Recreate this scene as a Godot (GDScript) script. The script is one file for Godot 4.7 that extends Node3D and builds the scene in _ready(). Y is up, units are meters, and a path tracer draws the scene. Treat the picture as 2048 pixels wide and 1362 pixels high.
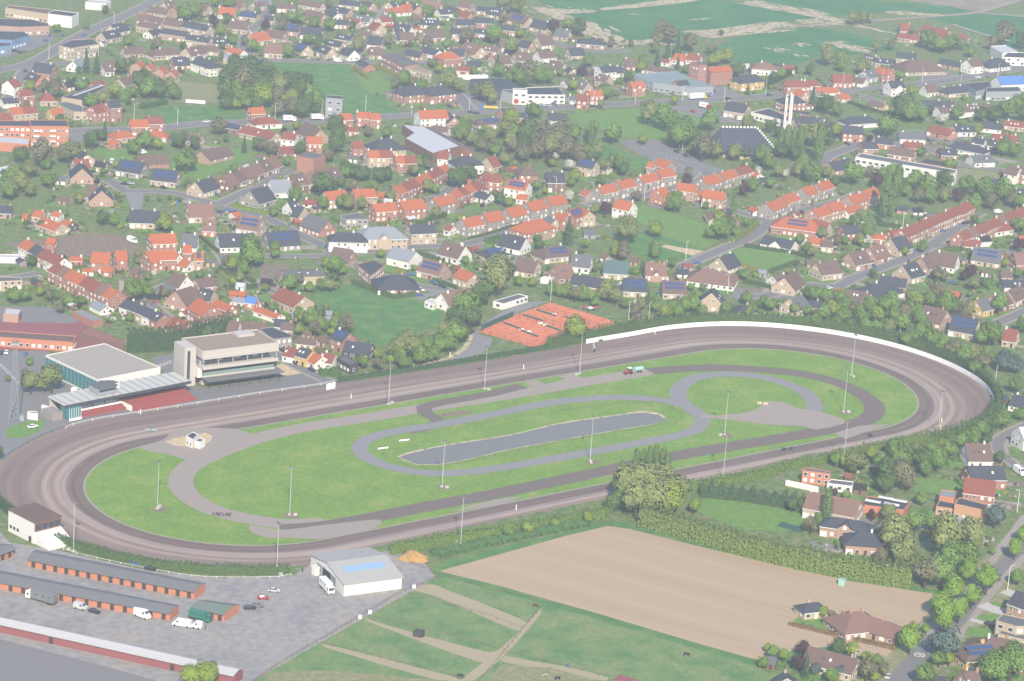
extends Node3D
# A trotting track on the edge of a small town, seen from a light aircraft.
# The camera was solved from the oval of the track and from the shadows of its lamp posts; the ground is flat.

const EYE := 400.0        # metres above the ground
const FOCAL := 5789.6     # focal length in pixels of the 2048 pixel wide photograph
const PITCH := 0.300243
const ROLL := 0.069387
var fw: Vector3
var rt: Vector3
var up: Vector3
var rng := RandomNumberGenerator.new()
var M := {}               # materials
var used := {}            # names taken
var zone := []            # landmarks for labels: [phrase, position]
var houses := []          # [position, radius] of everything built, keeps garden plants off walls
# regions of the photograph that were measured enlarged: origin and enlargement
const TILE := {"A0": [0, 0, 4.864], "A1": [400, 0, 4.864], "A2": [800, 0, 4.864], "A3": [1200, 0, 4.864], "A4": [1600, 0, 4.571],
	"B0": [0, 240, 4.864], "B1": [400, 240, 4.864], "B2": [800, 240, 4.864], "B3": [1200, 240, 4.864], "B4": [1600, 240, 4.571],
	"C0": [0, 460, 4.864], "C1": [400, 460, 4.864], "C2": [800, 460, 4.864], "C3": [1200, 460, 4.864], "C4": [1600, 460, 4.571],
	"D0": [0, 660, 3.892], "D1": [500, 660, 3.892], "D2": [1000, 660, 3.892], "D3": [1528, 660, 3.892],
	"E0": [0, 990, 3.657], "E1": [500, 990, 3.657], "E2": [1000, 990, 3.657], "E3": [1488, 990, 3.657], "P": [0, 0, 1.0]}
# the oval of the track: centre, direction, half length of the straights, radius of the bends
const OC := Vector2(10.54, -1157.9)
const OA := -0.6604
const OL := 143.4
const OR := 60.8

func _ready():
	rng.seed = 4711
	setup_camera_and_light()
	make_materials()
	make_landmarks()
	build_ground()
	build_track()
	build_roads()
	build_special_buildings()
	build_houses()
	build_sheds()
	build_garden_ground()
	build_hedges()
	build_trees()
	build_track_furniture()
	build_fences()
	build_vehicles()
	build_animals_and_people()
	build_small_things()

func setup_camera_and_light():
	var cp := cos(PITCH); var sp := sin(PITCH)
	fw = Vector3(0, -sp, -cp)
	var r0 := Vector3.RIGHT
	var u0 := r0.cross(fw)
	rt = cos(ROLL) * r0 + sin(ROLL) * u0
	up = -sin(ROLL) * r0 + cos(ROLL) * u0
	var cam := Camera3D.new(); cam.name = "camera"
	add_child(cam)
	cam.transform = Transform3D(Basis(rt, up, -fw), Vector3(0, EYE, 0))
	cam.fov = rad_to_deg(2.0 * atan(681.0 / FOCAL)); cam.near = 5.0; cam.far = 9000.0
	cam.current = true
	var env := Environment.new()
	var sky := Sky.new(); var sm := ProceduralSkyMaterial.new()
	sm.sky_top_color = Color(0.38, 0.52, 0.74); sm.sky_horizon_color = Color(0.80, 0.84, 0.87)
	sm.ground_bottom_color = Color(0.30, 0.32, 0.28); sm.ground_horizon_color = Color(0.72, 0.79, 0.88)
	sm.sky_curve = 0.25; sm.energy_multiplier = 1.0
	sky.sky_material = sm
	env.background_mode = Environment.BG_SKY; env.sky = sky
	env.tonemap_mode = Environment.TONE_MAPPER_LINEAR
	env.tonemap_exposure = 1.62
	env.sdfgi_enabled = true; env.ssao_enabled = true; env.ssil_enabled = true
	env.fog_enabled = true; env.fog_density = 0.00016; env.fog_light_color = Color(0.90, 0.955, 1.0)
	var we := WorldEnvironment.new(); we.name = "environment"; we.environment = env
	add_child(we)
	var sun := DirectionalLight3D.new(); sun.name = "sun"
	sun.light_energy = 1.6; sun.light_angular_distance = 0.6; sun.light_color = Color(1.0, 0.945, 0.86); sun.shadow_enabled = true
	add_child(sun)
	sun.look_at_from_position(Vector3.ZERO, Vector3(-0.1556, -1.0, -1.4475), Vector3.UP)

# ---------------------------------------------------------------- positions
func W(px: float, py: float, h := 0.0) -> Vector3:      # the point at height h seen at a pixel of the photograph
	var d := fw + rt * ((px - 1024.0) / FOCAL) - up * ((py - 681.0) / FOCAL)
	return Vector3(0, EYE, 0) + d * ((EYE - h) / -d.y)
func Z(t: String, x: float, y: float, h := 0.0) -> Vector3:
	var a = TILE[t]
	return W(a[0] + x / a[2], a[1] + y / a[2], h)
func ppm(p: Vector3) -> float:                          # photograph pixels per metre at a point
	return FOCAL / (p - Vector3(0, EYE, 0)).dot(fw)
func oval(s: float, off: float) -> Vector3:             # s in 0..1 round the oval, off metres outside its inner edge
	var st := 2.0 * OL; var ar := PI * OR; var tot := 2.0 * (st + ar)
	var d := fposmod(s, 1.0) * tot
	var q: Vector2
	var r := OR + off
	if d < st: q = Vector2(-OL + d, -r)
	elif d < st + ar:
		var a := (d - st) / OR - PI / 2
		q = Vector2(OL + cos(a) * r, sin(a) * r)
	elif d < 2 * st + ar: q = Vector2(OL - (d - st - ar), r)
	else:
		var a := (d - 2 * st - ar) / OR + PI / 2
		q = Vector2(-OL + cos(a) * r, sin(a) * r)
	q = q.rotated(OA)
	return Vector3(OC.x + q.x, 0, OC.y + q.y)
func spline(pts: Array, step: float, closed := false) -> Array:
	var out := []
	var n := pts.size()
	var last := n if closed else n - 1
	for i in last:
		var a: Vector3 = pts[(i - 1 + n) % n] if closed or i > 0 else pts[0]
		var b: Vector3 = pts[i]
		var c: Vector3 = pts[(i + 1) % n]
		var d: Vector3 = pts[(i + 2) % n] if closed or i + 2 < n else pts[n - 1]
		var k: int = maxi(1, int(b.distance_to(c) / step))
		for j in k: out.append(b.cubic_interpolate(c, a, d, float(j) / k))
	if not closed: out.append(pts[n - 1])
	return out
func pts_of(t: String, flat: Array, h := 0.0) -> Array:
	var r := []
	for i in range(0, flat.size(), 2): r.append(Z(t, flat[i], flat[i + 1], h))
	return r

# ---------------------------------------------------------------- naming
func numbered(n: String) -> String:
	if not used.has(n):
		used[n] = 0
		return n
	used[n] += 1
	return "%s_%03d" % [n, used[n]]
func tag(o: Node3D, label: String, category: String, group := "") -> Node3D:
	o.set_meta("label", label); o.set_meta("category", category)
	if group != "": o.set_meta("group", group)
	return o
func thing(called: String, label: String, category: String, at := Vector3.ZERO, turn := 0.0, group := "") -> Node3D:
	var o := Node3D.new(); o.name = numbered(called); add_child(o)
	o.position = at; o.rotation.y = turn
	return tag(o, label, category, group)
func part(called: String, mesh: Mesh, mat, parent: Node3D, at := Vector3.ZERO, turn := 0.0) -> MeshInstance3D:
	var o := MeshInstance3D.new(); o.name = called; o.mesh = mesh
	if mat is Material: o.material_override = mat
	o.position = at; o.rotation.y = turn
	parent.add_child(o, true)
	return o
func struct(called: String, mesh: Mesh, mat, kind := "structure") -> MeshInstance3D:
	var o := part(numbered(called), mesh, mat, self)
	o.set_meta("kind", kind)
	return o
func copy_of(src: Node3D, at: Vector3, turn: float, label := "", group := "", sc := 1.0) -> Node3D:
	var o: Node3D = src.duplicate(); o.name = numbered(String(src.get_meta("base", src.name))); add_child(o)
	o.position = at; o.rotation.y = turn; o.scale = Vector3.ONE * sc
	if label != "": o.set_meta("label", label)
	if group != "": o.set_meta("group", group)
	return o
func make_landmarks():
	for a in [["the tennis courts", 1105, 650], ["the white towers", 1575, 240], ["the church hall", 1470, 290], ["the grandstand", 455, 720],
		["the sports hall", 210, 740], ["the dense wood", 540, 170], ["the white-roofed warehouse", 860, 275], ["the farm", 1860, 70],
		["the riding arena", 1365, 495], ["the long school", 1800, 345], ["the ploughed field", 1400, 1150], ["the church parking", 1345, 320],
		["the orange gables", 310, 140], ["the brick school", 810, 130], ["the curved wall", 1800, 690], ["the blue depot", 2010, 165],
		["the apartment block", 90, 265], ["the green meadow", 750, 630], ["the factory tower", 1420, 150], ["the white showroom", 1080, 195],
		["the long terrace", 180, 570], ["the red terraces", 1900, 455], ["the stepped semis", 1020, 425], ["the allotment plot", 170, 490],
		["the avenue", 1900, 1210], ["the flagged green", 300, 400], ["the beige factory", 100, 30], ["the wheat fields", 1300, 60],
		["the football pitch", 370, 225], ["the poplars", 1300, 960]]:
		zone.append([a[0], W(a[1], a[2])])
func between(p: Vector3) -> String:                     # the two landmarks that a thing stands between or near
	var l := []
	for z in zone: l.append([Vector2(p.x - z[1].x, (p.z - z[1].z) * 0.8).length(), z[0]])
	l.sort()
	return "between %s and %s" % [l[0][1], l[1][1]]
func near(p: Vector3) -> String:
	var best := ""; var bd := 1e9
	for z in zone:
		var d: float = Vector2(p.x - z[1].x, (p.z - z[1].z) * 0.8).length()
		if d < bd: bd = d; best = z[0]
	return best

# ---------------------------------------------------------------- materials
func noise_tex(freq: float, lo: float, hi: float, sd: int, sz := 512, oct := 4) -> ImageTexture:
	var n := FastNoiseLite.new(); n.seed = sd; n.frequency = freq; n.fractal_octaves = oct; n.noise_type = FastNoiseLite.TYPE_SIMPLEX_SMOOTH
	var im := n.get_seamless_image(sz, sz)
	im.convert(Image.FORMAT_RGB8)
	var data := im.get_data()
	var lut := PackedByteArray(); lut.resize(256)
	for i in 256: lut[i] = int(255.0 * lerpf(lo, hi, smoothstep(0.12, 0.88, i / 255.0)))
	for i in data.size(): data[i] = lut[data[i]]
	return ImageTexture.create_from_image(Image.create_from_data(sz, sz, false, Image.FORMAT_RGB8, data))
func ramp_tex(freq: float, cols: Array, sd: int, sz := 512, oct := 5) -> ImageTexture:   # noise through a list of [position, linear colour]
	var n := FastNoiseLite.new(); n.seed = sd; n.frequency = freq; n.fractal_octaves = oct; n.noise_type = FastNoiseLite.TYPE_SIMPLEX_SMOOTH
	var src := n.get_seamless_image(sz, sz).get_data()
	var g := Gradient.new(); g.offsets = PackedFloat32Array(); g.colors = PackedColorArray()
	var offs := PackedFloat32Array(); var cs := PackedColorArray()
	for c in cols: offs.append(c[0]); cs.append(c[1].linear_to_srgb())
	g.offsets = offs; g.colors = cs
	var lut := PackedByteArray()
	for i in 256:
		var c := g.sample(i / 255.0)
		lut.append(int(clampf(c.r, 0, 1) * 255)); lut.append(int(clampf(c.g, 0, 1) * 255)); lut.append(int(clampf(c.b, 0, 1) * 255))
	var data := PackedByteArray(); data.resize(sz * sz * 3)
	for i in src.size():
		var k := src[i] * 3
		data[i * 3] = lut[k]; data[i * 3 + 1] = lut[k + 1]; data[i * 3 + 2] = lut[k + 2]
	return ImageTexture.create_from_image(Image.create_from_data(sz, sz, false, Image.FORMAT_RGB8, data))
var T_FINE: ImageTexture
var T_MID: ImageTexture
var T_GROUND: ImageTexture
func mat(lin: Color, rough := 0.9, tex = null, scale := 0.2, vc := false) -> StandardMaterial3D:
	var m := StandardMaterial3D.new()
	m.albedo_color = lin.linear_to_srgb(); m.roughness = rough
	m.metallic_specular = 0.3
	if tex != null:
		m.albedo_texture = tex; m.uv1_triplanar = true; m.uv1_world_triplanar = true; m.uv1_scale = Vector3.ONE * scale
	if vc: m.vertex_color_use_as_albedo = true
	return m
func two_scale(base: ImageTexture, bscale: float, detail: ImageTexture, rough := 0.95) -> StandardMaterial3D:
	var m := StandardMaterial3D.new()
	m.albedo_texture = base; m.uv1_triplanar = true; m.uv1_world_triplanar = true; m.uv1_scale = Vector3.ONE * bscale
	m.roughness = rough; m.metallic_specular = 0.2
	if detail != null:
		m.detail_enabled = true; m.detail_albedo = detail; m.detail_blend_mode = BaseMaterial3D.BLEND_MODE_MUL; m.detail_uv_layer = BaseMaterial3D.DETAIL_UV_1
	return m
func make_materials():
	T_FINE = noise_tex(0.05, 0.70, 1.0, 3)
	T_MID = noise_tex(0.035, 0.88, 1.0, 5)
	T_GROUND = noise_tex(0.08, 0.90, 1.0, 7)
	var roofs := {"o": Color(0.50, 0.15, 0.062), "r": Color(0.29, 0.095, 0.062), "n": Color(0.185, 0.125, 0.105), "s": Color(0.072, 0.082, 0.102), "g": Color(0.155, 0.165, 0.175),
		"k": Color(0.035, 0.037, 0.042), "w": Color(0.62, 0.64, 0.66), "t": Color(0.10, 0.17, 0.18), "u": Color(0.10, 0.25, 0.62), "c": Color(0.36, 0.29, 0.21), "l": Color(0.30, 0.33, 0.37), "m": Color(0.26, 0.155, 0.122)}
	for k in roofs: M["roof_" + k] = mat(roofs[k], 0.85, T_FINE, 0.22)
	var walls := {"w": Color(0.74, 0.73, 0.70), "b": Color(0.36, 0.178, 0.135), "h": Color(0.50, 0.30, 0.17), "c": Color(0.47, 0.385, 0.29), "y": Color(0.58, 0.42, 0.16), "p": Color(0.41, 0.27, 0.215),
		"g": Color(0.30, 0.275, 0.255), "k": Color(0.06, 0.062, 0.07), "o": Color(0.50, 0.205, 0.125), "u": Color(0.16, 0.27, 0.42), "a": Color(0.30, 0.33, 0.36), "d": Color(0.20, 0.115, 0.09)}
	for k in walls: M["wall_" + k] = mat(walls[k], 0.9, T_MID, 0.25)
	M.trim = mat(Color(0.78, 0.78, 0.76), 0.6)
	M.glass = mat(Color(0.045, 0.055, 0.07), 0.12); M.glass.metallic_specular = 0.6
	M.blind = mat(Color(0.66, 0.66, 0.64), 0.5)
	M.teal_glass = mat(Color(0.05, 0.17, 0.19), 0.15)
	M.panel = mat(Color(0.035, 0.065, 0.16), 0.2); M.panel.metallic_specular = 0.6
	M.door_dark = mat(Color(0.05, 0.045, 0.04), 0.6)
	M.door_white = mat(Color(0.7, 0.7, 0.68), 0.5)
	M.concrete = mat(Color(0.50, 0.475, 0.44), 0.9, T_MID, 0.2)
	M.concrete_dark = mat(Color(0.17, 0.165, 0.165), 0.9, T_MID, 0.2)
	M.steel = mat(Color(0.42, 0.44, 0.45), 0.5)
	M.mast = mat(Color(0.26, 0.28, 0.30), 0.6)
	M.dark = mat(Color(0.03, 0.03, 0.033), 0.7)
	M.seat_red = mat(Color(0.42, 0.10, 0.085), 0.85, T_FINE, 0.5)
	M.brick_red = M.wall_b
	M.asphalt = mat(Color(0.185, 0.18, 0.178), 0.95, T_GROUND, 0.06)
	M.asphalt_old = mat(Color(0.205, 0.198, 0.196), 0.95, T_GROUND, 0.05)
	M.tar_new = mat(Color(0.235, 0.232, 0.232), 0.95, T_GROUND, 0.06)
	M.pavement = mat(Color(0.33, 0.29, 0.25), 0.95, T_MID, 0.1)
	M.paint = mat(Color(0.72, 0.72, 0.70), 0.8)
	M.gravel = mat(Color(0.315, 0.268, 0.232), 0.98, T_GROUND, 0.05)
	M.dirt_dark = mat(Color(0.158, 0.126, 0.113), 0.98, T_GROUND, 0.07)
	M.yard = two_scale(ramp_tex(0.012, [[0.2, Color(0.265, 0.258, 0.25)], [0.45, Color(0.305, 0.293, 0.28)], [0.6, Color(0.30, 0.285, 0.27)], [0.8, Color(0.325, 0.295, 0.265)]], 21), 0.006, T_GROUND)
	M.sand = two_scale(ramp_tex(0.015, [[0.25, Color(0.44, 0.33, 0.20)], [0.7, Color(0.53, 0.42, 0.27)]], 22), 0.05, null)
	M.straw = mat(Color(0.40, 0.24, 0.085), 1.0, T_GROUND, 1.2)
	M.clay = two_scale(ramp_tex(0.015, [[0.2, Color(0.53, 0.155, 0.075)], [0.8, Color(0.62, 0.215, 0.115)]], 23), 0.03, null)
	M.plough = plough_material()
	M.base = two_scale(ramp_tex(0.02, [[0.2, Color(0.10, 0.15, 0.055)], [0.36, Color(0.125, 0.19, 0.06)], [0.5, Color(0.145, 0.215, 0.065)], [0.64, Color(0.165, 0.20, 0.08)], [0.74, Color(0.22, 0.205, 0.125)], [0.84, Color(0.25, 0.23, 0.18)]], 31, 1024, 6), 0.01, T_GROUND)
	M.infield = two_scale(ramp_tex(0.012, [[0.15, Color(0.15, 0.26, 0.048)], [0.5, Color(0.17, 0.285, 0.052)], [0.68, Color(0.195, 0.295, 0.058)], [0.88, Color(0.255, 0.305, 0.085)]], 33), 0.008, T_GROUND)
	M.lawn = two_scale(ramp_tex(0.02, [[0.2, Color(0.10, 0.20, 0.045)], [0.8, Color(0.15, 0.255, 0.06)]], 34), 0.03, null)
	M.meadow = two_scale(ramp_tex(0.012, [[0.2, Color(0.075, 0.185, 0.06)], [0.55, Color(0.09, 0.215, 0.06)], [0.8, Color(0.15, 0.24, 0.06)]], 35), 0.015, T_GROUND)
	M.paddock = two_scale(ramp_tex(0.014, [[0.18, Color(0.095, 0.195, 0.07)], [0.34, Color(0.13, 0.225, 0.08)], [0.6, Color(0.165, 0.245, 0.09)], [0.78, Color(0.20, 0.25, 0.105)]], 36), 0.009, T_GROUND)
	M.paddock_worn = two_scale(ramp_tex(0.02, [[0.3, Color(0.19, 0.23, 0.095)], [0.7, Color(0.30, 0.26, 0.15)]], 37), 0.03, T_GROUND)
	M.wheat = two_scale(ramp_tex(0.008, [[0.2, Color(0.042, 0.15, 0.058)], [0.7, Color(0.055, 0.175, 0.065)], [0.9, Color(0.09, 0.185, 0.08)]], 38), 0.006, null)
	M.path = mat(Color(0.37, 0.315, 0.205), 1.0, T_MID, 0.08)
	M.dry = two_scale(ramp_tex(0.03, [[0.25, Color(0.20, 0.22, 0.12)], [0.45, Color(0.40, 0.34, 0.22)], [0.7, Color(0.52, 0.44, 0.31)]], 39), 0.015, null)
	M.soil = two_scale(ramp_tex(0.02, [[0.3, Color(0.185, 0.15, 0.11)], [0.7, Color(0.26, 0.20, 0.15)]], 40), 0.03, T_GROUND)
	M.far_field = two_scale(ramp_tex(0.01, [[0.3, Color(0.23, 0.19, 0.155)], [0.7, Color(0.27, 0.23, 0.19)]], 41), 0.008, null)
	M.water = mat(Color(0.15, 0.15, 0.135), 0.25); M.water.metallic_specular = 0.25
	M.bark = mat(Color(0.10, 0.075, 0.055), 0.95, T_FINE, 1.0)
	M.leaf = mat(Color(1, 1, 1), 0.85, null, 1.0, true); M.leaf.metallic_specular = 0.12
	M.leaf.backlight_enabled = true; M.leaf.backlight = Color(0.20, 0.22, 0.10)
	M.white_paint = mat(Color(0.78, 0.78, 0.77), 0.55)
	M.post = mat(Color(0.16, 0.12, 0.09), 0.9)
	M.tyre = mat(Color(0.025, 0.025, 0.027), 0.85)
	M.net = mat(Color(0.03, 0.09, 0.075), 0.9)
	M.wall_red = mat(Color(0.27, 0.095, 0.10), 0.85, T_MID, 0.15)
	M.track = track_material()
	for k in {"silver": Color(0.45, 0.46, 0.47), "white": Color(0.75, 0.75, 0.74), "black": Color(0.03, 0.03, 0.035), "blue": Color(0.06, 0.14, 0.33), "red": Color(0.38, 0.04, 0.04), "grey": Color(0.16, 0.17, 0.18), "green": Color(0.03, 0.16, 0.11), "yellow": Color(0.65, 0.45, 0.04), "mint": Color(0.28, 0.47, 0.43)}.keys():
		var c: Color = {"silver": Color(0.45, 0.46, 0.47), "white": Color(0.75, 0.75, 0.74), "black": Color(0.03, 0.03, 0.035), "blue": Color(0.06, 0.14, 0.33), "red": Color(0.38, 0.04, 0.04), "grey": Color(0.16, 0.17, 0.18), "green": Color(0.03, 0.16, 0.11), "yellow": Color(0.65, 0.45, 0.04), "mint": Color(0.28, 0.47, 0.43)}[k]
		M["car_" + k] = mat(c, 0.3)
	M.horse_brown = mat(Color(0.11, 0.05, 0.03), 0.7); M.horse_black = mat(Color(0.025, 0.022, 0.022), 0.7); M.horse_pale = mat(Color(0.33, 0.29, 0.25), 0.8)
	M.cloth_blue = mat(Color(0.04, 0.08, 0.25), 0.9); M.cloth_dark = mat(Color(0.04, 0.04, 0.05), 0.9); M.skin = mat(Color(0.5, 0.3, 0.22), 0.7)

func streaks(sz_u: int, sz_v: int, sd: int, prof: Array, amp: float) -> ImageTexture:   # grain drawn out along u; prof: [v, linear colour] across
	var g := Gradient.new(); var offs := PackedFloat32Array(); var cs := PackedColorArray()
	for c in prof: offs.append(c[0]); cs.append(c[1])
	g.offsets = offs; g.colors = cs
	var n := FastNoiseLite.new(); n.seed = sd; n.frequency = 0.02; n.fractal_octaves = 4
	var n2 := FastNoiseLite.new(); n2.seed = sd + 9; n2.frequency = 0.012; n2.fractal_octaves = 3
	var im := Image.create(sz_u, sz_v, false, Image.FORMAT_RGB8)
	for x in sz_u:
		var ang := TAU * x / sz_u
		var ca := cos(ang) * 22.0; var sa := sin(ang) * 22.0
		for y in sz_v:
			var v := float(y) / sz_v
			var w := n2.get_noise_3d(ca, sa, y * 1.0) * 0.05
			var c := g.sample(clampf(v + w, 0.0, 1.0))
			var k := 1.0 + amp * n.get_noise_3d(ca * 1.6, sa * 1.6, y * 3.0) + amp * 0.5 * n.get_noise_3d(ca * 9.0, sa * 9.0, y * 9.0)
			im.set_pixel(x, y, Color(c.r * k, c.g * k, c.b * k).linear_to_srgb())
	return ImageTexture.create_from_image(im)
func track_material() -> StandardMaterial3D:
	var m := StandardMaterial3D.new()
	var d := Color(0.155, 0.118, 0.104); var l := Color(0.335, 0.268, 0.222); var b := Color(0.215, 0.160, 0.134)
	m.albedo_texture = streaks(1024, 256, 51, [[0.0, d], [0.19, d], [0.225, Color(0.27, 0.225, 0.205)], [0.30, l], [0.345, b], [0.40, l], [0.46, b], [0.53, Color(0.235, 0.19, 0.172)], [0.6, b], [0.70, Color(0.172, 0.135, 0.125)], [0.8, b], [0.88, Color(0.165, 0.132, 0.124)], [0.95, b], [1.0, Color(0.24, 0.2, 0.175)]], 0.30)
	m.roughness = 0.98; m.metallic_specular = 0.15
	return m
func plough_material() -> StandardMaterial3D:
	var m := StandardMaterial3D.new()
	m.albedo_texture = streaks(512, 512, 61, [[0.0, Color(0.375, 0.285, 0.19)], [0.3, Color(0.395, 0.30, 0.20)], [0.5, Color(0.365, 0.278, 0.185)], [0.8, Color(0.39, 0.295, 0.195)], [1.0, Color(0.375, 0.285, 0.19)]], 0.10)
	m.roughness = 1.0; m.metallic_specular = 0.1
	return m

# ---------------------------------------------------------------- shapes
func new_st() -> SurfaceTool:
	var st := SurfaceTool.new(); st.begin(Mesh.PRIMITIVE_TRIANGLES); st.set_smooth_group(-1)
	return st
func tri(st: SurfaceTool, a: Vector3, b: Vector3, c: Vector3, inside: Vector3):
	if (b - a).cross(c - a).dot((a + b + c) / 3.0 - inside) > 0.0:
		st.add_vertex(a); st.add_vertex(c); st.add_vertex(b)
	else:
		st.add_vertex(a); st.add_vertex(b); st.add_vertex(c)
func quad(st: SurfaceTool, a: Vector3, b: Vector3, c: Vector3, d: Vector3, inside: Vector3):
	tri(st, a, b, c, inside); tri(st, a, c, d, inside)
func done(st: SurfaceTool) -> ArrayMesh:
	st.generate_normals()
	return st.commit()
func hexa(st: SurfaceTool, p: Array):                    # p: four corners below, four above
	var m := Vector3.ZERO
	for v in p: m += v
	m /= 8.0
	quad(st, p[0], p[1], p[2], p[3], m); quad(st, p[4], p[5], p[6], p[7], m)
	for i in 4:
		var j := (i + 1) % 4
		quad(st, p[i], p[j], p[j + 4], p[i + 4], m)
func box(st: SurfaceTool, lo: Vector3, hi: Vector3):
	hexa(st, [Vector3(lo.x, lo.y, lo.z), Vector3(hi.x, lo.y, lo.z), Vector3(hi.x, lo.y, hi.z), Vector3(lo.x, lo.y, hi.z),
		Vector3(lo.x, hi.y, lo.z), Vector3(hi.x, hi.y, lo.z), Vector3(hi.x, hi.y, hi.z), Vector3(lo.x, hi.y, hi.z)])
func box_mesh(lo: Vector3, hi: Vector3) -> ArrayMesh:
	var st := new_st(); box(st, lo, hi)
	return done(st)
func bar(st: SurfaceTool, a: Vector3, b: Vector3, ra: float, rb: float, n := 6):     # tapered rod
	var ax := (b - a).normalized()
	var u := ax.cross(Vector3.UP if absf(ax.y) < 0.9 else Vector3.RIGHT).normalized(); var v := ax.cross(u)
	for i in n:
		var t0 := TAU * i / n; var t1 := TAU * (i + 1) / n
		var d0 := u * cos(t0) + v * sin(t0); var d1 := u * cos(t1) + v * sin(t1)
		quad(st, a + d0 * ra, a + d1 * ra, b + d1 * rb, b + d0 * rb, (a + b) / 2)
		tri(st, b, b + d0 * rb, b + d1 * rb, a); tri(st, a, a + d0 * ra, a + d1 * ra, b)
func sheet(pts: Array, y: float) -> ArrayMesh:           # flat polygon on the ground
	var poly := PackedVector2Array()
	for p in pts: poly.append(Vector2(p.x, p.z))
	var idx := Geometry2D.triangulate_polygon(poly)
	var st := new_st()
	st.set_normal(Vector3.UP)
	for i in range(0, idx.size(), 3):
		tri(st, Vector3(poly[idx[i]].x, y, poly[idx[i]].y), Vector3(poly[idx[i + 1]].x, y, poly[idx[i + 1]].y), Vector3(poly[idx[i + 2]].x, y, poly[idx[i + 2]].y), Vector3(poly[idx[i]].x, -50, poly[idx[i]].y))
	return done(st)
func ribbon(path: Array, width, y: float, closed := false) -> ArrayMesh:   # width: number or [start, end]
	var st := new_st(); var n := path.size()
	var L := []; var R := []
	for i in n:
		var a: Vector3 = path[(i - 1 + n) % n] if closed or i > 0 else path[0]
		var b: Vector3 = path[(i + 1) % n] if closed or i < n - 1 else path[n - 1]
		var d := (b - a); d.y = 0; d = d.normalized(); var s := Vector3(-d.z, 0, d.x)
		var w: float = width if not width is Array else lerpf(width[0], width[1], float(i) / (n - 1))
		var p: Vector3 = path[i]; p.y = y
		L.append(p - s * w / 2); R.append(p + s * w / 2)
	for i in (n if closed else n - 1):
		var j := (i + 1) % n
		quad(st, L[i], R[i], R[j], L[j], L[i] + Vector3(0, -50, 0))
	return done(st)

# ---------------------------------------------------------------- setting
var laid := []            # outlines of the sheets on the ground, each sheet lies above those it overlaps
func lay(called: String, mesh: Mesh, outline: PackedVector2Array, m) -> MeshInstance3D:
	var r := Rect2(outline[0], Vector2.ZERO)
	for p in outline: r = r.expand(p)
	var level := 0
	for q in laid:
		if q[2] >= level and q[0].intersects(r) and Geometry2D.intersect_polygons(q[1], outline).size() > 0: level = q[2] + 1
	laid.append([r, outline, level])
	var o := struct(called, mesh, m)
	o.position.y = 0.012 * level
	return o
func outline_of(pts: Array) -> PackedVector2Array:
	var r := PackedVector2Array()
	for p in pts: r.append(Vector2(p.x, p.z))
	return r
func land(called: String, t: String, flat: Array, m, _y: float, smooth := false) -> MeshInstance3D:
	var p := pts_of(t, flat)
	if smooth: p = spline(p, 4.0, true)
	return lay(called, sheet(p, 0.0), outline_of(p), m)
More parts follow.
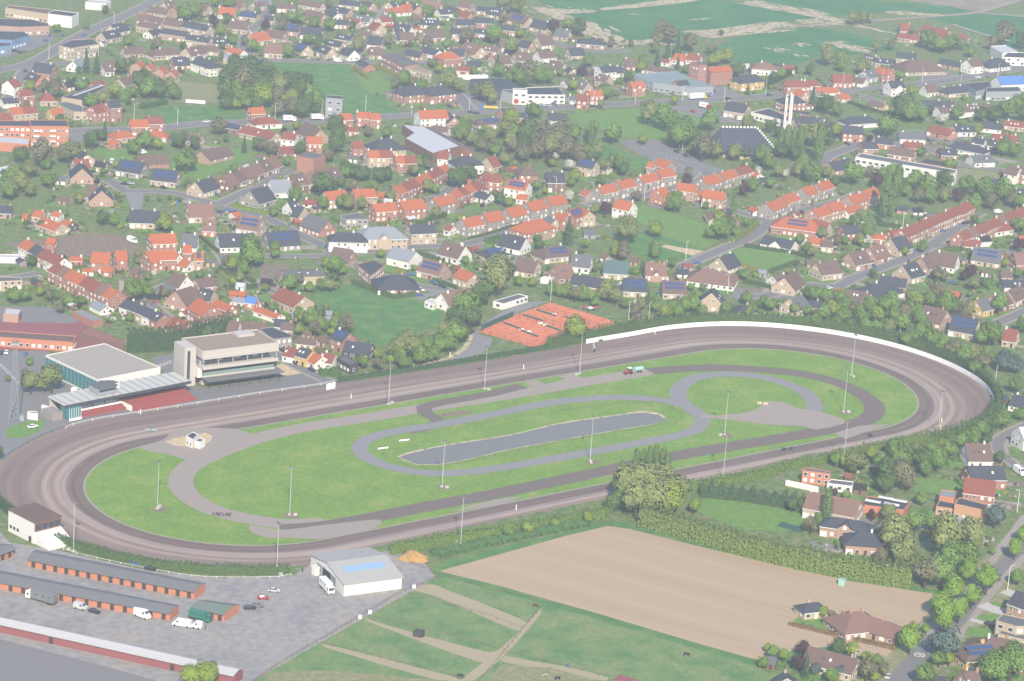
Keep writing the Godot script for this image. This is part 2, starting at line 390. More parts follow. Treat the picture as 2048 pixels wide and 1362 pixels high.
func build_ground():
	var g := [Vector3(-2600, 0, -250), Vector3(2600, 0, -250), Vector3(4200, 0, -7600), Vector3(-4200, 0, -7600)]
	struct("ground", sheet(g, -0.10), M.base)
	# wheat fields beyond the town, bare sandy headlands between them
	land("wheat_field", "P", [1040, -60, 1085, 8, 1140, 30, 1160, 50, 1225, 78, 1300, 82, 1360, 72, 1440, 62, 1600, 42, 1650, 38, 1560, 22, 1500, 4, 1400, 0, 1330, -4, 1480, -60], M.wheat, 0.06)
	land("wheat_field", "P", [1420, 100, 1470, 74, 1600, 55, 1660, 58, 1740, 75, 1800, 98, 1700, 110, 1640, 112, 1580, 132, 1520, 130, 1440, 118], M.wheat, 0.06)
	land("wheat_field", "P", [1490, -60, 1500, 0, 1560, 18, 1660, 32, 1760, 26, 1860, 26, 1950, 28, 1900, 10, 1760, 2, 1720, -60], M.wheat, 0.06)
	land("wheat_field", "P", [1860, 36, 1960, 28, 2060, 34, 2200, 60, 2200, 130, 2060, 110, 1990, 80, 1900, 48], M.wheat, 0.06)
	land("ploughed_strip", "P", [1740, -10, 1960, 22, 2010, 8, 2060, -10, 2060, -80, 1700, -80], M.far_field, 0.07)
	for s in [[1062, 12, 1150, 40, 9.0], [1140, 34, 1230, 88, 10.0], [1215, 86, 1350, 84, 8.0], [1065, 22, 1200, 22, 7.0], [1190, 22, 1400, -3, 5.0], [1370, 70, 1600, 46, 8.0], [1480, 0, 1690, 42, 9.0], [1590, 44, 1690, 42, 10.0],
		[1400, 76, 1600, 58, 3.0], [1535, 100, 1575, 98, 6.0], [1645, 82, 1740, 104, 8.0], [1700, 90, 1745, 106, 6.0], [1760, 24, 1900, 30, 5.0], [1580, 88, 1615, 86, 5.0], [1705, 50, 1785, 68, 3.0], [1255, 29, 1285, 28, 3.0], [1365, 41, 1440, 35, 1.5], [1580, 110, 1620, 112, 5.0]]:
		bare_streaks(W(s[0], s[1]), W(s[2], s[3]), s[4])
	# meadows and lawns between the houses
	land("meadow", "A1", [560, 610, 1440, 620, 1560, 840, 1870, 1010, 1980, 1110, 1560, 1140, 1330, 1090, 900, 700], M.meadow, 0.06)
	land("meadow", "A1", [1500, 650, 1700, 720, 1900, 840, 1880, 920, 1700, 920, 1560, 830], M.lawn, 0.07)
	land("football_pitch", "P", [285, 225, 345, 212, 470, 215, 500, 238, 480, 247, 330, 248], M.meadow, 0.06)
	land("rough_grass", "P", [330, 160, 440, 170, 440, 205, 350, 205], M.paddock_worn, 0.05)
	land("meadow", "P", [1130, 232, 1200, 222, 1320, 214, 1420, 240, 1400, 270, 1310, 280, 1240, 272, 1180, 252], M.lawn, 0.06)
	land("meadow", "P", [1200, 285, 1300, 325, 1270, 345, 1200, 320], M.meadow, 0.06)
	land("meadow", "P", [390, 310, 455, 295, 520, 305, 470, 330, 400, 360, 360, 360], M.lawn, 0.06)
	land("meadow", "P", [180, 295, 260, 300, 330, 330, 420, 320, 400, 360, 300, 330, 210, 320], M.lawn, 0.05)
	land("meadow", "C1", [1060, 640, 1480, 530, 1640, 580, 1900, 680, 2043, 680, 2380, 790, 2290, 950, 2100, 980, 1780, 1130, 1500, 1020, 1440, 940, 1220, 780], M.meadow, 0.06)
	land("allotment_plot", "P", [0, 488, 90, 478, 180, 465, 240, 470, 290, 500, 280, 515, 130, 512, 60, 500], M.soil, 0.05)
	land("garden_plot", "P", [520, 530, 580, 525, 565, 555, 520, 560], M.soil, 0.05)
	land("meadow", "P", [1280, 410, 1340, 425, 1420, 450, 1440, 480, 1400, 500, 1320, 470, 1270, 440], M.lawn, 0.06)
	land("meadow", "P", [1240, 460, 1320, 470, 1400, 495, 1400, 520, 1300, 520, 1230, 490], M.meadow, 0.05)
	land("riding_arena", "C3", [590, 160, 640, 145, 1010, 205, 900, 250], M.sand, 0.09)
	land("lawn", "C3", [1180, 230, 1440, 160, 1930, 270, 1630, 390, 1340, 320], M.lawn, 0.07)
	land("meadow", "P", [1700, 205, 1740, 200, 1850, 245, 1830, 255], M.lawn, 0.06)
	land("meadow", "P", [1910, 335, 2000, 345, 2000, 370, 1910, 365], M.paddock_worn, 0.05)
	land("meadow", "D2", [1400, 1362, 1700, 1290, 2024, 1362, 2600, 1480, 2400, 1560, 1900, 1560], M.lawn, 0.05)
	land("meadow", "E2", [1440, 110, 1700, 45, 2048, 110, 2120, 160, 2100, 270, 1800, 250], M.lawn, 0.07)
	land("lawn", "P", [1820, 955, 1900, 960, 1920, 985, 1830, 985], M.lawn, 0.06)
	land("ploughed_field_edge", "P", [860, 1140, 900, 1118, 1100, 1072, 1215, 1042, 1260, 1045, 1420, 1085, 1560, 1120, 1700, 1152, 1885, 1182, 1890, 1215, 1845, 1280, 1815, 1318, 1720, 1330, 1600, 1330, 1520, 1340, 1400, 1300, 1200, 1240, 880, 1152], M.meadow, 0.04)
	var field := pts_of("P", [878, 1142, 1030, 1100, 1130, 1072, 1215, 1052, 1260, 1058, 1420, 1098, 1560, 1130, 1700, 1162, 1872, 1188, 1868, 1208, 1835, 1262, 1812, 1300, 1796, 1322, 1720, 1312, 1660, 1293, 1585, 1300, 1540, 1324, 1500, 1316, 1400, 1288, 1200, 1228, 1000, 1172])
	lay("ploughed_field", rows_sheet(field, W(880, 1150), W(1520, 1325), 0.0), outline_of(field), M.plough)
	# paddocks
	land("paddock", "P", [505, 1362, 860, 1160, 885, 1152, 1200, 1240, 1400, 1300, 1520, 1335, 1560, 1362, 1600, 1440, 420, 1440], M.paddock, 0.05)
	for s in [[858, 1168, 900, 1182, 1055, 1245, 1040, 1262, 1000, 1248, 870, 1192, 825, 1180], [725, 1235, 800, 1258, 980, 1305, 1000, 1300, 985, 1320, 960, 1325, 740, 1245], [1040, 1262, 1056, 1245, 1085, 1215, 1080, 1230, 1010, 1310, 945, 1362, 920, 1362, 985, 1310],
		[640, 1288, 700, 1300, 900, 1352, 930, 1362, 880, 1362, 650, 1295], [1010, 1312, 1080, 1325, 1130, 1333, 1220, 1356, 1210, 1362, 1120, 1345, 1000, 1322]]:
		land("worn_path", "P", s, M.path, 0.10, true)
	land("paddock_bare", "P", [545, 1345, 640, 1340, 900, 1362, 900, 1400, 500, 1400], M.paddock_worn, 0.08)
	land("paddock_bare", "P", [1000, 1330, 1100, 1335, 1200, 1362, 1100, 1400, 950, 1400], M.paddock_worn, 0.08)
	# yards
	land("yard", "P", [-60, 1000, 20, 1085, 110, 1100, 300, 1142, 450, 1156, 590, 1150, 625, 1125, 705, 1112, 790, 1100, 850, 1128, 872, 1155, 505, 1362, 440, 1420, -100, 1420], M.yard, 0.08)
	land("yard", "P", [-40, 1268, 200, 1330, 380, 1380, 380, 1440, -80, 1440], M.asphalt_old, 0.09)
	land("parking_lot", "P", [-20, 705, 95, 700, 110, 735, 150, 775, 120, 820, 150, 845, 128, 862, 60, 890, 8, 925, -20, 960], M.asphalt_old, 0.06)
	land("forecourt", "P", [128, 862, 140, 838, 270, 812, 380, 770, 420, 775, 560, 745, 600, 738, 655, 760, 676, 766, 400, 808], M.asphalt, 0.07)
	land("grass_island", "D0", [35, 800, 100, 745, 240, 700, 350, 695, 345, 745, 280, 800, 150, 842, 60, 840], M.lawn, 0.0, true)
	land("parking_lot", "P", [300, 715, 360, 705, 360, 745, 330, 748], M.asphalt_old, 0.06)
	land("sand_patch", "D1", [190, 345, 195, 275, 260, 262, 440, 330, 300, 355], M.sand, 0.0)
	land("parking_lot", "B3", [180, 215, 300, 190, 500, 190, 800, 300, 1190, 480, 1000, 620, 900, 600, 700, 480, 520, 400, 350, 310], M.asphalt_old, 0.06)
	land("forecourt", "A2", [560, 900, 960, 960, 1000, 1040, 1600, 1010, 1620, 1050, 700, 1100, 640, 1000], M.asphalt_old, 0.055)
	land("forecourt", "A3", [1080, 830, 1240, 850, 1380, 920, 1100, 980, 1040, 930], M.asphalt_old, 0.055)
	land("forecourt", "A3", [640, 1040, 900, 1010, 1250, 1120, 1400, 1190, 1200, 1200, 900, 1120], M.asphalt_old, 0.058)
	land("forecourt", "A4", [1060, 680, 1300, 640, 1480, 700, 1280, 750, 1100, 740], M.asphalt_old, 0.055)
	land("forecourt", "A0", [680, 1230, 980, 1240, 940, 1330, 820, 1362, 660, 1420, 400, 1400, 520, 1330, 640, 1300], M.asphalt_old, 0.055)
	land("forecourt", "A0", [0, 250, 480, 330, 560, 380, 330, 480, 60, 560, 0, 560], M.asphalt_old, 0.05)
	land("car_park", "C2", [180, 520, 260, 540, 420, 560, 500, 570, 400, 620, 200, 680, 90, 650, 300, 610], M.tar_new, 0.06)
	land("square", "B0", [1210, 690, 1400, 680, 1380, 870, 1280, 870], M.tar_new, 0.075)
	land("red_paving", "C0", [-40, 880, 820, 900, 900, 980, 1210, 1100, 1190, 1180, 700, 1180, -40, 1170], M.wall_red, 0.06)
	land("yard", "C0", [-40, 740, 480, 750, 800, 880, 700, 910, -40, 890], M.asphalt_old, 0.05)
	land("turning_circle", "C3", [1290, 560, 1500, 600, 1690, 650, 1480, 670, 1330, 680], M.asphalt_old, 0.06, true)
func bare_streaks(a: Vector3, b: Vector3, w: float):     # thin crop: many slivers of bare soil along the drill rows
	var st := new_st(); var d := b - a; var len := d.length(); var t := d / len; var s := Vector3(-t.z, 0, t.x)
	for k in int(len * w / 7.0) + 8:
		var l := rng.randf_range(0.08, 0.3) * len; var u := rng.randf_range(0.0, 1.0) * (len - l)
		var v := rng.randfn(0.0, 0.6) * w; var h := rng.randf_range(0.7, 2.6) * (1.0 if w > 4.0 else 0.5)
		var y := Vector3(0, 0.04 + 0.004 * (k % 20), 0)
		var p := a + t * u + s * v + y; var q := p + t * l + s * rng.randf_range(-1.0, 1.0); var m := (p + q) / 2
		quad(st, p, m - s * h, q, m + s * h, p - Vector3(0, 50, 0))
	var o := struct("bare_streaks", done(st), M.dry)
	o.position.y = 0.02
func rows_sheet(pts: Array, a: Vector3, b: Vector3, y: float) -> ArrayMesh:     # polygon whose grain runs from a to b
	var poly := PackedVector2Array()
	for p in pts: poly.append(Vector2(p.x, p.z))
	var u := Vector2(b.x - a.x, b.z - a.z).normalized(); var v := Vector2(-u.y, u.x)
	var idx := Geometry2D.triangulate_polygon(poly)
	var st := new_st()
	for i in range(0, idx.size(), 3):
		var t := [poly[idx[i]], poly[idx[i + 1]], poly[idx[i + 2]]]
		if (t[1] - t[0]).cross(t[2] - t[0]) < 0.0: t = [t[0], t[2], t[1]]
		for q in t:
			st.set_normal(Vector3.UP); st.set_uv(Vector2(q.dot(u) / 420.0, q.dot(v) / 36.0)); st.add_vertex(Vector3(q.x, y, q.y))
	return st.commit()

func track_width(s: float) -> float:                    # metres between the inner and the outer edge
	var tot := 2.0 * (2.0 * OL + PI * OR)
	var d := fposmod(s, 1.0) * tot
	var marks := [[0.0, 36.5], [90.0, 35.0], [140.0, 32.0], [200.0, 31.6], [270.0, 33.0], [330.0, 36.5], [400.0, 36.8], [430.0, 34.0], [455.0, 29.0], [480.0, 19.5], [520.0, 16.3], [600.0, 14.0], [680.0, 13.6], [760.0, 15.2], [784.0, 22.0], [808.0, 21.0], [839.0, 23.5], [856.0, 26.5], [876.0, 30.5], [896.0, 35.0], [910.0, 36.8], [960.0, 36.8], [tot, 36.5]]
	for i in marks.size() - 1:
		if d <= marks[i + 1][0]:
			return lerpf(marks[i][1], marks[i + 1][1], smoothstep(0.0, 1.0, (d - marks[i][0]) / (marks[i + 1][0] - marks[i][0])))
	return 36.5
func oval_ring(n: int, off0: float, off1: float, y: float) -> ArrayMesh:
	var st := new_st()
	for i in n:
		var a := oval(float(i) / n, off0); var b := oval(float(i + 1) / n, off0)
		var c := oval(float(i + 1) / n, off1); var d := oval(float(i) / n, off1)
		for v in [a, b, c, d]: v.y = y
		a.y = y; b.y = y; c.y = y; d.y = y
		quad(st, a, b, c, d, a - Vector3(0, 50, 0))
	return done(st)
func build_track():
	var n := 360
	var inner := []
	for i in n: inner.append(oval(float(i) / n, 0.6))
	var whole := []
	for i in 120: whole.append(oval(i / 120.0, track_width(i / 120.0)))
	var st := new_st()
	for i in n:
		var s0 := float(i) / n; var s1 := float(i + 1) / n
		var w0 := track_width(s0); var w1 := track_width(s1)
		var a := oval(s0, 0); var b := oval(s1, 0); var c := oval(s1, w1); var d := oval(s0, w0)
		# counted from the inner rail outwards, so that the narrow straight has the inner bands only
		var q := [[a, s0, 0.0], [b, s1, 0.0], [c, s1, w1 / 36.5], [d, s0, w0 / 36.5]]
		for k in [0, 2, 1, 0, 3, 2]:
			var v: Vector3 = q[k][0]; v.y = 0.0
			st.set_normal(Vector3.UP); st.set_uv(Vector2(q[k][1] * 2.0, minf(q[k][2], 0.999))); st.add_vertex(v)
	lay("race_track", st.commit(), outline_of(whole), M.track)
	lay("infield_grass", sheet(inner, 0.0), outline_of(inner), M.infield)
	lay("track_edge_line", oval_ring(n, -0.5, 0.4, 0.0), outline_of(inner), M.gravel)
	# training tracks and service roads on the infield
	road("gravel_road", "P", [1300, 743, 1200, 759, 1100, 776, 1000, 793, 850, 816, 750, 833, 640, 850, 560, 865, 500, 882, 430, 908, 380, 933, 361, 960, 370, 985, 400, 1008, 450, 1028, 520, 1042, 580, 1048, 650, 1045], 10.0, M.gravel, 0.10)
	road("training_track", "P", [1300, 743, 1400, 736, 1500, 738, 1600, 748, 1680, 767, 1735, 797, 1750, 820, 1728, 842, 1650, 861, 1560, 877, 1450, 895, 1340, 914, 1200, 944, 1000, 986, 850, 1014, 740, 1036, 640, 1053, 560, 1058], 9.5, M.dirt_dark, 0.12)
	road("training_track", "P", [1045, 772, 980, 788, 930, 797, 880, 806, 848, 815, 850, 826, 872, 838, 878, 846, 850, 856, 815, 863], 7.0, M.dirt_dark, 0.13)
	road("asphalt_ring", "P", [880, 849, 1000, 826, 1100, 806, 1200, 796, 1290, 797, 1360, 808, 1400, 828, 1402, 850, 1370, 868, 1280, 886, 1150, 910, 1000, 936, 900, 947, 830, 944, 765, 930, 726, 910, 720, 890, 752, 872, 815, 859], 7.0, M.tar_new, 0.14, true)
	road("asphalt_road", "P", [1398, 830, 1366, 806, 1356, 782, 1385, 758, 1440, 749, 1500, 751, 1560, 763, 1610, 785, 1630, 812, 1622, 832], 7.5, M.tar_new, 0.135)
	road("gravel_road", "P", [1402, 833, 1450, 836, 1500, 842, 1560, 848, 1640, 850], 4.5, M.gravel, 0.125)
	land("gravel_area", "P", [1440, 832, 1500, 824, 1540, 802, 1570, 806, 1600, 818, 1640, 824, 1692, 844, 1630, 860, 1600, 852, 1520, 845], M.gravel, 0.13, true)
	land("gravel_area", "P", [280, 897, 330, 878, 345, 862, 400, 856, 470, 858, 500, 866, 520, 874, 440, 905, 385, 930, 372, 920, 330, 908], M.gravel, 0.115, true)
	land("gravel_area", "P", [1120, 752, 1150, 748, 1165, 756, 1120, 768, 1060, 772, 1050, 764, 1085, 760], M.gravel, 0.09, true)
	land("gravel_area", "P", [1690, 878, 1732, 864, 1780, 848, 1755, 850, 1720, 852, 1670, 868], M.gravel, 0.09, true)
	land("gravel_area", "P", [560, 1075, 640, 1078, 735, 1062, 760, 1040, 650, 1050, 560, 1060, 500, 1050, 505, 1066, 530, 1076], M.gravel, 0.112, true)
	land("gravel_area", "P", [905, 1024, 935, 1018, 1005, 1008, 1040, 994, 1000, 998, 940, 1012], M.gravel, 0.09, true)
	land("sand_patch", "P", [330, 884, 350, 876, 375, 872, 410, 866, 425, 872, 420, 884, 390, 892, 350, 892], M.sand, 0.125, true)
	land("grass_island", "P", [1072, 763, 1090, 757, 1112, 753, 1130, 756, 1120, 762, 1090, 768], M.infield, 0.0, true)
	# pond in the middle
	var shore := pts_of("D1", [1150, 985, 1200, 962, 1500, 897, 2024, 815]) + pts_of("D2", [450, 727, 900, 660, 1100, 633, 1240, 645, 1310, 695, 1200, 735, 900, 785, 300, 892, 0, 950]) + pts_of("D1", [1700, 1010, 1450, 1052, 1300, 1052, 1190, 1015])
	shore = spline(shore, 6.0, true)
	lay("pond_bank", sheet(shore, 0.0), outline_of(shore), M.dry)
	var water := pts_of("D1", [1163, 992, 1210, 972, 1500, 907, 2024, 823]) + pts_of("D2", [450, 737, 900, 670, 1100, 645, 1230, 660, 1298, 702, 1200, 732, 900, 781, 300, 888, 0, 945]) + pts_of("D1", [1700, 1006, 1450, 1048, 1300, 1048, 1200, 1010])
	water = spline(water, 6.0, true)
	lay("pond_water", sheet(water, 0.0), outline_of(water), M.water)
	for s in [[875, 829, 890, 825, 915, 823, 945, 820, 942, 827, 905, 833, 885, 834]]:
		land("drain_patch", "P", s, M.soil, 0.11)
	for l in [[579, 1030], [884, 974], [1182, 923], [1451, 870], [1690, 825], [315, 1018]]:
		var c := W(l[0] + 3, l[1] + 1)
		var p := []
		for k in 9: p.append(c + Vector3(cos(TAU * k / 9) * rng.randf_range(2.2, 3.6), 0, sin(TAU * k / 9) * rng.randf_range(2.2, 3.6)))
		p = spline(p, 1.0, true)
		lay("bare_patch", sheet(p, 0.0), outline_of(p), M.soil)

func ribbon_outline(path: Array, width: float) -> PackedVector2Array:
	var r := []; var l := []
	for i in path.size():
		var d: Vector3 = path[mini(i + 1, path.size() - 1)] - path[maxi(i - 1, 0)]
		var s := Vector2(-d.z, d.x).normalized() * width / 2
		r.append(Vector2(path[i].x, path[i].z) + s); l.push_front(Vector2(path[i].x, path[i].z) - s)
	return PackedVector2Array(r + l)
func road(called: String, t: String, flat: Array, width: float, m, _y: float, closed := false):
	var path := spline(pts_of(t, flat), 5.0, closed)
	lay(called, ribbon(path, width, 0.0, closed), outline_of(path) if closed else ribbon_outline(path, width), m)
var streets := []
func street(t: String, flat: Array, width: float):
	streets.append([spline(pts_of(t, flat), 5.0), width])
func lay_streets():                                     # all pavements first, so that no pavement runs across a carriageway
	for s in streets: lay("pavement", ribbon(s[0], s[1] + 3.2, 0.0), ribbon_outline(s[0], s[1] + 3.2), M.pavement)
	for s in streets: lay("street", ribbon(s[0], s[1], 0.0), ribbon_outline(s[0], s[1]), M.asphalt)
func build_roads():
	street("P", [-30, 146, 30, 134, 70, 122, 115, 97, 175, 64, 236, 37, 290, 12, 325, -8], 9.0)
	street("P", [-30, 130, 20, 137, 70, 130, 140, 126], 7.0)
	street("P", [10, 215, 35, 165, 60, 128], 7.0)
	street("P", [-30, 300, 60, 277, 140, 263, 300, 257, 420, 246, 560, 244, 640, 241, 760, 233, 880, 228, 960, 223, 1080, 217, 1200, 210, 1330, 203, 1440, 199, 1560, 190, 1690, 178, 1790, 172, 1880, 163, 1960, 150, 2070, 130], 11.0)
	street("A2", [540, 900, 600, 960, 650, 1030, 700, 1100], 7.0)
	street("A1", [560, 585, 1000, 592, 1450, 605, 1700, 600], 6.5)
	street("A1", [610, -40, 625, 60, 640, 140], 8.0)
	street("A1", [500, 560, 420, 440, 430, 360, 560, 240, 640, 140], 5.5)
	street("A1", [1450, 605, 1560, 480, 1640, 340, 1800, 130, 1850, 40], 5.5)
	street("A2", [1480, 400, 1700, 470, 2043, 500, 2200, 480], 6.5)
	street("A2", [1480, 400, 1300, 300, 1100, 220, 930, 170, 700, 60], 5.5)
	street("A2", [200, 620, 500, 560, 760, 540, 1000, 520, 1250, 460, 1480, 400], 5.0)
	street("A2", [1740, 640, 1860, 660, 2000, 650], 5.0)
	street("A3", [1400, 1200, 1200, 1130, 900, 1100, 640, 1040], 6.0)
	street("A4", [360, 830, 560, 870, 720, 930], 6.0)
	street("B0", [1040, 580, 1130, 620, 1220, 690, 1400, 690, 1700, 710, 2043, 800, 2100, 815], 6.5)
	street("B1", [0, 800, 140, 830, 420, 710, 640, 620, 780, 530, 920, 490], 6.5)
	street("B1", [200, 850, 420, 890, 640, 950, 900, 1080, 1250, 1250, 1320, 1330], 6.5)
	street("P", [668, 510, 760, 500, 830, 494, 880, 492, 930, 489, 975, 476, 1030, 458, 1120, 440], 6.0)
	street("P", [668, 510, 640, 512, 570, 512, 490, 510], 5.0)
	street("P", [655, 505, 700, 525, 760, 550, 840, 572, 900, 580], 5.0)
	street("P", [435, 500, 470, 545, 530, 575, 600, 605], 3.5)
	street("P", [880, 392, 905, 372, 915, 360], 5.5)
	street("P", [800, 415, 850, 400, 880, 392], 5.5)
	street("P", [1180, 408, 1268, 395, 1340, 377, 1400, 360, 1415, 345], 6.0)
	street("P", [1340, 398, 1400, 405, 1470, 422, 1535, 442], 6.0)
	street("P", [1545, 440, 1500, 475, 1440, 500, 1390, 522, 1365, 533], 6.5)
	street("P", [1535, 442, 1560, 432, 1680, 400, 1720, 385], 5.0)
	street("P", [1960, 425, 1935, 440, 1880, 478, 1855, 495, 1790, 525, 1710, 555, 1675, 572, 1630, 570, 1590, 572, 1530, 592, 1480, 590], 6.5)
	street("P", [1855, 495, 1900, 490, 1960, 500, 2060, 505], 5.0)
	street("P", [1640, 325, 1660, 310, 1700, 295, 1725, 280], 8.0)
	street("P", [1725, 280, 1800, 290, 1860, 298, 1900, 320, 1950, 333, 2060, 345], 6.0)
	street("P", [1800, 262, 1870, 278, 1905, 285, 1940, 262], 5.0)
	street("P", [1955, 660, 1990, 648, 2060, 618], 6.0)
	street("P", [2000, 908, 1996, 885, 2015, 868, 2060, 848], 5.0)
	street("P", [2012, 915, 2030, 930, 2070, 945], 4.0)
	street("P", [80, 545, 20, 555, -20, 556], 5.0)
	street("P", [355, 650, 300, 600, 330, 570, 360, 570, 400, 600], 4.0)
	street("P", [540, 700, 570, 720, 620, 745, 655, 762], 5.0)
	street("P", [1600, 330, 1640, 325, 1600, 345], 5.0)
	lay_streets()
	road("farm_track", "P", [1600, 52, 1700, 44, 1850, 34, 1950, 25, 2000, 12, 2060, -6], 5.0, M.gravel, 0.15)
	road("farm_track", "P", [1950, 24, 2060, 34], 5.0, M.gravel, 0.152)
	road("farm_track", "P", [1905, 48, 1960, 66, 2020, 82], 4.0, M.gravel, 0.15)
	road("farm_track", "P", [1715, 50, 1790, 68], 4.0, M.dry, 0.15)
	# gravel drive to the tennis club
	land("gravel_drive", "C2", [1450, 690, 1240, 770, 1080, 830, 860, 930, 790, 960, 760, 1010, 900, 1060, 880, 1120, 800, 1200, 600, 1250, 200, 1345, 260, 1310, 560, 1210, 680, 1110, 700, 1000, 840, 890, 1000, 790, 1260, 700], M.tar_new, 0.07)
	road("dirt_edge", "C2", [690, 1020, 640, 1130, 500, 1230, 200, 1320, 60, 1350], 2.5, M.dry, 0.065)
	# avenue at the lower right
	var av := spline(pts_of("E3", [1060, 1450, 1180, 1300, 1290, 1172, 1480, 970, 1690, 770, 1880, 560, 2080, 350]), 5.0)
	lay("avenue_verge", ribbon(av, 20.0, 0.0), ribbon_outline(av, 20.0), M.paddock_worn)
	lay("avenue", ribbon(av, 8.0, 0.0), ribbon_outline(av, 8.0), M.asphalt)
	road("avenue_pavement", "E3", [1330, 1020, 1560, 770, 1700, 610, 1800, 500, 1900, 360, 2000, 230, 2060, 150], 3.2, M.pavement, 0.135)
	road("avenue_pavement", "E3", [1560, 1040, 1640, 960, 1820, 700, 2060, 440], 3.0, M.pavement, 0.136)
	road("driveway", "E3", [1740, 800, 1840, 840, 1920, 860], 7.0, M.concrete, 0.10)
	road("driveway", "E3", [1900, 700, 1980, 730, 2048, 760], 6.0, M.concrete, 0.10)
	road("driveway", "E3", [1660, 910, 1760, 940, 1850, 950], 3.0, M.concrete, 0.10)
	land("lawn", "E3", [1640, 960, 1820, 990, 1810, 1060, 1610, 1020], M.lawn, 0.105)
	land("lawn", "E3", [1720, 880, 1860, 870, 1840, 940, 1700, 900], M.lawn, 0.105)
	land("lawn", "E3", [1830, 780, 1950, 800, 1900, 830, 1800, 800], M.lawn, 0.105)
	land("lawn", "E3", [330, 950, 400, 890, 440, 850, 560, 830, 660, 870, 760, 880, 900, 960, 1130, 1020, 1170, 1080, 1110, 1140, 600, 1020], M.lawn, 0.105)
	# speed marking: a white ring with figures on the avenue
	var c := Z("E3", 1283, 1172); c.y = 0.2
	var ring := TorusMesh.new(); ring.inner_radius = 1.55; ring.outer_radius = 2.0; ring.rings = 40; ring.ring_segments = 6
	var o := part("speed_marking", ring, M.paint, self, c + Vector3(0, -0.008, 0)); o.scale = Vector3(1, 0.05, 1); o.set_meta("kind", "structure")
	var tx := TextMesh.new(); tx.text = "30"; tx.font_size = 48; tx.pixel_size = 0.036; tx.depth = 0.01
	var f := SystemFont.new(); f.font_names = PackedStringArray(["Droid Sans"]); f.font_weight = 700; tx.font = f
	var to := part("speed_figures", tx, M.paint, self, c + Vector3(0, 0.006, 0)); to.rotation = Vector3(-PI / 2, deg_to_rad(-32), 0); to.set_meta("kind", "structure")
	# white bay lines of the church parking lot, and zebra stripes
	var st := new_st()
	for k in 16:
		var a := Z("B3", 420 + k * 46, 268 + k * 14); var b := Z("B3", 445 + k * 46, 292 + k * 14)
		var d := (b - a).normalized() * 2.4; var s := Vector3(-d.z, 0, d.x).normalized() * 0.12
		a.y = 0.16
		quad(st, a - s, a + s, a + s + d, a - s + d, a - Vector3(0, 9, 0))
		a = Z("B3", 640 + k * 26, 370 + k * 12); a.y = 0.16
		quad(st, a - s, a + s, a + s + d, a - s + d, a - Vector3(0, 9, 0))
	for k in 14:
		var a := Z("D0", 10 + k * 14, 260 + k * 14); var d := (Z("D0", 40, 330) - Z("D0", 60, 260)).normalized() * 5.0; var s := Vector3(-d.z, 0, d.x).normalized() * 0.1
		a.y = 0.16
		quad(st, a - s, a + s, a + s + d, a - s + d, a - Vector3(0, 9, 0))
		a = Z("D0", 1150 + k * 14, 300 - k * 5); a.y = 0.16
		quad(st, a - s, a + s, a + s + d, a - s + d, a - Vector3(0, 9, 0))
	struct("bay_lines", done(st), M.paint)
	# centre line of the through road
	var cl := spline(pts_of("P", [140, 263, 300, 257, 420, 246, 560, 244, 640, 241, 760, 233, 880, 228, 960, 223, 1080, 217, 1200, 210, 1330, 203, 1440, 199, 1560, 190, 1690, 178, 1790, 172]), 3.0)
	st = new_st()
	for i in range(0, cl.size() - 1, 3):
		var a: Vector3 = cl[i]; var b: Vector3 = cl[i + 1]; a.y = 0.3; b.y = 0.3
		var s := (b - a).cross(Vector3.UP).normalized() * 0.12
		quad(st, a - s, a + s, b + s, b - s, a - Vector3(0, 9, 0))
	struct("centre_line", done(st), M.paint)

# ---------------------------------------------------------------- houses
const ROOF_WORD := {"o": "orange tile", "r": "red tile", "n": "brown tile", "s": "dark slate", "g": "grey", "k": "black", "w": "white", "t": "teal", "u": "blue", "c": "beige", "l": "pale slate", "m": "russet tile"}
const WALL_WORD := {"w": "white", "b": "red brick", "c": "cream brick", "y": "yellow", "p": "pinkish brick", "g": "grey brick", "k": "dark", "o": "orange brick", "h": "tan brick", "u": "blue", "a": "pale grey", "d": "brown brick"}
const FORM := {"b": [2.7, 0.60], "v": [3.0, 0.90], "t": [5.4, 0.72], "c": [4.0, 0.62], "T": [8.6, 0.75], "l": [4.5, 0.22], "X": [9.0, 0.5], "s": [2.2, 0.5]}
var window_mesh := {}
func window(w: float, h: float, blind: bool) -> ArrayMesh:      # frame, proud of the wall, with its pane; looks towards +z
	var key := "%.1f %.1f %s" % [w, h, blind]
	if window_mesh.has(key): return window_mesh[key]
	var st := new_st()
	for b in [[-w / 2, -h / 2, -w / 2 + 0.1, h / 2], [w / 2 - 0.1, -h / 2, w / 2, h / 2], [-w / 2 + 0.1, -h / 2, w / 2 - 0.1, -h / 2 + 0.1], [-w / 2 + 0.1, h / 2 - 0.1, w / 2 - 0.1, h / 2]]:
		box(st, Vector3(b[0], b[1], -0.03), Vector3(b[2], b[3], 0.07))
	st.set_material(M.trim)
	var mesh := done(st)
	st = new_st()
	quad(st, Vector3(-w / 2 + 0.1, -h / 2 + 0.1, 0.03), Vector3(w / 2 - 0.1, -h / 2 + 0.1, 0.03), Vector3(w / 2 - 0.1, h / 2 - 0.1, 0.03), Vector3(-w / 2 + 0.1, h / 2 - 0.1, 0.03), Vector3(0, 0, -1))
	st.set_material(M.blind if blind else M.glass)
	st.generate_normals(); mesh = st.commit(mesh)
	window_mesh[key] = mesh
	return mesh
var door_mesh := {}
func door(w: float, h: float) -> ArrayMesh:
	var key := "%.1f %.1f" % [w, h]
	if not door_mesh.has(key): door_mesh[key] = box_mesh(Vector3(-w / 2, 0, -0.03), Vector3(w / 2, h, 0.06))
	return door_mesh[key]
var panel_mesh: ArrayMesh
var skylight_mesh: ArrayMesh
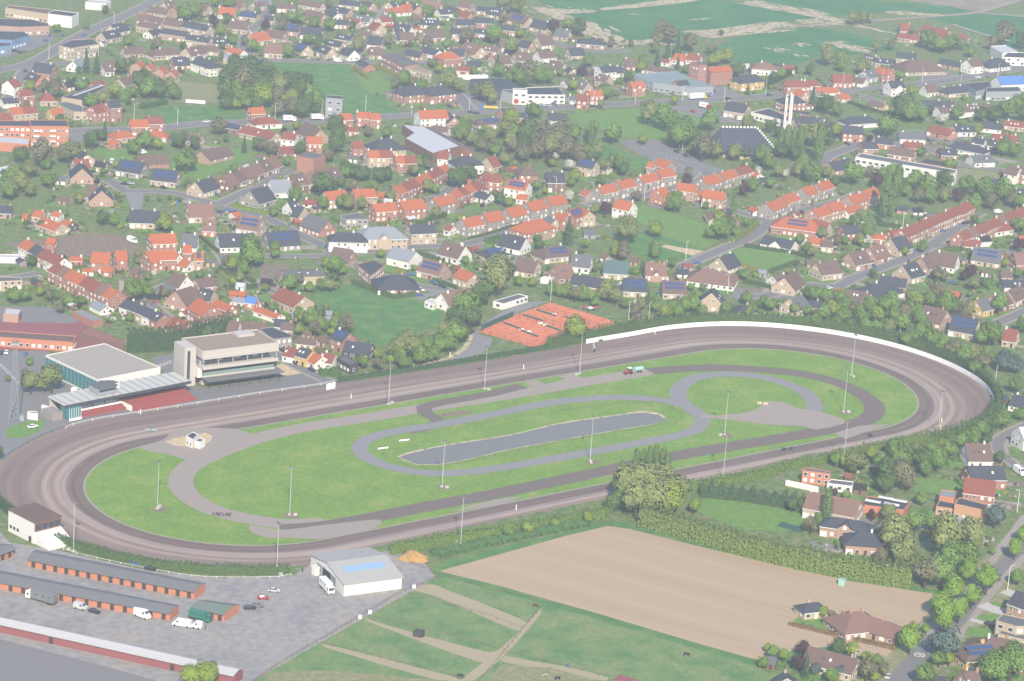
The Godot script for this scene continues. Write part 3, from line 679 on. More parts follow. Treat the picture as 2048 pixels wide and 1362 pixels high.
func gable_roof(l: float, w: float, e: float, k: float, ov := 0.35, th := 0.16) -> ArrayMesh:
	var st := new_st(); var r := e + k * w / 2; var x := l / 2 + 0.2
	for s in [-1.0, 1.0]:
		var zo: float = s * (w / 2 + ov); var ye := e - k * ov
		hexa(st, [Vector3(-x, ye, zo), Vector3(x, ye, zo), Vector3(x, r, 0), Vector3(-x, r, 0), Vector3(-x, ye + th, zo), Vector3(x, ye + th, zo), Vector3(x, r + th, 0), Vector3(-x, r + th, 0)])
	return done(st)
func hip_roof(l: float, w: float, e: float, k: float, ov := 0.45) -> ArrayMesh:   # l, w: footprint
	var st := new_st(); var r := e + k * w / 2; var x := l / 2 + ov; var z := w / 2 + ov; var rx := maxf(l / 2 - w / 2 * 0.9, 0.15)
	var a := [Vector3(-x, e, -z), Vector3(x, e, -z), Vector3(x, e, z), Vector3(-x, e, z)]
	var p := Vector3(-rx, r, 0); var q := Vector3(rx, r, 0); var m := Vector3(0, e + 0.3, 0)
	quad(st, a[0], a[1], q, p, m); quad(st, a[2], a[3], p, q, m); tri(st, a[1], a[2], q, m); tri(st, a[3], a[0], p, m)
	for i in 4:
		var b: Vector3 = a[i]; var c: Vector3 = a[(i + 1) % 4]
		quad(st, b, c, c - Vector3(0, 0.18, 0), b - Vector3(0, 0.18, 0), Vector3(0, e, 0))
	var d := Vector3(0, -0.18, 0)
	quad(st, a[0] + d, a[1] + d, a[2] + d, a[3] + d, m)
	return done(st)
func gable_wall(l: float, w: float, e: float, k: float) -> ArrayMesh:
	var st := new_st(); var m := Vector3(0, e / 2, 0); var x := l / 2; var z := w / 2; var r := e + k * w / 2
	var y0 := -0.3
	for s in [-1.0, 1.0]:
		quad(st, Vector3(-x, y0, s * z), Vector3(x, y0, s * z), Vector3(x, e, s * z), Vector3(-x, e, s * z), m)
		quad(st, Vector3(s * x, y0, -z), Vector3(s * x, y0, z), Vector3(s * x, e, z), Vector3(s * x, e, -z), m)
		tri(st, Vector3(s * x, e, -z), Vector3(s * x, e, z), Vector3(s * x, r, 0), m)
	return done(st)
func add_window(h: Node3D, at: Vector3, turn: float, w: float, ht: float, blind: bool):
	part("window", window(w, ht, blind), null, h, at, turn)
func sees_camera(h: Node3D, local_n: Vector3) -> bool:
	var n := local_n.rotated(Vector3.UP, h.rotation.y)
	return n.dot((Vector3(0, 0, 0) - h.position).normalized()) > -0.15
func facade(h: Node3D, n: Vector3, dist: float, len: float, storeys: int, ground: float, gable_top := 0.0, white := 0.4, has_door := true):
	if not sees_camera(h, n): return
	var turn := atan2(n.x, n.z)
	var side := Vector3(n.z, 0, -n.x)
	var cnt := maxi(1, int(len / 2.9))
	for s in storeys:
		for i in cnt:
			var a := (i + 0.5) / cnt - 0.5
			var p := n * (dist + 0.01) + side * a * len
			if s == 0 and i == cnt / 2 and has_door and cnt > 1:
				part("door", door(1.1, 2.1), M.door_dark if rng.randf() < 0.5 else M.door_white, h, p, turn)
				continue
			if s == 0 and i == 0 and has_door and len > 9.0 and rng.randf() < 0.35:
				part("garage_door", door(2.5, 2.2), M.door_white, h, p, turn)
				continue
			var big := s == 0 and rng.randf() < 0.45
			add_window(h, p + Vector3(0, ground + 1.45 + s * 2.7, 0), turn, 1.8 if big else 1.2, 1.4, rng.randf() < white)
	if gable_top > 0.0:
		for i in (2 if len > 9.0 else 1):
			add_window(h, n * (dist + 0.01) + side * ((i - 0.5) * 2.2 if len > 9.0 else 0.0) + Vector3(0, gable_top, 0), turn, 1.0, 1.2, rng.randf() < white)
func house_label(form: String, roof: String, wall: String, extra: String, p: Vector3, kind: String) -> String:
	var shape: String = "hipped" if form.ends_with("h") else {"b": "low", "v": "steep", "t": "two-storey", "c": "broad", "T": "tall", "l": "shallow", "X": "tall", "s": "small"}[form[0]]
	var with := " with panels" if extra.contains("p") else (" with gablet" if extra.contains("x") else "")
	return "%s %s %s, %s roof%s, %s" % [shape, WALL_WORD[wall].replace(" ", "-"), kind, ROOF_WORD[roof].replace(" ", "-"), with, between(p)]
func house_kind(form: String, kind: String) -> String:
	if kind != "house": return kind
	return {"b": "bungalow", "c": "bungalow", "s": "outhouse", "v": "villa", "l": "bungalow"}.get(form[0], "town house")
# ridge from a to b (seen at the height of the ridge), w metres deep
func gabled(a: Vector3, b: Vector3, w: float, form: String, roof: String, wall: String, extra := "", kind := "house", group := "") -> Node3D:
	var e: float = FORM[form[0]][0]; var k: float = FORM[form[0]][1]
	var d := b - a; d.y = 0
	var l := d.length()
	if kind == "house":
		w *= 1.06; l += 0.8
	var hip := form.ends_with("h")
	if hip: l += w * 0.9
	var mid := (a + b) / 2; mid.y = 0
	var p := mid
	var word := house_kind(form, kind)
	var h := thing(word.replace(" ", "_"), house_label(form, roof, wall, extra, p, word), word, p, atan2(-d.z, d.x), group if group != "" else word + "s near " + near(p))
	h.set_meta("look", [ROOF_WORD[roof].replace(" ", "-"), WALL_WORD[wall].replace(" ", "-"), word])
	houses.append([p, maxf(l, w) * 0.55, h.rotation.y, l, w, h])
	var r := e + k * w / 2
	var rf: MeshInstance3D
	if hip:
		part("wall", box_mesh(Vector3(-l / 2, -0.3, -w / 2), Vector3(l / 2, e, w / 2)), M["wall_" + wall], h)
		rf = part("roof", hip_roof(l, w, e, k), M["roof_" + roof], h)
	else:
		part("wall", gable_wall(l, w, e, k), M["wall_" + wall], h)
		rf = part("roof", gable_roof(l, w, e, k), M["roof_" + roof], h)
	if rng.randf() < 0.6 and kind != "shed":           # pale gutter board along the eaves
		for s in [-1.0, 1.0]:
			if sees_camera(h, Vector3(0, 0, s)):
				var ge: float = e - (0.18 if hip else k * 0.35)
				var gz: float = w / 2 + (0.46 if hip else 0.36)
				part("gutter", box_mesh(Vector3(-l / 2 - 0.2, ge - 0.06, minf(s * gz, s * (gz + 0.12))), Vector3(l / 2 + 0.2, ge + 0.17, maxf(s * gz, s * (gz + 0.12)))), M.trim, rf)
	if kind == "barn" or kind == "hall":
		for s in [-1.0, 1.0]: facade(h, Vector3(0, 0, s), w / 2, l, 1, 0.2, 0.0, 0.2, false)
		return h
	if kind == "shed":
		part("door", door(0.9, 1.9), M.door_dark, h, Vector3(0, 0, w / 2 + 0.01))
		return h
	# chimney on the ridge
	for c in (2 if l > 13.0 and rng.randf() < 0.5 else 1):
		var cx := rng.randf_range(0.25, 0.46) * l * (1 if c == 0 else -1) * (1 if rng.randf() < 0.7 else -1)
		if hip: cx *= 0.4
		part("chimney", box_mesh(Vector3(-0.4, -1.0, -0.35), Vector3(0.4, 1.2, 0.35)), M["wall_" + (wall if rng.randf() < 0.7 else "w")], rf, Vector3(cx, r, rng.randf_range(-0.4, 0.4)))
	var st := 2 if e > 5.0 else 1
	if e > 8.0: st = 3
	var terr := kind == "terraced house"
	for s in [-1.0, 1.0]:
		facade(h, Vector3(0, 0, s), w / 2, l, st, 0.0, 0.0, 0.55 if wall in ["b", "g", "p"] else 0.3)
		if not terr or extra.contains("e"):
			facade(h, Vector3(s, 0, 0), l / 2, w * 0.85, st, 0.0, 0.0 if hip else e + (r - e) * 0.38, 0.4, false)
	var slope := atan(k)
	for s in [-1.0, 1.0]:
		var n := Vector3(0, 0, s)
		if not sees_camera(h, n): continue
		if extra.contains("p"):
			if panel_mesh == null: panel_mesh = box_mesh(Vector3(-0.5, 0, -0.8), Vector3(0.5, 0.06, 0.8))
			var cols := mini(10, int(l / 1.15) - 1)
			for i in cols:
				for j in (2 if w > 8.0 else 1):
					var o := part("solar_panel", panel_mesh, M.panel, rf, Vector3((i - cols / 2.0 + 0.5) * 1.08, e + (r - e) * (0.42 + 0.30 * j) + 0.28, s * (w / 2) * (0.58 - 0.30 * j)))
					o.rotation.x = s * slope
		elif not hip and e < 5.0 and w > 8.5 and rng.randf() < 0.55:
			if skylight_mesh == null: skylight_mesh = box_mesh(Vector3(-0.4, 0, -0.6), Vector3(0.4, 0.08, 0.6))
			for i in rng.randi_range(1, 3):
				var o := part("roof_window", skylight_mesh, M.glass if rng.randf() < 0.5 else M.trim, rf, Vector3((i - 1) * 2.2 + rng.randf_range(-0.5, 0.5), e + (r - e) * 0.5 + 0.2, s * w / 4))
				o.rotation.x = s * slope
	if extra.contains("x"):                             # cross gable over the front
		var gw := minf(l * 0.42, 6.0); var gl := w * 0.55 + 0.6
		for s in [-1.0, 1.0]:
			if not sees_camera(h, Vector3(0, 0, s)): continue
			var g := part("front_gable", gable_wall(gl, gw, e + 0.3, maxf(k, 0.8)), M["wall_" + wall], h, Vector3(0, 0, s * (w / 2 + 0.6 - gl / 2)), PI / 2)
			part("gable_roof", gable_roof(gl, gw, e + 0.3, maxf(k, 0.8), 0.25, 0.15), M["roof_" + roof], g)
			add_window(h, Vector3(0, e + 0.9, s * (w / 2 + 0.62)), 0.0 if s > 0 else PI, 1.4, 1.3, true)
	return h
func lots(t: String, list: Array):                       # [x0, y0, x1, y1, depth, form, roof, wall, extra] in the region's pixels
	for a in list:
		var f: String = a[5]
		var r: float = FORM[f[0]][0] + FORM[f[0]][1] * a[4] / 2.0
		var p := Z(t, a[0], a[1], r); var q := Z(t, a[2], a[3], r)
		var d := q - p; d.y = 0
		var mx := 22.0 if not f.ends_with("h") else 14.0
		if d.length() > mx:                             # a ridge cannot be that long for a house
			var c := (p + q) / 2
			p = c - d.normalized() * mx / 2; q = c + d.normalized() * mx / 2
		gabled(p, q, a[4], f, a[6], a[7], a[8] if a.size() > 8 else "", a[9] if a.size() > 9 else "house")
func terrace(t: String, a: Array, n: int, phrase: String):   # a row of n joined houses
	var f: String = a[5]
	var r: float = FORM[f[0]][0] + FORM[f[0]][1] * a[4] / 2.0
	var p := Z(t, a[0], a[1], r); var q := Z(t, a[2], a[3], r)
	for i in n:
		var roofs: String = a[6]; var walls: String = a[7]
		var x := p.lerp(q, float(i) / n); var y := p.lerp(q, float(i + 1) / n)
		var gap := (y - x).normalized() * 0.06
		var h := gabled(x + gap, y - gap, a[4] - 0.12 * (i % 3), f, roofs[i % roofs.length()], walls[i % walls.length()], "e" if i == 0 or i == n - 1 else "", "terraced house", phrase)
		h.position.y = -0.12 * (i % 2)
		var end := "end" if i == 0 or i == n - 1 else "middle"
		h.set_meta("label", "%s %s house with %s roof in %s" % [end, WALL_WORD[walls[i % walls.length()]].replace(" ", "-"), ROOF_WORD[roofs[i % roofs.length()]].replace(" ", "-"), phrase])
# building over the outline seen at height h; parapet round a flat roof
func block(called: String, label: String, cat: String, t: String, flat: Array, h: float, roof, wall, storeys := 0, win := 1.8, group := "") -> Node3D:
	var p := pts_of(t, flat, h)
	var c := Vector3.ZERO
	for v in p: c += v
	c /= p.size(); c.y = 0
	var lab := label if label != "" else ""
	var o := thing(called, lab, cat, c, 0.0, group)
	var q := []
	var rad := 0.0
	for v in p:
		q.append(Vector3(v.x - c.x, 0, v.z - c.z)); rad = maxf(rad, q[-1].length())
	houses.append([c, rad, 0.0, rad, rad])
	var st := new_st()
	var n := q.size()
	for i in n:
		var a: Vector3 = q[i]; var b: Vector3 = q[(i + 1) % n]
		quad(st, a - Vector3(0, 0.3, 0), b - Vector3(0, 0.3, 0), b + Vector3(0, h, 0), a + Vector3(0, h, 0), Vector3(0, h / 2, 0))
	# parapet: inner faces and top
	var inner := []
	for i in n: inner.append(q[i] * (1.0 - 0.35 / maxf(q[i].length(), 1.0)))
	for i in n:
		var j := (i + 1) % n; var hh := Vector3(0, h, 0); var lo := Vector3(0, h - 0.35, 0)
		quad(st, q[i] + hh, q[j] + hh, inner[j] + hh, inner[i] + hh, Vector3.ZERO)
		quad(st, inner[i] + hh, inner[j] + hh, inner[j] + lo, inner[i] + lo, (inner[i] + inner[j]) + hh)
	part("wall", done(st), wall, o)
	var rs := sheet(inner, h - 0.34)
	part("roof", rs, roof, o)
	if storeys > 0:
		for i in n:
			var a: Vector3 = q[i]; var b: Vector3 = q[(i + 1) % n]
			var d := b - a; var len := d.length()
			if len < 3.0: continue
			var nn := Vector3(-d.z, 0, d.x).normalized()
			if nn.dot((a + b) / 2) < 0: nn = -nn
			if nn.dot((-c).normalized()) < 0.1: continue
			var cnt := maxi(1, int(len / (win + 1.1)))
			for s in storeys:
				for k in cnt:
					add_window(o, a.lerp(b, (k + 0.5) / cnt) + nn * 0.02 + Vector3(0, 1.6 + s * (h - 0.6) / storeys, 0), atan2(nn.x, nn.z), win, 1.5, rng.randf() < 0.4)
	return o

func build_houses():
	lots("A0", [[990, 315, 1130, 290, 9, "v", "s", "c"], [1080, 245, 1210, 220, 9, "v", "s", "c"], [1200, 465, 1370, 460, 10, "b", "n", "c"], [1520, 480, 1660, 470, 11, "bh", "n", "c"],
		[1680, 560, 1830, 555, 9, "v", "s", "b"], [1930, 545, 2060, 590, 9, "v", "s", "w"], [1810, 470, 1960, 440, 10, "v", "n", "c"], [1340, 140, 1480, 150, 9, "t", "n", "p"], [1480, 155, 1600, 180, 9, "t", "n", "c"],
		[1610, 175, 1790, 205, 9, "t", "n", "c"], [1800, 205, 2040, 250, 9, "t", "s", "c"], [1590, 275, 1830, 310, 9, "c", "s", "p"], [1840, 335, 2050, 370, 9, "c", "s", "c"], [1470, 60, 1640, 85, 9, "t", "n", "c"],
		[1690, 75, 1780, 60, 9, "c", "n", "p"], [1370, 205, 1550, 240, 9, "c", "n", "c"], [1440, 300, 1550, 280, 8, "b", "s", "w"], [80, 785, 150, 770, 9, "t", "r", "w"], [350, 610, 520, 630, 12, "t", "s", "b"],
		[300, 700, 400, 740, 9, "v", "s", "o"], [190, 880, 300, 870, 8, "t", "r", "b"], [460, 905, 470, 905, 9, "vh", "r", "c"], [490, 1060, 590, 1050, 8, "t", "o", "y"], [100, 1050, 210, 1040, 9, "t", "o", "c"], [215, 1040, 330, 1030, 9, "t", "r", "c"],
		[-40, 1110, 90, 1100, 9, "t", "r", "b"], [1040, 985, 1140, 975, 9, "T", "s", "b"], [890, 1035, 1010, 1010, 10, "t", "r", "b"], [1265, 1170, 1425, 1165, 9, "t", "o", "b"], [1430, 1140, 1565, 1135, 9, "t", "r", "b"],
		[1000, 600, 1130, 600, 8, "b", "n", "b"], [1010, 660, 1080, 655, 7, "b", "n", "w"], [710, 600, 780, 565, 8, "v", "l", "w"], [620, 800, 840, 770, 8, "b", "k", "b"], [890, 810, 980, 780, 8, "b", "r", "b"], [1160, 770, 1270, 740, 10, "t", "n", "c"],
		[20, 960, 150, 950, 8, "b", "s", "w"], [1830, 20, 1900, 30, 8, "v", "n", "p"], [1920, 30, 2030, 50, 9, "v", "n", "c"], [1600, 20, 1680, 10, 9, "v", "n", "c"]])
	lots("A1", [[190, 70, 340, 80, 9, "v", "o", "w"], [410, 110, 560, 130, 9, "b", "s", "c", "p"], [640, 150, 720, 160, 8, "b", "s", "c"], [300, 200, 470, 220, 10, "v", "n", "c"], [480, 330, 640, 310, 10, "v", "o", "c"], [660, 282, 825, 310, 10, "v", "n", "p"],
		[640, 430, 800, 440, 11, "v", "m", "c"], [970, 415, 1045, 445, 9, "v", "s", "c", "p"], [1195, 440, 1280, 470, 9, "v", "s", "c"], [1410, 455, 1500, 490, 9, "v", "s", "w"], [1640, 350, 1770, 360, 10, "v", "s", "c"], [1910, 310, 2000, 310, 10, "v", "s", "p"],
		[1650, 460, 1770, 465, 9, "v", "n", "c"], [1560, 575, 1650, 625, 8, "b", "s", "b", "", "barn"], [1690, 210, 1760, 235, 9, "v", "r", "c"], [1500, 140, 1660, 160, 10, "b", "g", "w"], [1440, 170, 1560, 200, 9, "b", "r", "c"], [1320, 190, 1440, 200, 9, "b", "s", "p"],
		[1050, 95, 1210, 130, 11, "v", "n", "p"], [1240, 100, 1340, 130, 8, "b", "s", "w"], [1310, 60, 1460, 90, 9, "b", "s", "p"], [1370, 0, 1560, 20, 9, "b", "s", "c"], [1000, 0, 1190, 30, 10, "b", "n", "c"], [1890, 70, 2020, 60, 10, "bh", "o", "w"],
		[1600, 10, 1680, 30, 8, "b", "s", "p"], [850, 230, 960, 240, 9, "v", "s", "p", "p"], [1000, 260, 1190, 280, 10, "v", "s", "p"], [1340, 330, 1480, 350, 9, "b", "s", "c"], [1230, 380, 1390, 410, 9, "b", "s", "c"], [1900, 225, 2040, 240, 9, "b", "s", "c"],
		[760, 30, 920, 40, 10, "b", "n", "c"], [350, 0, 420, 10, 9, "v", "n", "p"], [0, 440, 180, 450, 9, "b", "n", "c"], [290, 460, 420, 490, 8, "b", "o", "w"], [20, 560, 110, 590, 10, "th", "s", "w"], [250, 530, 350, 540, 8, "b", "l", "c"],
		[480, 1050, 610, 1045, 8, "t", "o", "b"], [590, 1145, 690, 1140, 10, "bh", "r", "w"], [1360, 1110, 1460, 1105, 8, "t", "o", "b"], [1530, 1090, 1640, 1095, 8, "t", "o", "b"], [1650, 1105, 1740, 1105, 8, "t", "o", "b"], [1030, 1195, 1170, 1260, 12, "v", "n", "p"],
		[410, 1215, 780, 1300, 11, "b", "r", "c"], [290, 1200, 390, 1220, 7, "b", "s", "b", "p"], [1400, 1230, 1540, 1240, 7, "b", "r", "b"], [120, 380, 260, 375, 9, "b", "s", "p"], [1840, 20, 1960, 0, 9, "b", "s", "c"], [1560, 300, 1640, 305, 8, "b", "n", "c"],
		[20, 335, 100, 340, 9, "b", "g", "p"], [520, 30, 600, 20, 8, "b", "n", "c"], [1750, 170, 1850, 165, 8, "b", "r", "w"]])
	lots("A2", [[30, 45, 90, 30, 9, "vh", "o", "w"], [110, 20, 180, 60, 8, "v", "s", "p"], [210, 0, 400, 20, 11, "v", "m", "c"], [370, 90, 560, 80, 9, "b", "s", "w"], [570, 95, 690, 125, 9, "v", "r", "p"], [130, 145, 240, 150, 9, "v", "n", "o"], [200, 190, 370, 195, 9, "b", "s", "w"],
		[540, 190, 690, 190, 9, "t", "s", "p"], [740, 170, 900, 175, 9, "t", "s", "b"], [760, 60, 860, 70, 9, "b", "s", "p"], [860, 70, 1010, 90, 9, "v", "s", "c"], [1080, 120, 1260, 165, 10, "v", "n", "c", "p"], [1310, 190, 1460, 220, 10, "v", "s", "c"], [1530, 280, 1650, 300, 9, "v", "g", "c"],
		[1800, 370, 1920, 380, 11, "bh", "s", "p"], [980, 240, 1130, 255, 9, "c", "s", "p"], [730, 275, 860, 290, 9, "b", "s", "p"], [510, 275, 620, 280, 9, "t", "s", "c"], [240, 290, 400, 280, 11, "v", "n", "p"], [-10, 235, 110, 260, 10, "v", "s", "w"], [0, 310, 130, 320, 10, "v", "n", "p"],
		[650, 405, 790, 460, 10, "v", "m", "c"], [980, 385, 1130, 390, 10, "v", "n", "p"], [1190, 390, 1280, 410, 9, "v", "s", "p"], [1340, 355, 1460, 345, 11, "v", "n", "c"], [1640, 470, 1770, 465, 9, "v", "s", "c"], [1340, 500, 1480, 490, 9, "v", "n", "w"], [1120, 515, 1250, 510, 10, "v", "n", "c"],
		[910, 550, 1050, 540, 10, "v", "n", "c"], [660, 590, 790, 600, 9, "b", "s", "c"], [500, 470, 620, 480, 9, "v", "s", "o"], [440, 505, 490, 500, 11, "th", "o", "b"], [240, 455, 380, 490, 9, "b", "s", "w"], [70, 480, 220, 510, 9, "b", "s", "p"], [800, 440, 960, 460, 9, "b", "n", "p"],
		[1480, 590, 1600, 615, 10, "v", "n", "c"], [1640, 650, 1690, 670, 7, "b", "s", "c"], [1940, 650, 2060, 640, 9, "t", "s", "w"], [1920, 740, 2030, 745, 8, "b", "n", "c"], [1750, 780, 1830, 800, 9, "v", "g", "c"], [1600, 780, 1690, 775, 8, "b", "n", "w"], [1830, 885, 1950, 880, 8, "t", "o", "b"],
		[1740, 920, 1830, 930, 8, "t", "r", "b"], [1650, 930, 1700, 930, 7, "b", "g", "w"], [60, 840, 150, 830, 12, "th", "s", "b"], [320, 840, 420, 830, 12, "th", "s", "b"], [180, 1080, 440, 1070, 10, "t", "o", "w"], [450, 1080, 530, 1140, 8, "v", "s", "p"], [810, 1150, 930, 1145, 10, "bh", "n", "c", "p"],
		[990, 1060, 1110, 1050, 10, "t", "s", "b"], [1120, 1090, 1230, 1100, 8, "b", "s", "p"], [1450, 1100, 1620, 1110, 11, "c", "s", "w"], [560, 640, 680, 650, 8, "b", "r", "b"], [320, 1220, 470, 1240, 8, "b", "n", "w"], [700, 1250, 800, 1270, 8, "b", "l", "w"], [600, 0, 700, 15, 10, "v", "n", "p"]])
	lots("A3", [[40, 650, 200, 650, 11, "b", "s", "w"], [0, 720, 90, 740, 9, "v", "n", "c"], [240, 575, 330, 575, 9, "v", "n", "p"], [-60, 370, 30, 380, 10, "b", "s", "p"], [740, 520, 850, 540, 8, "v", "o", "w"], [860, 525, 980, 540, 9, "t", "r", "w"], [490, 640, 620, 660, 9, "bh", "n", "b"],
		[1045, 650, 1255, 640, 10, "X", "o", "b", "", "hall"], [740, 790, 840, 780, 8, "t", "s", "b"], [290, 800, 410, 795, 9, "t", "o", "b", "x"], [1390, 730, 1490, 720, 11, "th", "s", "y"], [1560, 605, 1640, 610, 12, "ch", "m", "w"], [1770, 635, 1880, 640, 8, "b", "r", "w"], [1800, 790, 2020, 790, 9, "t", "r", "b"],
		[1920, 870, 2000, 890, 8, "t", "o", "c"], [1820, 935, 1900, 930, 10, "th", "s", "b"], [1250, 990, 1440, 1020, 14, "c", "s", "c"], [1890, 1160, 2020, 1150, 10, "v", "s", "c"], [20, 820, 60, 800, 7, "b", "r", "b"], [620, 570, 680, 580, 6, "b", "r", "w"]])
	lots("A4", [[1130, 230, 1370, 280, 11, "v", "r", "c"], [920, 215, 1000, 220, 10, "v", "r", "c"], [910, 300, 1130, 330, 10, "b", "r", "p", "", "barn"], [1350, 325, 1510, 310, 10, "b", "r", "p", "", "barn"], [600, 500, 700, 520, 9, "b", "s", "c"], [700, 530, 840, 545, 9, "b", "s", "c"],
		[890, 475, 1060, 490, 10, "t", "s", "c"], [980, 550, 1190, 545, 20, "bh", "n", "c"], [1740, 540, 1830, 530, 11, "vh", "s", "w"], [1530, 550, 1630, 540, 10, "t", "n", "w"], [1290, 535, 1480, 570, 9, "b", "s", "p"], [590, 650, 700, 630, 10, "c", "g", "a"], [720, 610, 830, 640, 9, "t", "o", "b"],
		[300, 685, 460, 690, 10, "v", "r", "b"], [490, 700, 600, 720, 9, "b", "n", "w"], [0, 740, 150, 735, 9, "b", "r", "w"], [150, 800, 340, 800, 9, "b", "o", "w"], [350, 860, 430, 855, 8, "b", "o", "c"], [810, 745, 930, 740, 10, "t", "s", "w", "x"], [1140, 780, 1230, 775, 9, "v", "n", "w"],
		[1370, 795, 1490, 785, 11, "bh", "s", "c"], [1800, 700, 2030, 690, 12, "t", "u", "w", "", "hall"], [1130, 920, 1270, 925, 10, "c", "s", "w"], [1275, 925, 1400, 930, 10, "c", "s", "o"], [470, 1070, 630, 1060, 11, "bh", "s", "w"], [390, 1150, 570, 1160, 10, "t", "s", "b"], [0, 1060, 180, 1080, 10, "t", "s", "c"],
		[910, 1210, 1130, 1220, 10, "b", "g", "w"], [1210, 1145, 1400, 1190, 10, "b", "r", "o"], [1410, 1150, 1580, 1150, 10, "b", "s", "w"], [1650, 1110, 1840, 1130, 10, "b", "s", "w"], [1880, 1100, 2048, 1120, 9, "b", "r", "c"], [1770, 1225, 1980, 1240, 10, "b", "r", "w"], [640, 920, 780, 950, 8, "s", "n", "y"], [220, 1110, 320, 1120, 8, "b", "s", "c"]])
	terrace("A4", [1260, 985, 1740, 950, 9, "c", "n", "w"], 7, "the white row below the depot")
	lots("B0", [[1160, 110, 1210, 105, 10, "bh", "o", "c"], [1500, 105, 1560, 110, 9, "bh", "o", "c"], [1080, 190, 1150, 200, 7, "b", "o", "b"], [1330, 345, 1620, 335, 12, "b", "n", "b", "", "barn"], [720, 385, 850, 380, 10, "t", "r", "c"], [800, 475, 785, 415, 12, "v", "s", "p"], [990, 690, 975, 630, 12, "v", "s", "p"],
		[850, 335, 810, 305, 8, "t", "s", "c"], [1180, 385, 1400, 420, 11, "v", "s", "g", "p"], [1500, 475, 1730, 500, 11, "v", "s", "c", "p"], [1905, 605, 2060, 560, 11, "v", "s", "c"], [1270, 880, 1550, 890, 11, "v", "s", "c"], [1830, 820, 2060, 820, 12, "v", "m", "c"], [350, 880, 420, 890, 8, "b", "o", "c"],
		[430, 950, 600, 1010, 10, "b", "o", "c"], [530, 890, 590, 900, 6, "b", "o", "w"], [640, 970, 700, 990, 8, "b", "o", "k"], [0, 835, 110, 840, 9, "b", "s", "p"], [1460, 1115, 1690, 1105, 10, "t", "o", "b"], [1780, 1110, 1920, 1120, 11, "v", "g", "w"], [870, 640, 980, 650, 11, "v", "n", "p"], [940, 400, 1030, 410, 8, "b", "k", "c"],
		[550, 540, 650, 550, 7, "s", "g", "w", "", "shed"], [590, 740, 660, 750, 6, "s", "n", "p", "", "shed"], [1740, 120, 1960, 150, 10, "b", "n", "p"], [230, 910, 280, 915, 6, "s", "o", "y", "", "shed"]])
	terrace("B1", [220, 545, 730, 345, 11, "v", "mnm", "dpd"], 6, "the brown row along the kerbed street")
	terrace("B1", [880, 545, 1330, 450, 11, "v", "nmn", "dp"], 4, "the brown row behind the dark evergreen")
	lots("B1", [[0, 310, 260, 245, 13, "b", "n", "p", "", "barn"], [1040, 165, 1170, 165, 9, "t", "o", "b"], [820, 115, 940, 130, 9, "t", "r", "w"], [780, 265, 1000, 250, 9, "b", "r", "b"], [1760, 185, 1850, 180, 14, "th", "s", "c"], [1625, 300, 1740, 297, 9, "t", "o", "c"], [1745, 297, 1860, 295, 9, "t", "r", "c"], [1905, 350, 1985, 350, 9, "t", "o", "b"],
		[1990, 350, 2090, 350, 9, "t", "r", "b"], [690, 590, 860, 580, 12, "v", "l", "w"], [490, 690, 650, 645, 13, "v", "s", "g"], [860, 800, 930, 790, 9, "v", "s", "w"], [950, 835, 1010, 850, 10, "v", "s", "c"], [1060, 920, 1245, 985, 11, "v", "g", "b"], [1220, 700, 1400, 685, 9, "t", "o", "c"], [1490, 680, 1690, 670, 9, "t", "o", "p"],
		[1680, 820, 1880, 805, 9, "t", "o", "b"], [1940, 800, 2060, 780, 9, "t", "o", "b"], [410, 930, 600, 960, 12, "v", "m", "c", "p"], [30, 960, 150, 965, 11, "v", "m", "o"], [180, 1115, 510, 1105, 11, "v", "s", "w"], [650, 1095, 940, 1080, 12, "v", "s", "g", "p"], [1350, 1095, 1530, 1100, 10, "th", "s", "w"], [1650, 1045, 1870, 1040, 13, "th", "l", "c", "x"],
		[310, 900, 380, 890, 6, "s", "o", "w", "", "shed"], [1480, 210, 1580, 210, 8, "t", "r", "b"], [1450, 340, 1530, 345, 6, "s", "g", "w", "", "shed"], [1740, 700, 1800, 705, 6, "s", "o", "b", "", "shed"], [1020, 770, 1140, 780, 7, "s", "r", "w"]])
	terrace("B2", [-60, 655, 440, 425, 9, "t", "orro", "b"], 8, "the sloping red row by the warehouse")
	terrace("B2", [490, 700, 745, 588, 9, "t", "or", "b"], 4, "the short red row by the side street")
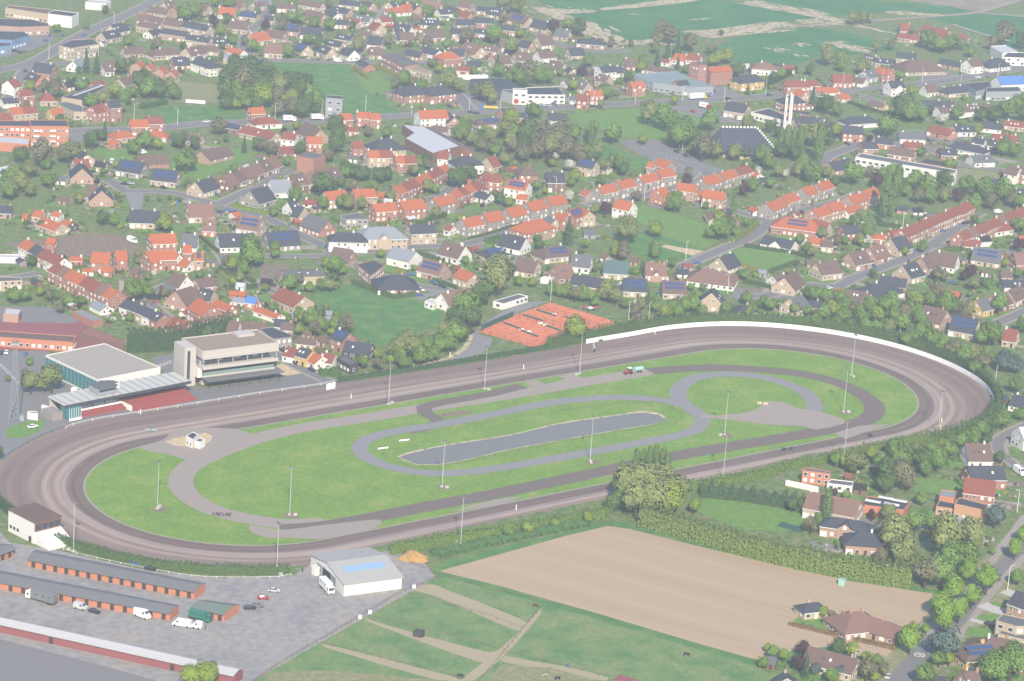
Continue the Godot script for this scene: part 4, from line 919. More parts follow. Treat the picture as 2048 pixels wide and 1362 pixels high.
	lots("B2", [[320, 765, 475, 730, 9, "t", "o", "g"], [10, 790, 210, 770, 10, "t", "o", "b"], [605, 965, 760, 935, 9.5, "t", "o", "g"], [805, 915, 960, 885, 9.5, "t", "o", "g"], [1030, 865, 1175, 835, 9.5, "t", "o", "g"], [1228, 805, 1375, 775, 9.5, "t", "o", "g"], [1418, 757, 1572, 727, 9.5, "t", "o", "g"],
		[1230, 990, 1360, 962, 12, "th", "o", "p"], [1440, 935, 1510, 960, 9, "v", "g", "c"], [1540, 900, 1620, 930, 8, "t", "o", "b"], [1640, 880, 1740, 850, 10, "t", "r", "b", "p"], [1740, 845, 1840, 890, 8, "t", "o", "c"], [800, 525, 870, 520, 9, "t", "r", "b"], [875, 530, 990, 540, 9, "t", "r", "b"], [1060, 578, 1250, 610, 10, "t", "o", "w", "p"],
		[1225, 455, 1240, 455, 10, "th", "n", "b"], [1430, 510, 1590, 515, 12, "t", "s", "d"], [850, 372, 920, 355, 10, "v", "r", "c"], [600, 355, 690, 350, 11, "th", "s", "w"], [390, 300, 480, 310, 9, "t", "r", "w"], [1755, 375, 1905, 405, 9, "t", "s", "c", "p"], [1960, 425, 2030, 440, 8, "b", "s", "c"], [90, 1020, 320, 1010, 10, "t", "s", "c"],
		[470, 1020, 515, 1030, 7, "b", "r", "w"], [1010, 1105, 1220, 1150, 11, "v", "s", "w"], [1785, 1065, 1900, 1070, 7, "s", "g", "a", "", "shed"], [1150, 720, 1240, 730, 7, "b", "o", "w"], [760, 690, 880, 720, 8, "b", "s", "w"], [1800, 680, 1850, 700, 7, "b", "o", "g"]])
	lots("B3", [[-20, 650, 125, 620, 9, "t", "o", "g"], [160, 602, 300, 570, 9, "t", "o", "g"], [380, 548, 525, 515, 9, "t", "o", "g"], [548, 492, 690, 468, 9, "t", "o", "g"], [575, 375, 690, 410, 9, "t", "o", "g"], [480, 405, 525, 412, 7, "t", "o", "g"], [990, 560, 1130, 528, 9, "t", "o", "g"], [1160, 517, 1285, 482, 9, "t", "o", "g"],
		[1310, 470, 1435, 435, 9, "t", "r", "g"], [770, 610, 945, 638, 9, "t", "o", "p"], [1020, 680, 1220, 708, 9, "t", "o", "p"], [945, 705, 1000, 690, 7, "b", "o", "b"], [560, 667, 625, 655, 10, "t", "o", "o"], [175, 775, 320, 805, 10, "t", "o", "w"], [1620, 812, 1755, 765, 9, "t", "o", "g"], [1765, 745, 1885, 705, 9, "t", "o", "g"],
		[1965, 662, 2060, 635, 9, "t", "o", "g"], [1490, 840, 1540, 870, 6, "s", "o", "w"], [1820, 945, 2050, 975, 14, "ch", "o", "b", "p"], [1610, 1125, 1890, 1180, 10, "b", "s", "w", "x"], [1100, 890, 1135, 940, 8, "b", "m", "c"], [1215, 920, 1310, 945, 9, "v", "m", "p"], [0, 420, 90, 430, 8, "b", "s", "w"], [1490, 500, 1550, 520, 8, "b", "o", "w"], [1560, 560, 1660, 560, 7, "s", "s", "g", "", "shed"]])
	lots("B4", [[150, 585, 255, 550, 9, "t", "o", "g"], [115, 822, 235, 790, 9, "t", "o", "p"], [240, 768, 355, 740, 9, "t", "o", "p"], [440, 698, 560, 668, 9, "t", "o", "p"], [572, 648, 682, 618, 9, "t", "o", "p"], [400, 805, 530, 775, 8, "b", "o", "w"], [130, 912, 265, 940, 11, "v", "r", "c"], [260, 390, 450, 355, 12, "b", "s", "p"],
		[565, 200, 690, 200, 9, "t", "s", "p"], [700, 160, 860, 180, 9, "b", "s", "o"], [830, 242, 1050, 275, 10, "t", "n", "b"], [955, 200, 1120, 212, 9, "b", "r", "o"], [1280, 260, 1420, 265, 10, "b", "s", "b"], [1450, 200, 1630, 235, 11, "bh", "s", "w"], [1570, 325, 1740, 320, 11, "b", "g", "w"], [1910, 420, 2010, 440, 10, "t", "n", "w"],
		[2020, 425, 2100, 440, 10, "t", "n", "b"], [1970, 630, 2070, 640, 9, "b", "s", "c"], [1760, 540, 1860, 545, 8, "b", "s", "c"], [1745, 182, 1850, 200, 9, "b", "s", "w"], [1590, 160, 1690, 175, 9, "b", "s", "w"], [390, 968, 520, 960, 9, "t", "s", "b"], [650, 1042, 770, 1052, 7, "s", "o", "b"], [100, 1075, 230, 1092, 8, "b", "o", "p"],
		[205, 1102, 300, 1112, 8, "b", "n", "c"], [890, 780, 990, 790, 7, "s", "s", "p", "", "shed"], [1020, 800, 1110, 800, 7, "s", "k", "w", "", "shed"], [1765, 968, 1900, 950, 8, "b", "r", "w"], [1490, 1092, 1640, 1102, 8, "b", "r", "w"], [1640, 1065, 1720, 1060, 7, "b", "k", "w"], [820, 1015, 930, 1000, 9, "b", "r", "b"], [2010, 1060, 2080, 1065, 8, "b", "o", "b"]])
	terrace("B4", [925, 998, 1545, 742, 9, "t", "rrrr", "bbp"], 9, "the red-tiled terrace with dormers")
	terrace("B4", [1450, 1030, 2060, 782, 9, "t", "rmrr", "bpb"], 9, "the red-tiled terrace across the street")
	terrace("C0", [255, 88, 625, 272, 9, "t", "osrr", "wpc"], 4, "the mixed row by the allotment plot")
	terrace("C0", [550, 312, 1150, 588, 10, "t", "rmoor", "b"], 8, "the long red brick terrace")
	terrace("C0", [1235, 668, 1600, 818, 9, "c", "s", "wbc"], 5, "the slate row beside the tall hedge")
	lots("C0", [[470, 78, 540, 85, 7, "b", "o", "b"], [910, 218, 1070, 230, 10, "t", "o", "b"], [1125, 207, 1220, 205, 9, "t", "o", "b"], [1010, 352, 1100, 362, 6, "b", "o", "b"], [1425, 215, 1495, 207, 11, "t", "o", "b"], [1515, 207, 1690, 202, 9, "t", "o", "b"], [1690, 222, 1740, 238, 8, "v", "o", "w"], [1785, 150, 1850, 150, 8, "t", "o", "b"],
		[1895, 220, 1970, 222, 8, "t", "o", "p", "p"], [1785, 282, 1860, 302, 8, "b", "o", "w"], [1695, 417, 1810, 452, 10, "v", "n", "w"], [1905, 480, 2040, 462, 10, "b", "n", "p"], [1715, 600, 1890, 545, 14, "v", "n", "p"], [1935, 668, 2061, 738, 11, "t", "o", "b"], [1690, 852, 1840, 900, 10, "c", "r", "b"], [1270, 370, 1350, 375, 7, "s", "n", "b", "", "shed"],
		[1440, 620, 1560, 625, 6, "s", "k", "d", "", "shed"], [1580, 540, 1670, 530, 6, "s", "g", "d", "", "shed"], [690, 258, 800, 262, 6, "s", "o", "o"], [940, 690, 1040, 740, 7, "s", "l", "w"]])
	lots("C1", [[15, 567, 130, 590, 9, "v", "s", "c"], [1310, 170, 1475, 197, 12, "v", "n", "p"], [1860, 440, 1960, 440, 16, "bh", "s", "p"], [1895, 168, 2095, 215, 12, "c", "l", "w"], [810, 400, 1190, 395, 10, "l", "g", "c"], [800, 567, 1010, 650, 12, "c", "r", "c"], [170, 680, 310, 735, 7, "b", "o", "b"], [470, 645, 560, 660, 7, "b", "u", "o"], [340, 655, 450, 670, 6, "s", "l", "d"],
		[290, 590, 450, 602, 5, "s", "o", "b", "", "shed"], [570, 750, 780, 820, 6, "s", "o", "w"], [290, 882, 380, 892, 10, "v", "n", "w"], [410, 890, 640, 902, 9, "b", "n", "b"], [740, 868, 860, 880, 8, "b", "s", "w"], [800, 900, 900, 907, 8, "b", "n", "p"], [1345, 967, 1450, 1003, 9, "t", "s", "b", "p"], [1430, 1082, 1670, 1112, 11, "b", "s", "k"], [855, 1142, 960, 1162, 9, "b", "r", "w"],
		[1000, 1145, 1090, 1172, 9, "c", "s", "y"], [1100, 1190, 1190, 1232, 9, "b", "o", "w"], [1220, 1197, 1310, 1212, 9, "b", "r", "w"], [960, 1040, 1130, 1060, 8, "s", "n", "b"], [1160, 1030, 1240, 1040, 7, "s", "n", "p", "", "shed"], [1195, 780, 1290, 790, 5, "s", "l", "a", "", "shed"], [600, 470, 700, 480, 6, "s", "k", "d", "", "shed"], [360, 510, 440, 520, 5, "s", "w", "w", "", "shed"]])
	lots("C2", [[440, 112, 630, 160, 12, "v", "n", "w"], [240, 282, 430, 330, 11, "v", "m", "p", "p"], [590, 382, 720, 430, 9, "c", "o", "c"], [890, 172, 920, 168, 11, "bh", "s", "c", "p"], [1160, 268, 1340, 302, 11, "v", "n", "c"], [1450, 165, 1580, 152, 13, "bh", "n", "c", "p"], [1685, 232, 1860, 252, 11, "v", "g", "w"], [1505, 345, 1650, 332, 11, "v", "m", "p"],
		[1690, 437, 2000, 482, 11, "c", "s", "c"], [410, 622, 650, 572, 10, "v", "m", "w"], [1560, 200, 1640, 210, 6, "s", "n", "w", "", "shed"], [1880, 1100, 1881, 1100, 6, "s", "w", "w", "", "shed"]])
	lots("C3", [[45, 297, 270, 312, 11, "v", "t", "c"], [450, 322, 640, 332, 11, "v", "m", "p", "x"], [235, 470, 450, 482, 11, "v", "s", "c", "p"], [615, 492, 830, 502, 11, "v", "n", "c", "p"], [1103, 565, 1087, 615, 14, "v", "s", "c"], [1165, 270, 1290, 228, 11, "v", "s", "c"], [1020, 378, 1180, 398, 16, "bh", "m", "w"], [1795, 468, 1895, 395, 12, "v", "n", "c"],
		[1690, 452, 1800, 432, 9, "b", "n", "w"], [1855, 667, 1960, 632, 11, "v", "g", "c"], [1400, 727, 1420, 727, 9, "bh", "s", "c"], [745, 377, 860, 382, 7, "s", "s", "w", "", "shed"], [300, 262, 370, 270, 6, "s", "n", "p", "", "shed"], [1540, 385, 1620, 390, 5, "s", "l", "a", "", "shed"], [15, 230, 90, 240, 6, "s", "n", "w", "", "shed"], [320, 790, 400, 800, 5, "s", "g", "d", "", "shed"]])
	lots("C4", [[835, 82, 950, 52, 12, "v", "s", "c"], [635, 162, 750, 127, 11, "v", "m", "p"], [455, 215, 590, 190, 11, "v", "n", "p"], [155, 302, 330, 282, 11, "v", "n", "c"], [1115, 250, 1220, 226, 11, "v", "n", "p"], [1240, 197, 1440, 230, 12, "v", "n", "w"], [945, 325, 1060, 297, 12, "v", "s", "c"], [680, 490, 770, 472, 15, "bh", "s", "w"], [740, 422, 970, 448, 10, "b", "s", "b"],
		[445, 545, 640, 580, 10, "b", "n", "c"], [1600, 152, 1850, 190, 12, "v", "g", "c", "p"], [1955, 212, 2070, 212, 11, "v", "m", "b"], [1845, 367, 1930, 372, 8, "b", "n", "c"], [1855, 457, 2060, 462, 9, "b", "s", "c"], [1755, 602, 1880, 570, 10, "v", "n", "p"], [1905, 555, 2010, 510, 10, "v", "n", "p"], [1615, 640, 1700, 622, 10, "v", "g", "y"], [1150, 692, 1340, 738, 12, "v", "n", "p"],
		[1415, 778, 1630, 820, 13, "v", "s", "c", "p"], [1885, 902, 1990, 920, 10, "v", "r", "c"], [1385, 557, 1465, 570, 7, "s", "o", "k", "", "shed"], [10, 642, 190, 652, 8, "b", "s", "c"], [1665, 355, 1725, 362, 5, "s", "n", "w", "", "shed"], [60, 268, 140, 272, 6, "s", "n", "p", "", "shed"], [1490, 1030, 1590, 1045, 6, "s", "g", "d", "", "shed"], [990, 570, 1060, 575, 6, "s", "l", "a", "", "shed"], [1630, 440, 1720, 455, 6, "s", "s", "d", "", "shed"]])
	lots("D3", [[1575, 888, 1750, 890, 12, "v", "n", "w"], [1590, 1062, 1850, 1062, 12, "c", "s", "b"], [1575, 1152, 1800, 1182, 12, "t", "r", "b"], [1955, 505, 2060, 530, 11, "b", "s", "w"], [1990, 760, 2080, 755, 10, "t", "w", "w"], [700, 1190, 800, 1200, 6, "s", "k", "d", "", "shed"], [850, 1040, 900, 1045, 6, "s", "s", "d", "", "shed"], [1860, 500, 1900, 505, 6, "s", "s", "d", "", "shed"], [640, 1110, 690, 1118, 5, "s", "r", "d", "", "shed"]])
	lots("E3", [[480, -20, 845, 48, 14, "c", "m", "c"], [660, 162, 850, 190, 9, "ch", "s", "p", "x"], [850, 270, 930, 276, 11, "ch", "s", "p"], [1450, 162, 1630, 172, 11, "b", "l", "b", "x"], [475, 790, 520, 785, 7, "bh", "s", "c"], [800, 858, 850, 852, 15, "bh", "m", "p"], [910, 885, 1050, 925, 11, "bh", "m", "p"], [720, 850, 800, 862, 9, "b", "m", "p"], [485, 1112, 830, 1200, 12, "b", "n", "c"],
		[2000, 705, 2110, 745, 10, "t", "s", "p"], [1690, 1088, 1730, 1085, 12, "ch", "n", "y", "p"], [1820, 1042, 1900, 1050, 16, "ch", "n", "b"], [1610, 1300, 1700, 1290, 11, "v", "n", "p"], [1390, 1320, 1480, 1330, 7, "s", "s", "d", "", "shed"], [180, 1180, 240, 1190, 6, "s", "g", "d", "", "shed"], [300, 1300, 316, 1336, 7, "b", "s", "c"]])
	# orange shells of gabled houses on the building site
	for i in 4:
		var x := 1320.0 + i * 112.0; var y := 605.0 + i * 27.0
		var p := Z("A0", x, y, 8.5)
		var q := p + Vector3(1.5, 0, -9.0)
		var h := gabled(p, q, 7.0, "t", "o", "p", "", "terraced house")
		h.set_meta("label", "unfinished terraced house with bright orange steep gable on the building site"); h.set_meta("group", "unfinished orange gables")

# ---------------------------------------------------------------- large buildings with a shape of their own
func frame_of(t: String, x0: float, y0: float, x1: float, y1: float, h: float) -> Array:    # origin, along, towards the viewer, length
	var a := Z(t, x0, y0, h); var b := Z(t, x1, y1, h); a.y = 0; b.y = 0
	var d := (b - a); var n := Vector3(-d.z, 0, d.x).normalized()
	if n.dot(-a) < 0: n = -n
	return [a, d.normalized(), n, d.length()]
func fthing(called: String, label: String, cat: String, f: Array) -> Node3D:        # local x along the front, z towards the viewer
	var o := thing(called, label, cat, f[0])
	var z: Vector3 = f[1].cross(Vector3.UP)
	if z.dot(f[2]) < 0.0:
		o.position = f[0] + f[1] * f[3]; o.basis = Basis(-f[1], Vector3.UP, f[2])
	else: o.basis = Basis(f[1], Vector3.UP, f[2])
	houses.append([f[0] + f[1] * f[3] / 2, f[3] * 0.55, 0.0, f[3], f[3]])
	return o
func slab(o: Node3D, called: String, lo: Vector3, hi: Vector3, m) -> MeshInstance3D:
	return part(called, box_mesh(lo, hi), m, o)
func build_special_buildings():
	grandstand(); small_stand(); sports_hall(); stables(); riding_hall(); church(); depots(); flats()
func grandstand():
	var f := frame_of("C1", 10, 1172, 735, 1085, 16.5)
	var o := fthing("grandstand", "large concrete grandstand with glazed tiers and flat beige roof beside the track", "grandstand", f)
	var L: float = f[3]; var D := 19.0
	slab(o, "base", Vector3(2, -0.3, -D), Vector3(L - 1, 4.0, -2.5), M.concrete)
	slab(o, "dark_canopy", Vector3(1, 3.6, -2.5), Vector3(L + 2, 4.1, 5.5), M.concrete_dark)
	slab(o, "canopy_back", Vector3(2, -0.2, -2.5), Vector3(L, 3.6, -2.2), M.concrete)
	for k in 8: slab(o, "canopy_post", Vector3(2 + k * L / 7.4, -0.3, 5.0), Vector3(2.2 + k * L / 7.4, 3.6, 5.2), M.dark)
	slab(o, "first_floor", Vector3(1, 4.1, -D), Vector3(L, 4.8, 0.5), M.concrete)
	slab(o, "glazing", Vector3(1.5, 4.8, -D + 0.5), Vector3(L - 0.4, 6.2, 0.2), mat(Color(0.18, 0.27, 0.25), 0.3))
	slab(o, "upper_glazing", Vector3(1.5, 6.25, -D + 0.5), Vector3(L - 0.4, 8.2, -0.1), M.glass)
	for k in 19: slab(o, "mullion", Vector3(1.6 + k * (L - 2.2) / 18.0, 4.8, 0.2), Vector3(1.75 + k * (L - 2.2) / 18.0, 8.2, 0.3), M.concrete_dark)
	slab(o, "balcony", Vector3(0, 8.2, -D), Vector3(L + 0.5, 8.7, 2.4), M.concrete)
	slab(o, "balcony_front", Vector3(0, 8.7, 2.1), Vector3(L + 0.5, 9.7, 2.4), M.concrete)
	slab(o, "box_wall", Vector3(1, 8.7, -D), Vector3(L - 1, 13.0, -3.4), M.wall_a)
	for k in 12: slab(o, "box_window", Vector3(1.6 + k * (L - 2) / 12.0, 9.9, -3.4), Vector3(0.6 + (k + 1) * (L - 2) / 12.0, 12.2, -3.33), M.glass if k % 3 else M.blind)
	for k in 6: slab(o, "roof_post", Vector3(0.4 + k * (L - 0.8) / 5.0, 9.7, 1.6), Vector3(0.7 + k * (L - 0.8) / 5.0, 13.6, 1.9), M.concrete)
	slab(o, "second_balcony", Vector3(0, 12.9, -D), Vector3(L + 0.5, 13.5, 2.6), M.concrete)
	slab(o, "roof_fascia", Vector3(0, 13.5, -D), Vector3(L + 0.8, 16.0, 1.6), M.concrete)
	slab(o, "roof", Vector3(0.4, 16.0, -D + 0.4), Vector3(L + 0.4, 16.15, 1.2), M.roof_c)
	slab(o, "roof_parapet", Vector3(0, 16.0, 1.2), Vector3(L + 0.8, 16.6, 1.6), M.concrete)
	slab(o, "roof_parapet", Vector3(L + 0.4, 16.0, -D), Vector3(L + 0.8, 16.6, 1.2), M.concrete)
	slab(o, "roof_parapet", Vector3(0, 16.0, -D), Vector3(L + 0.4, 16.6, -D + 0.4), M.concrete)
	slab(o, "roof_parapet", Vector3(0, 16.0, -D + 0.4), Vector3(0.4, 16.6, 1.2), M.concrete)
	slab(o, "stair_tower", Vector3(-6.5, -0.3, -13), Vector3(-1.0, 17.5, -2.5), M.concrete)
	slab(o, "tower_window", Vector3(-5.2, 1.5, -2.5), Vector3(-3.8, 16.0, -2.44), M.glass)
	slab(o, "tower_link", Vector3(-1.0, -0.3, -12), Vector3(0.9, 15.4, -6), M.concrete_dark)
	slab(o, "left_wing", Vector3(-1.2, 4.1, -6), Vector3(0.95, 8.15, 0.0), M.wall_w)
	slab(o, "roof_box", Vector3(L - 12, 16.15, -D + 1), Vector3(L - 4, 17.2, -D + 7), M.concrete)
func small_stand():
	var f := frame_of("D0", 545, 575, 1480, 392, 6.5)
	var o := fthing("covered_stand", "long low stand with pale ribbed canopy roof and red terraces", "grandstand", f)
	var L: float = f[3]; var D := 12.0
	var st := new_st()
	hexa(st, [Vector3(-3, 6.3, -D), Vector3(L, 6.3, -D), Vector3(L, 6.1, 0.6), Vector3(-3, 6.1, 0.6), Vector3(-3, 7.0, -D), Vector3(L, 7.0, -D), Vector3(L, 6.5, 0.6), Vector3(-3, 6.5, 0.6)])
	part("canopy", done(st), mat(Color(0.50, 0.50, 0.46), 0.8, T_MID, 0.2), o)
	for k in 16:
		st = new_st(); var x := -2.0 + k * (L + 1.5) / 16.0
		hexa(st, [Vector3(x, 6.95, -D), Vector3(x + 0.35, 6.95, -D), Vector3(x + 0.35, 6.45, 0.5), Vector3(x, 6.45, 0.5), Vector3(x, 7.3, -D), Vector3(x + 0.35, 7.3, -D), Vector3(x + 0.35, 6.8, 0.5), Vector3(x, 6.8, 0.5)])
		part("roof_rib", done(st), M.wall_a, o)
	slab(o, "fascia", Vector3(-3, 5.3, 0.6), Vector3(L, 6.5, 0.9), M.roof_s)
	slab(o, "back_wall", Vector3(-2.5, -0.3, -D + 0.3), Vector3(L - 0.5, 6.3, -D + 0.7), M.concrete)
	for k in 10: slab(o, "canopy_post", Vector3(1 + k * L / 10.0, -0.3, -3.2), Vector3(1.25 + k * L / 10.0, 6.1, -2.95), M.dark)
	for k in 7:
		slab(o, "terrace_step", Vector3(L * 0.46, -0.3, -7.5 + k * 2.1), Vector3(L - 1, 3.0 - k * 0.42, -5.4 + k * 2.1), M.seat_red)
	for k in 5: slab(o, "seat_row", Vector3(4, -0.3, -8 + k * 2.0), Vector3(L * 0.44, 3.4 - k * 0.6, -6.0 + k * 2.0), M.seat_red if k > 2 else M.white_paint)
	slab(o, "side_rail", Vector3(L * 0.445, -0.3, -7), Vector3(L * 0.455, 2.2, 5), M.white_paint)
	slab(o, "glazed_booth", Vector3(-2, -0.3, -4), Vector3(4, 5.4, 2.5), M.teal_glass)
	for k in 6: slab(o, "booth_mullion", Vector3(-2 + k * 1.16, -0.2, 2.5), Vector3(-1.85 + k * 1.16, 5.4, 2.62), M.white_paint)
	slab(o, "booth_base", Vector3(-2.1, -0.3, 2.62), Vector3(4.1, 1.0, 2.9), M.white_paint)
	slab(o, "press_box", Vector3(L * 0.25, 6.9, -9), Vector3(L * 0.25 + 9.5, 9.9, -2.0), M.wall_a)
	slab(o, "press_box_window", Vector3(L * 0.25 + 0.5, 8.1, -2.0), Vector3(L * 0.25 + 9.0, 9.3, -1.93), M.glass)
	slab(o, "press_box_roof", Vector3(L * 0.25 - 0.3, 9.9, -9.3), Vector3(L * 0.25 + 9.8, 10.15, -1.5), M.roof_g)
	slab(o, "entrance_box", Vector3(-8, -0.3, -9), Vector3(-2.6, 3.2, -1), M.wall_g)
	block("store_box", "white store box beside the covered stand", "container", "D0", [322, 588, 440, 622, 440, 612, 330, 578], 3.0, M.roof_w, M.wall_w)
	block("kiosk", "small white kiosk with dark roof below the lattice mast", "kiosk", "D0", [213, 640, 295, 652, 290, 635, 220, 628], 3.0, M.roof_s, M.wall_w)
	block("cabinet", "pale green cabinet at the foot of the lattice mast", "cabinet", "D0", [147, 668, 188, 672, 186, 660, 148, 657], 2.2, M.roof_g, M.wall_a)
	block("garden_kiosk", "tiny white pavilion behind the covered stand", "kiosk", "D0", [552, 455, 602, 455, 598, 445, 558, 443], 3.0, M.roof_w, M.wall_w)
func sports_hall():
	var h := 8.0
	var o := block("sports_hall", "large flat-roofed sports hall with teal glass side and white end wall", "hall", "D0", [355, 195, 815, 102, 1250, 288, 760, 385], h, mat(Color(0.36, 0.325, 0.285), 0.95, T_MID, 0.05), M.wall_w)
	var c := o.position
	var a := Z("D0", 355, 195, h) - c; var b := Z("D0", 760, 385, h) - c; a.y = 0; b.y = 0
	var d := (b - a); var n := Vector3(-d.z, 0, d.x).normalized()
	if n.dot((a + b) / 2) < 0: n = -n
	var cnt := 14
	for k in cnt:
		var p := a + d * ((k + 0.5) / cnt) + n * 0.03
		var m := part("glass_panel", box_mesh(Vector3(-d.length() / cnt / 2 + 0.12, 0.6, 0), Vector3(d.length() / cnt / 2 - 0.12, h - 0.9, 0.08)), M.teal_glass, o, p, atan2(n.x, n.z))
		m.name = "glass_panel"
	block("hall_annex", "white annex with dark parapet at the corner of the sports hall", "annex", "D0", [752, 385, 880, 382, 932, 400, 930, 412, 790, 425], 9.0, M.roof_g, M.wall_w, 2, 2.0)
func stable_row(label: String, flat: Array, h: float, doors: int, wall, roof, called := "stable"):
	# flat: front eave left, front eave right, back eave right, back eave left
	var o := block(called, label, "stable", "E0", flat, h, roof, wall)
	var c := o.position
	var a := Z("E0", flat[0], flat[1], h) - c; var b := Z("E0", flat[2], flat[3], h) - c; a.y = 0; b.y = 0
	var d := b - a; var n := Vector3(-d.z, 0, d.x).normalized()
	if n.dot((a + b) / 2) < 0: n = -n
	var e := Z("E0", flat[6], flat[7], h) - c; e.y = 0
	var g := Z("E0", flat[4], flat[5], h) - c; g.y = 0
	var st := new_st(); var hv := Vector3(0, h + 0.02, 0); var top := Vector3(0, h + 1.1, 0)
	var of := n * 0.9
	hexa(st, [a + of + hv - Vector3(0, 0.25, 0), b + of + hv - Vector3(0, 0.25, 0), (b + g) / 2 + top - Vector3(0, 0.2, 0), (a + e) / 2 + top - Vector3(0, 0.2, 0), a + of + hv, b + of + hv, (b + g) / 2 + top, (a + e) / 2 + top])
	hexa(st, [e - of * 0.3 + hv - Vector3(0, 0.25, 0), g - of * 0.3 + hv - Vector3(0, 0.25, 0), (b + g) / 2 + top - Vector3(0, 0.2, 0), (a + e) / 2 + top - Vector3(0, 0.2, 0), e - of * 0.3 + hv, g - of * 0.3 + hv, (b + g) / 2 + top, (a + e) / 2 + top])
	part("pitched_roof", done(st), roof, o)
	st = new_st()
	for q in [[a, e], [b, g]]:
		tri(st, q[0] + hv, q[1] + hv, (q[0] + q[1]) / 2 + top - Vector3(0, 0.15, 0), (a + g) / 2)
	part("gable_end", done(st), wall, o)
	for k in doors:
		var p := a + d * ((k + 0.5) / doors) + n * 0.02
		part("stable_door", door(1.5, 2.3), M.door_dark, o, p, atan2(n.x, n.z))
func stables():
	var roof := mat(Color(0.165, 0.168, 0.17), 0.9, T_MID, 0.15)
	stable_row("long brick stable with dark doors below the clipped track hedge", [205, 468, 1425, 705, 1505, 648, 262, 402], 3.0, 15, M.wall_o, roof)
	stable_row("long brick stable row next to the parked horse lorries", [-60, 622, 1245, 862, 1310, 808, -10, 552], 3.0, 14, M.wall_o, roof)
	stable_row("short stable end beside the white watch tower", [-60, 452, 98, 392, 92, 370, -60, 352], 3.0, 3, M.wall_o, roof)
	stable_row("small brick stable with mossy roof behind the green lorry", [1395, 815, 1640, 870, 1750, 800, 1500, 770], 3.0, 4, M.wall_o, mat(Color(0.15, 0.19, 0.16), 0.9, T_MID, 0.2))
	stable_row("long store with pale roof and dark red wall at the yard", [-60, 925, 1715, 1318, 1778, 1275, -60, 880], 3.4, 2, M.wall_red, mat(Color(0.47, 0.47, 0.47), 0.85, T_MID, 0.1), "store")
	# white watch tower on the bend
	var f := frame_of("E0", 62, 105, 250, 200, 8.5)
	var o := fthing("watch_tower", "white watch tower house with brown roof on the track bend", "tower", f)
	var L: float = f[3]; var D := 12.0
	slab(o, "wall", Vector3(0, -0.3, -D), Vector3(L, 8.3, 0), M.wall_w)
	slab(o, "roof", Vector3(-0.3, 8.3, -D - 0.3), Vector3(L + 0.6, 8.6, 0.3), M.roof_n)
	slab(o, "upper_cladding", Vector3(L, 4.6, -D), Vector3(L + 0.3, 8.3, -0.2), M.wall_d)
	for k in 4: slab(o, "viewing_window", Vector3(L + 0.3, 5.2, -D + 0.6 + k * 2.8), Vector3(L + 0.38, 7.4, -D + 2.9 + k * 2.8), M.glass)
	var st := new_st()
	hexa(st, [Vector3(L, -0.3, -D), Vector3(L + 9, -0.3, -D), Vector3(L + 9, -0.3, -0.5), Vector3(L, -0.3, -0.5), Vector3(L + 0.1, 4.5, -D), Vector3(L + 9, 0.5, -D), Vector3(L + 9, 0.5, -0.5), Vector3(L + 0.1, 4.5, -0.5)])
	part("sloped_wing", done(st), M.wall_w, o)
	for k in 3: slab(o, "window", Vector3(1.0 + k * 2.2, 1.6, 0), Vector3(2.4 + k * 2.2, 2.8, 0.08), M.glass)
	slab(o, "door", Vector3(L - 3.2, 0, 0), Vector3(L - 1.6, 2.3, 0.08), M.door_dark)
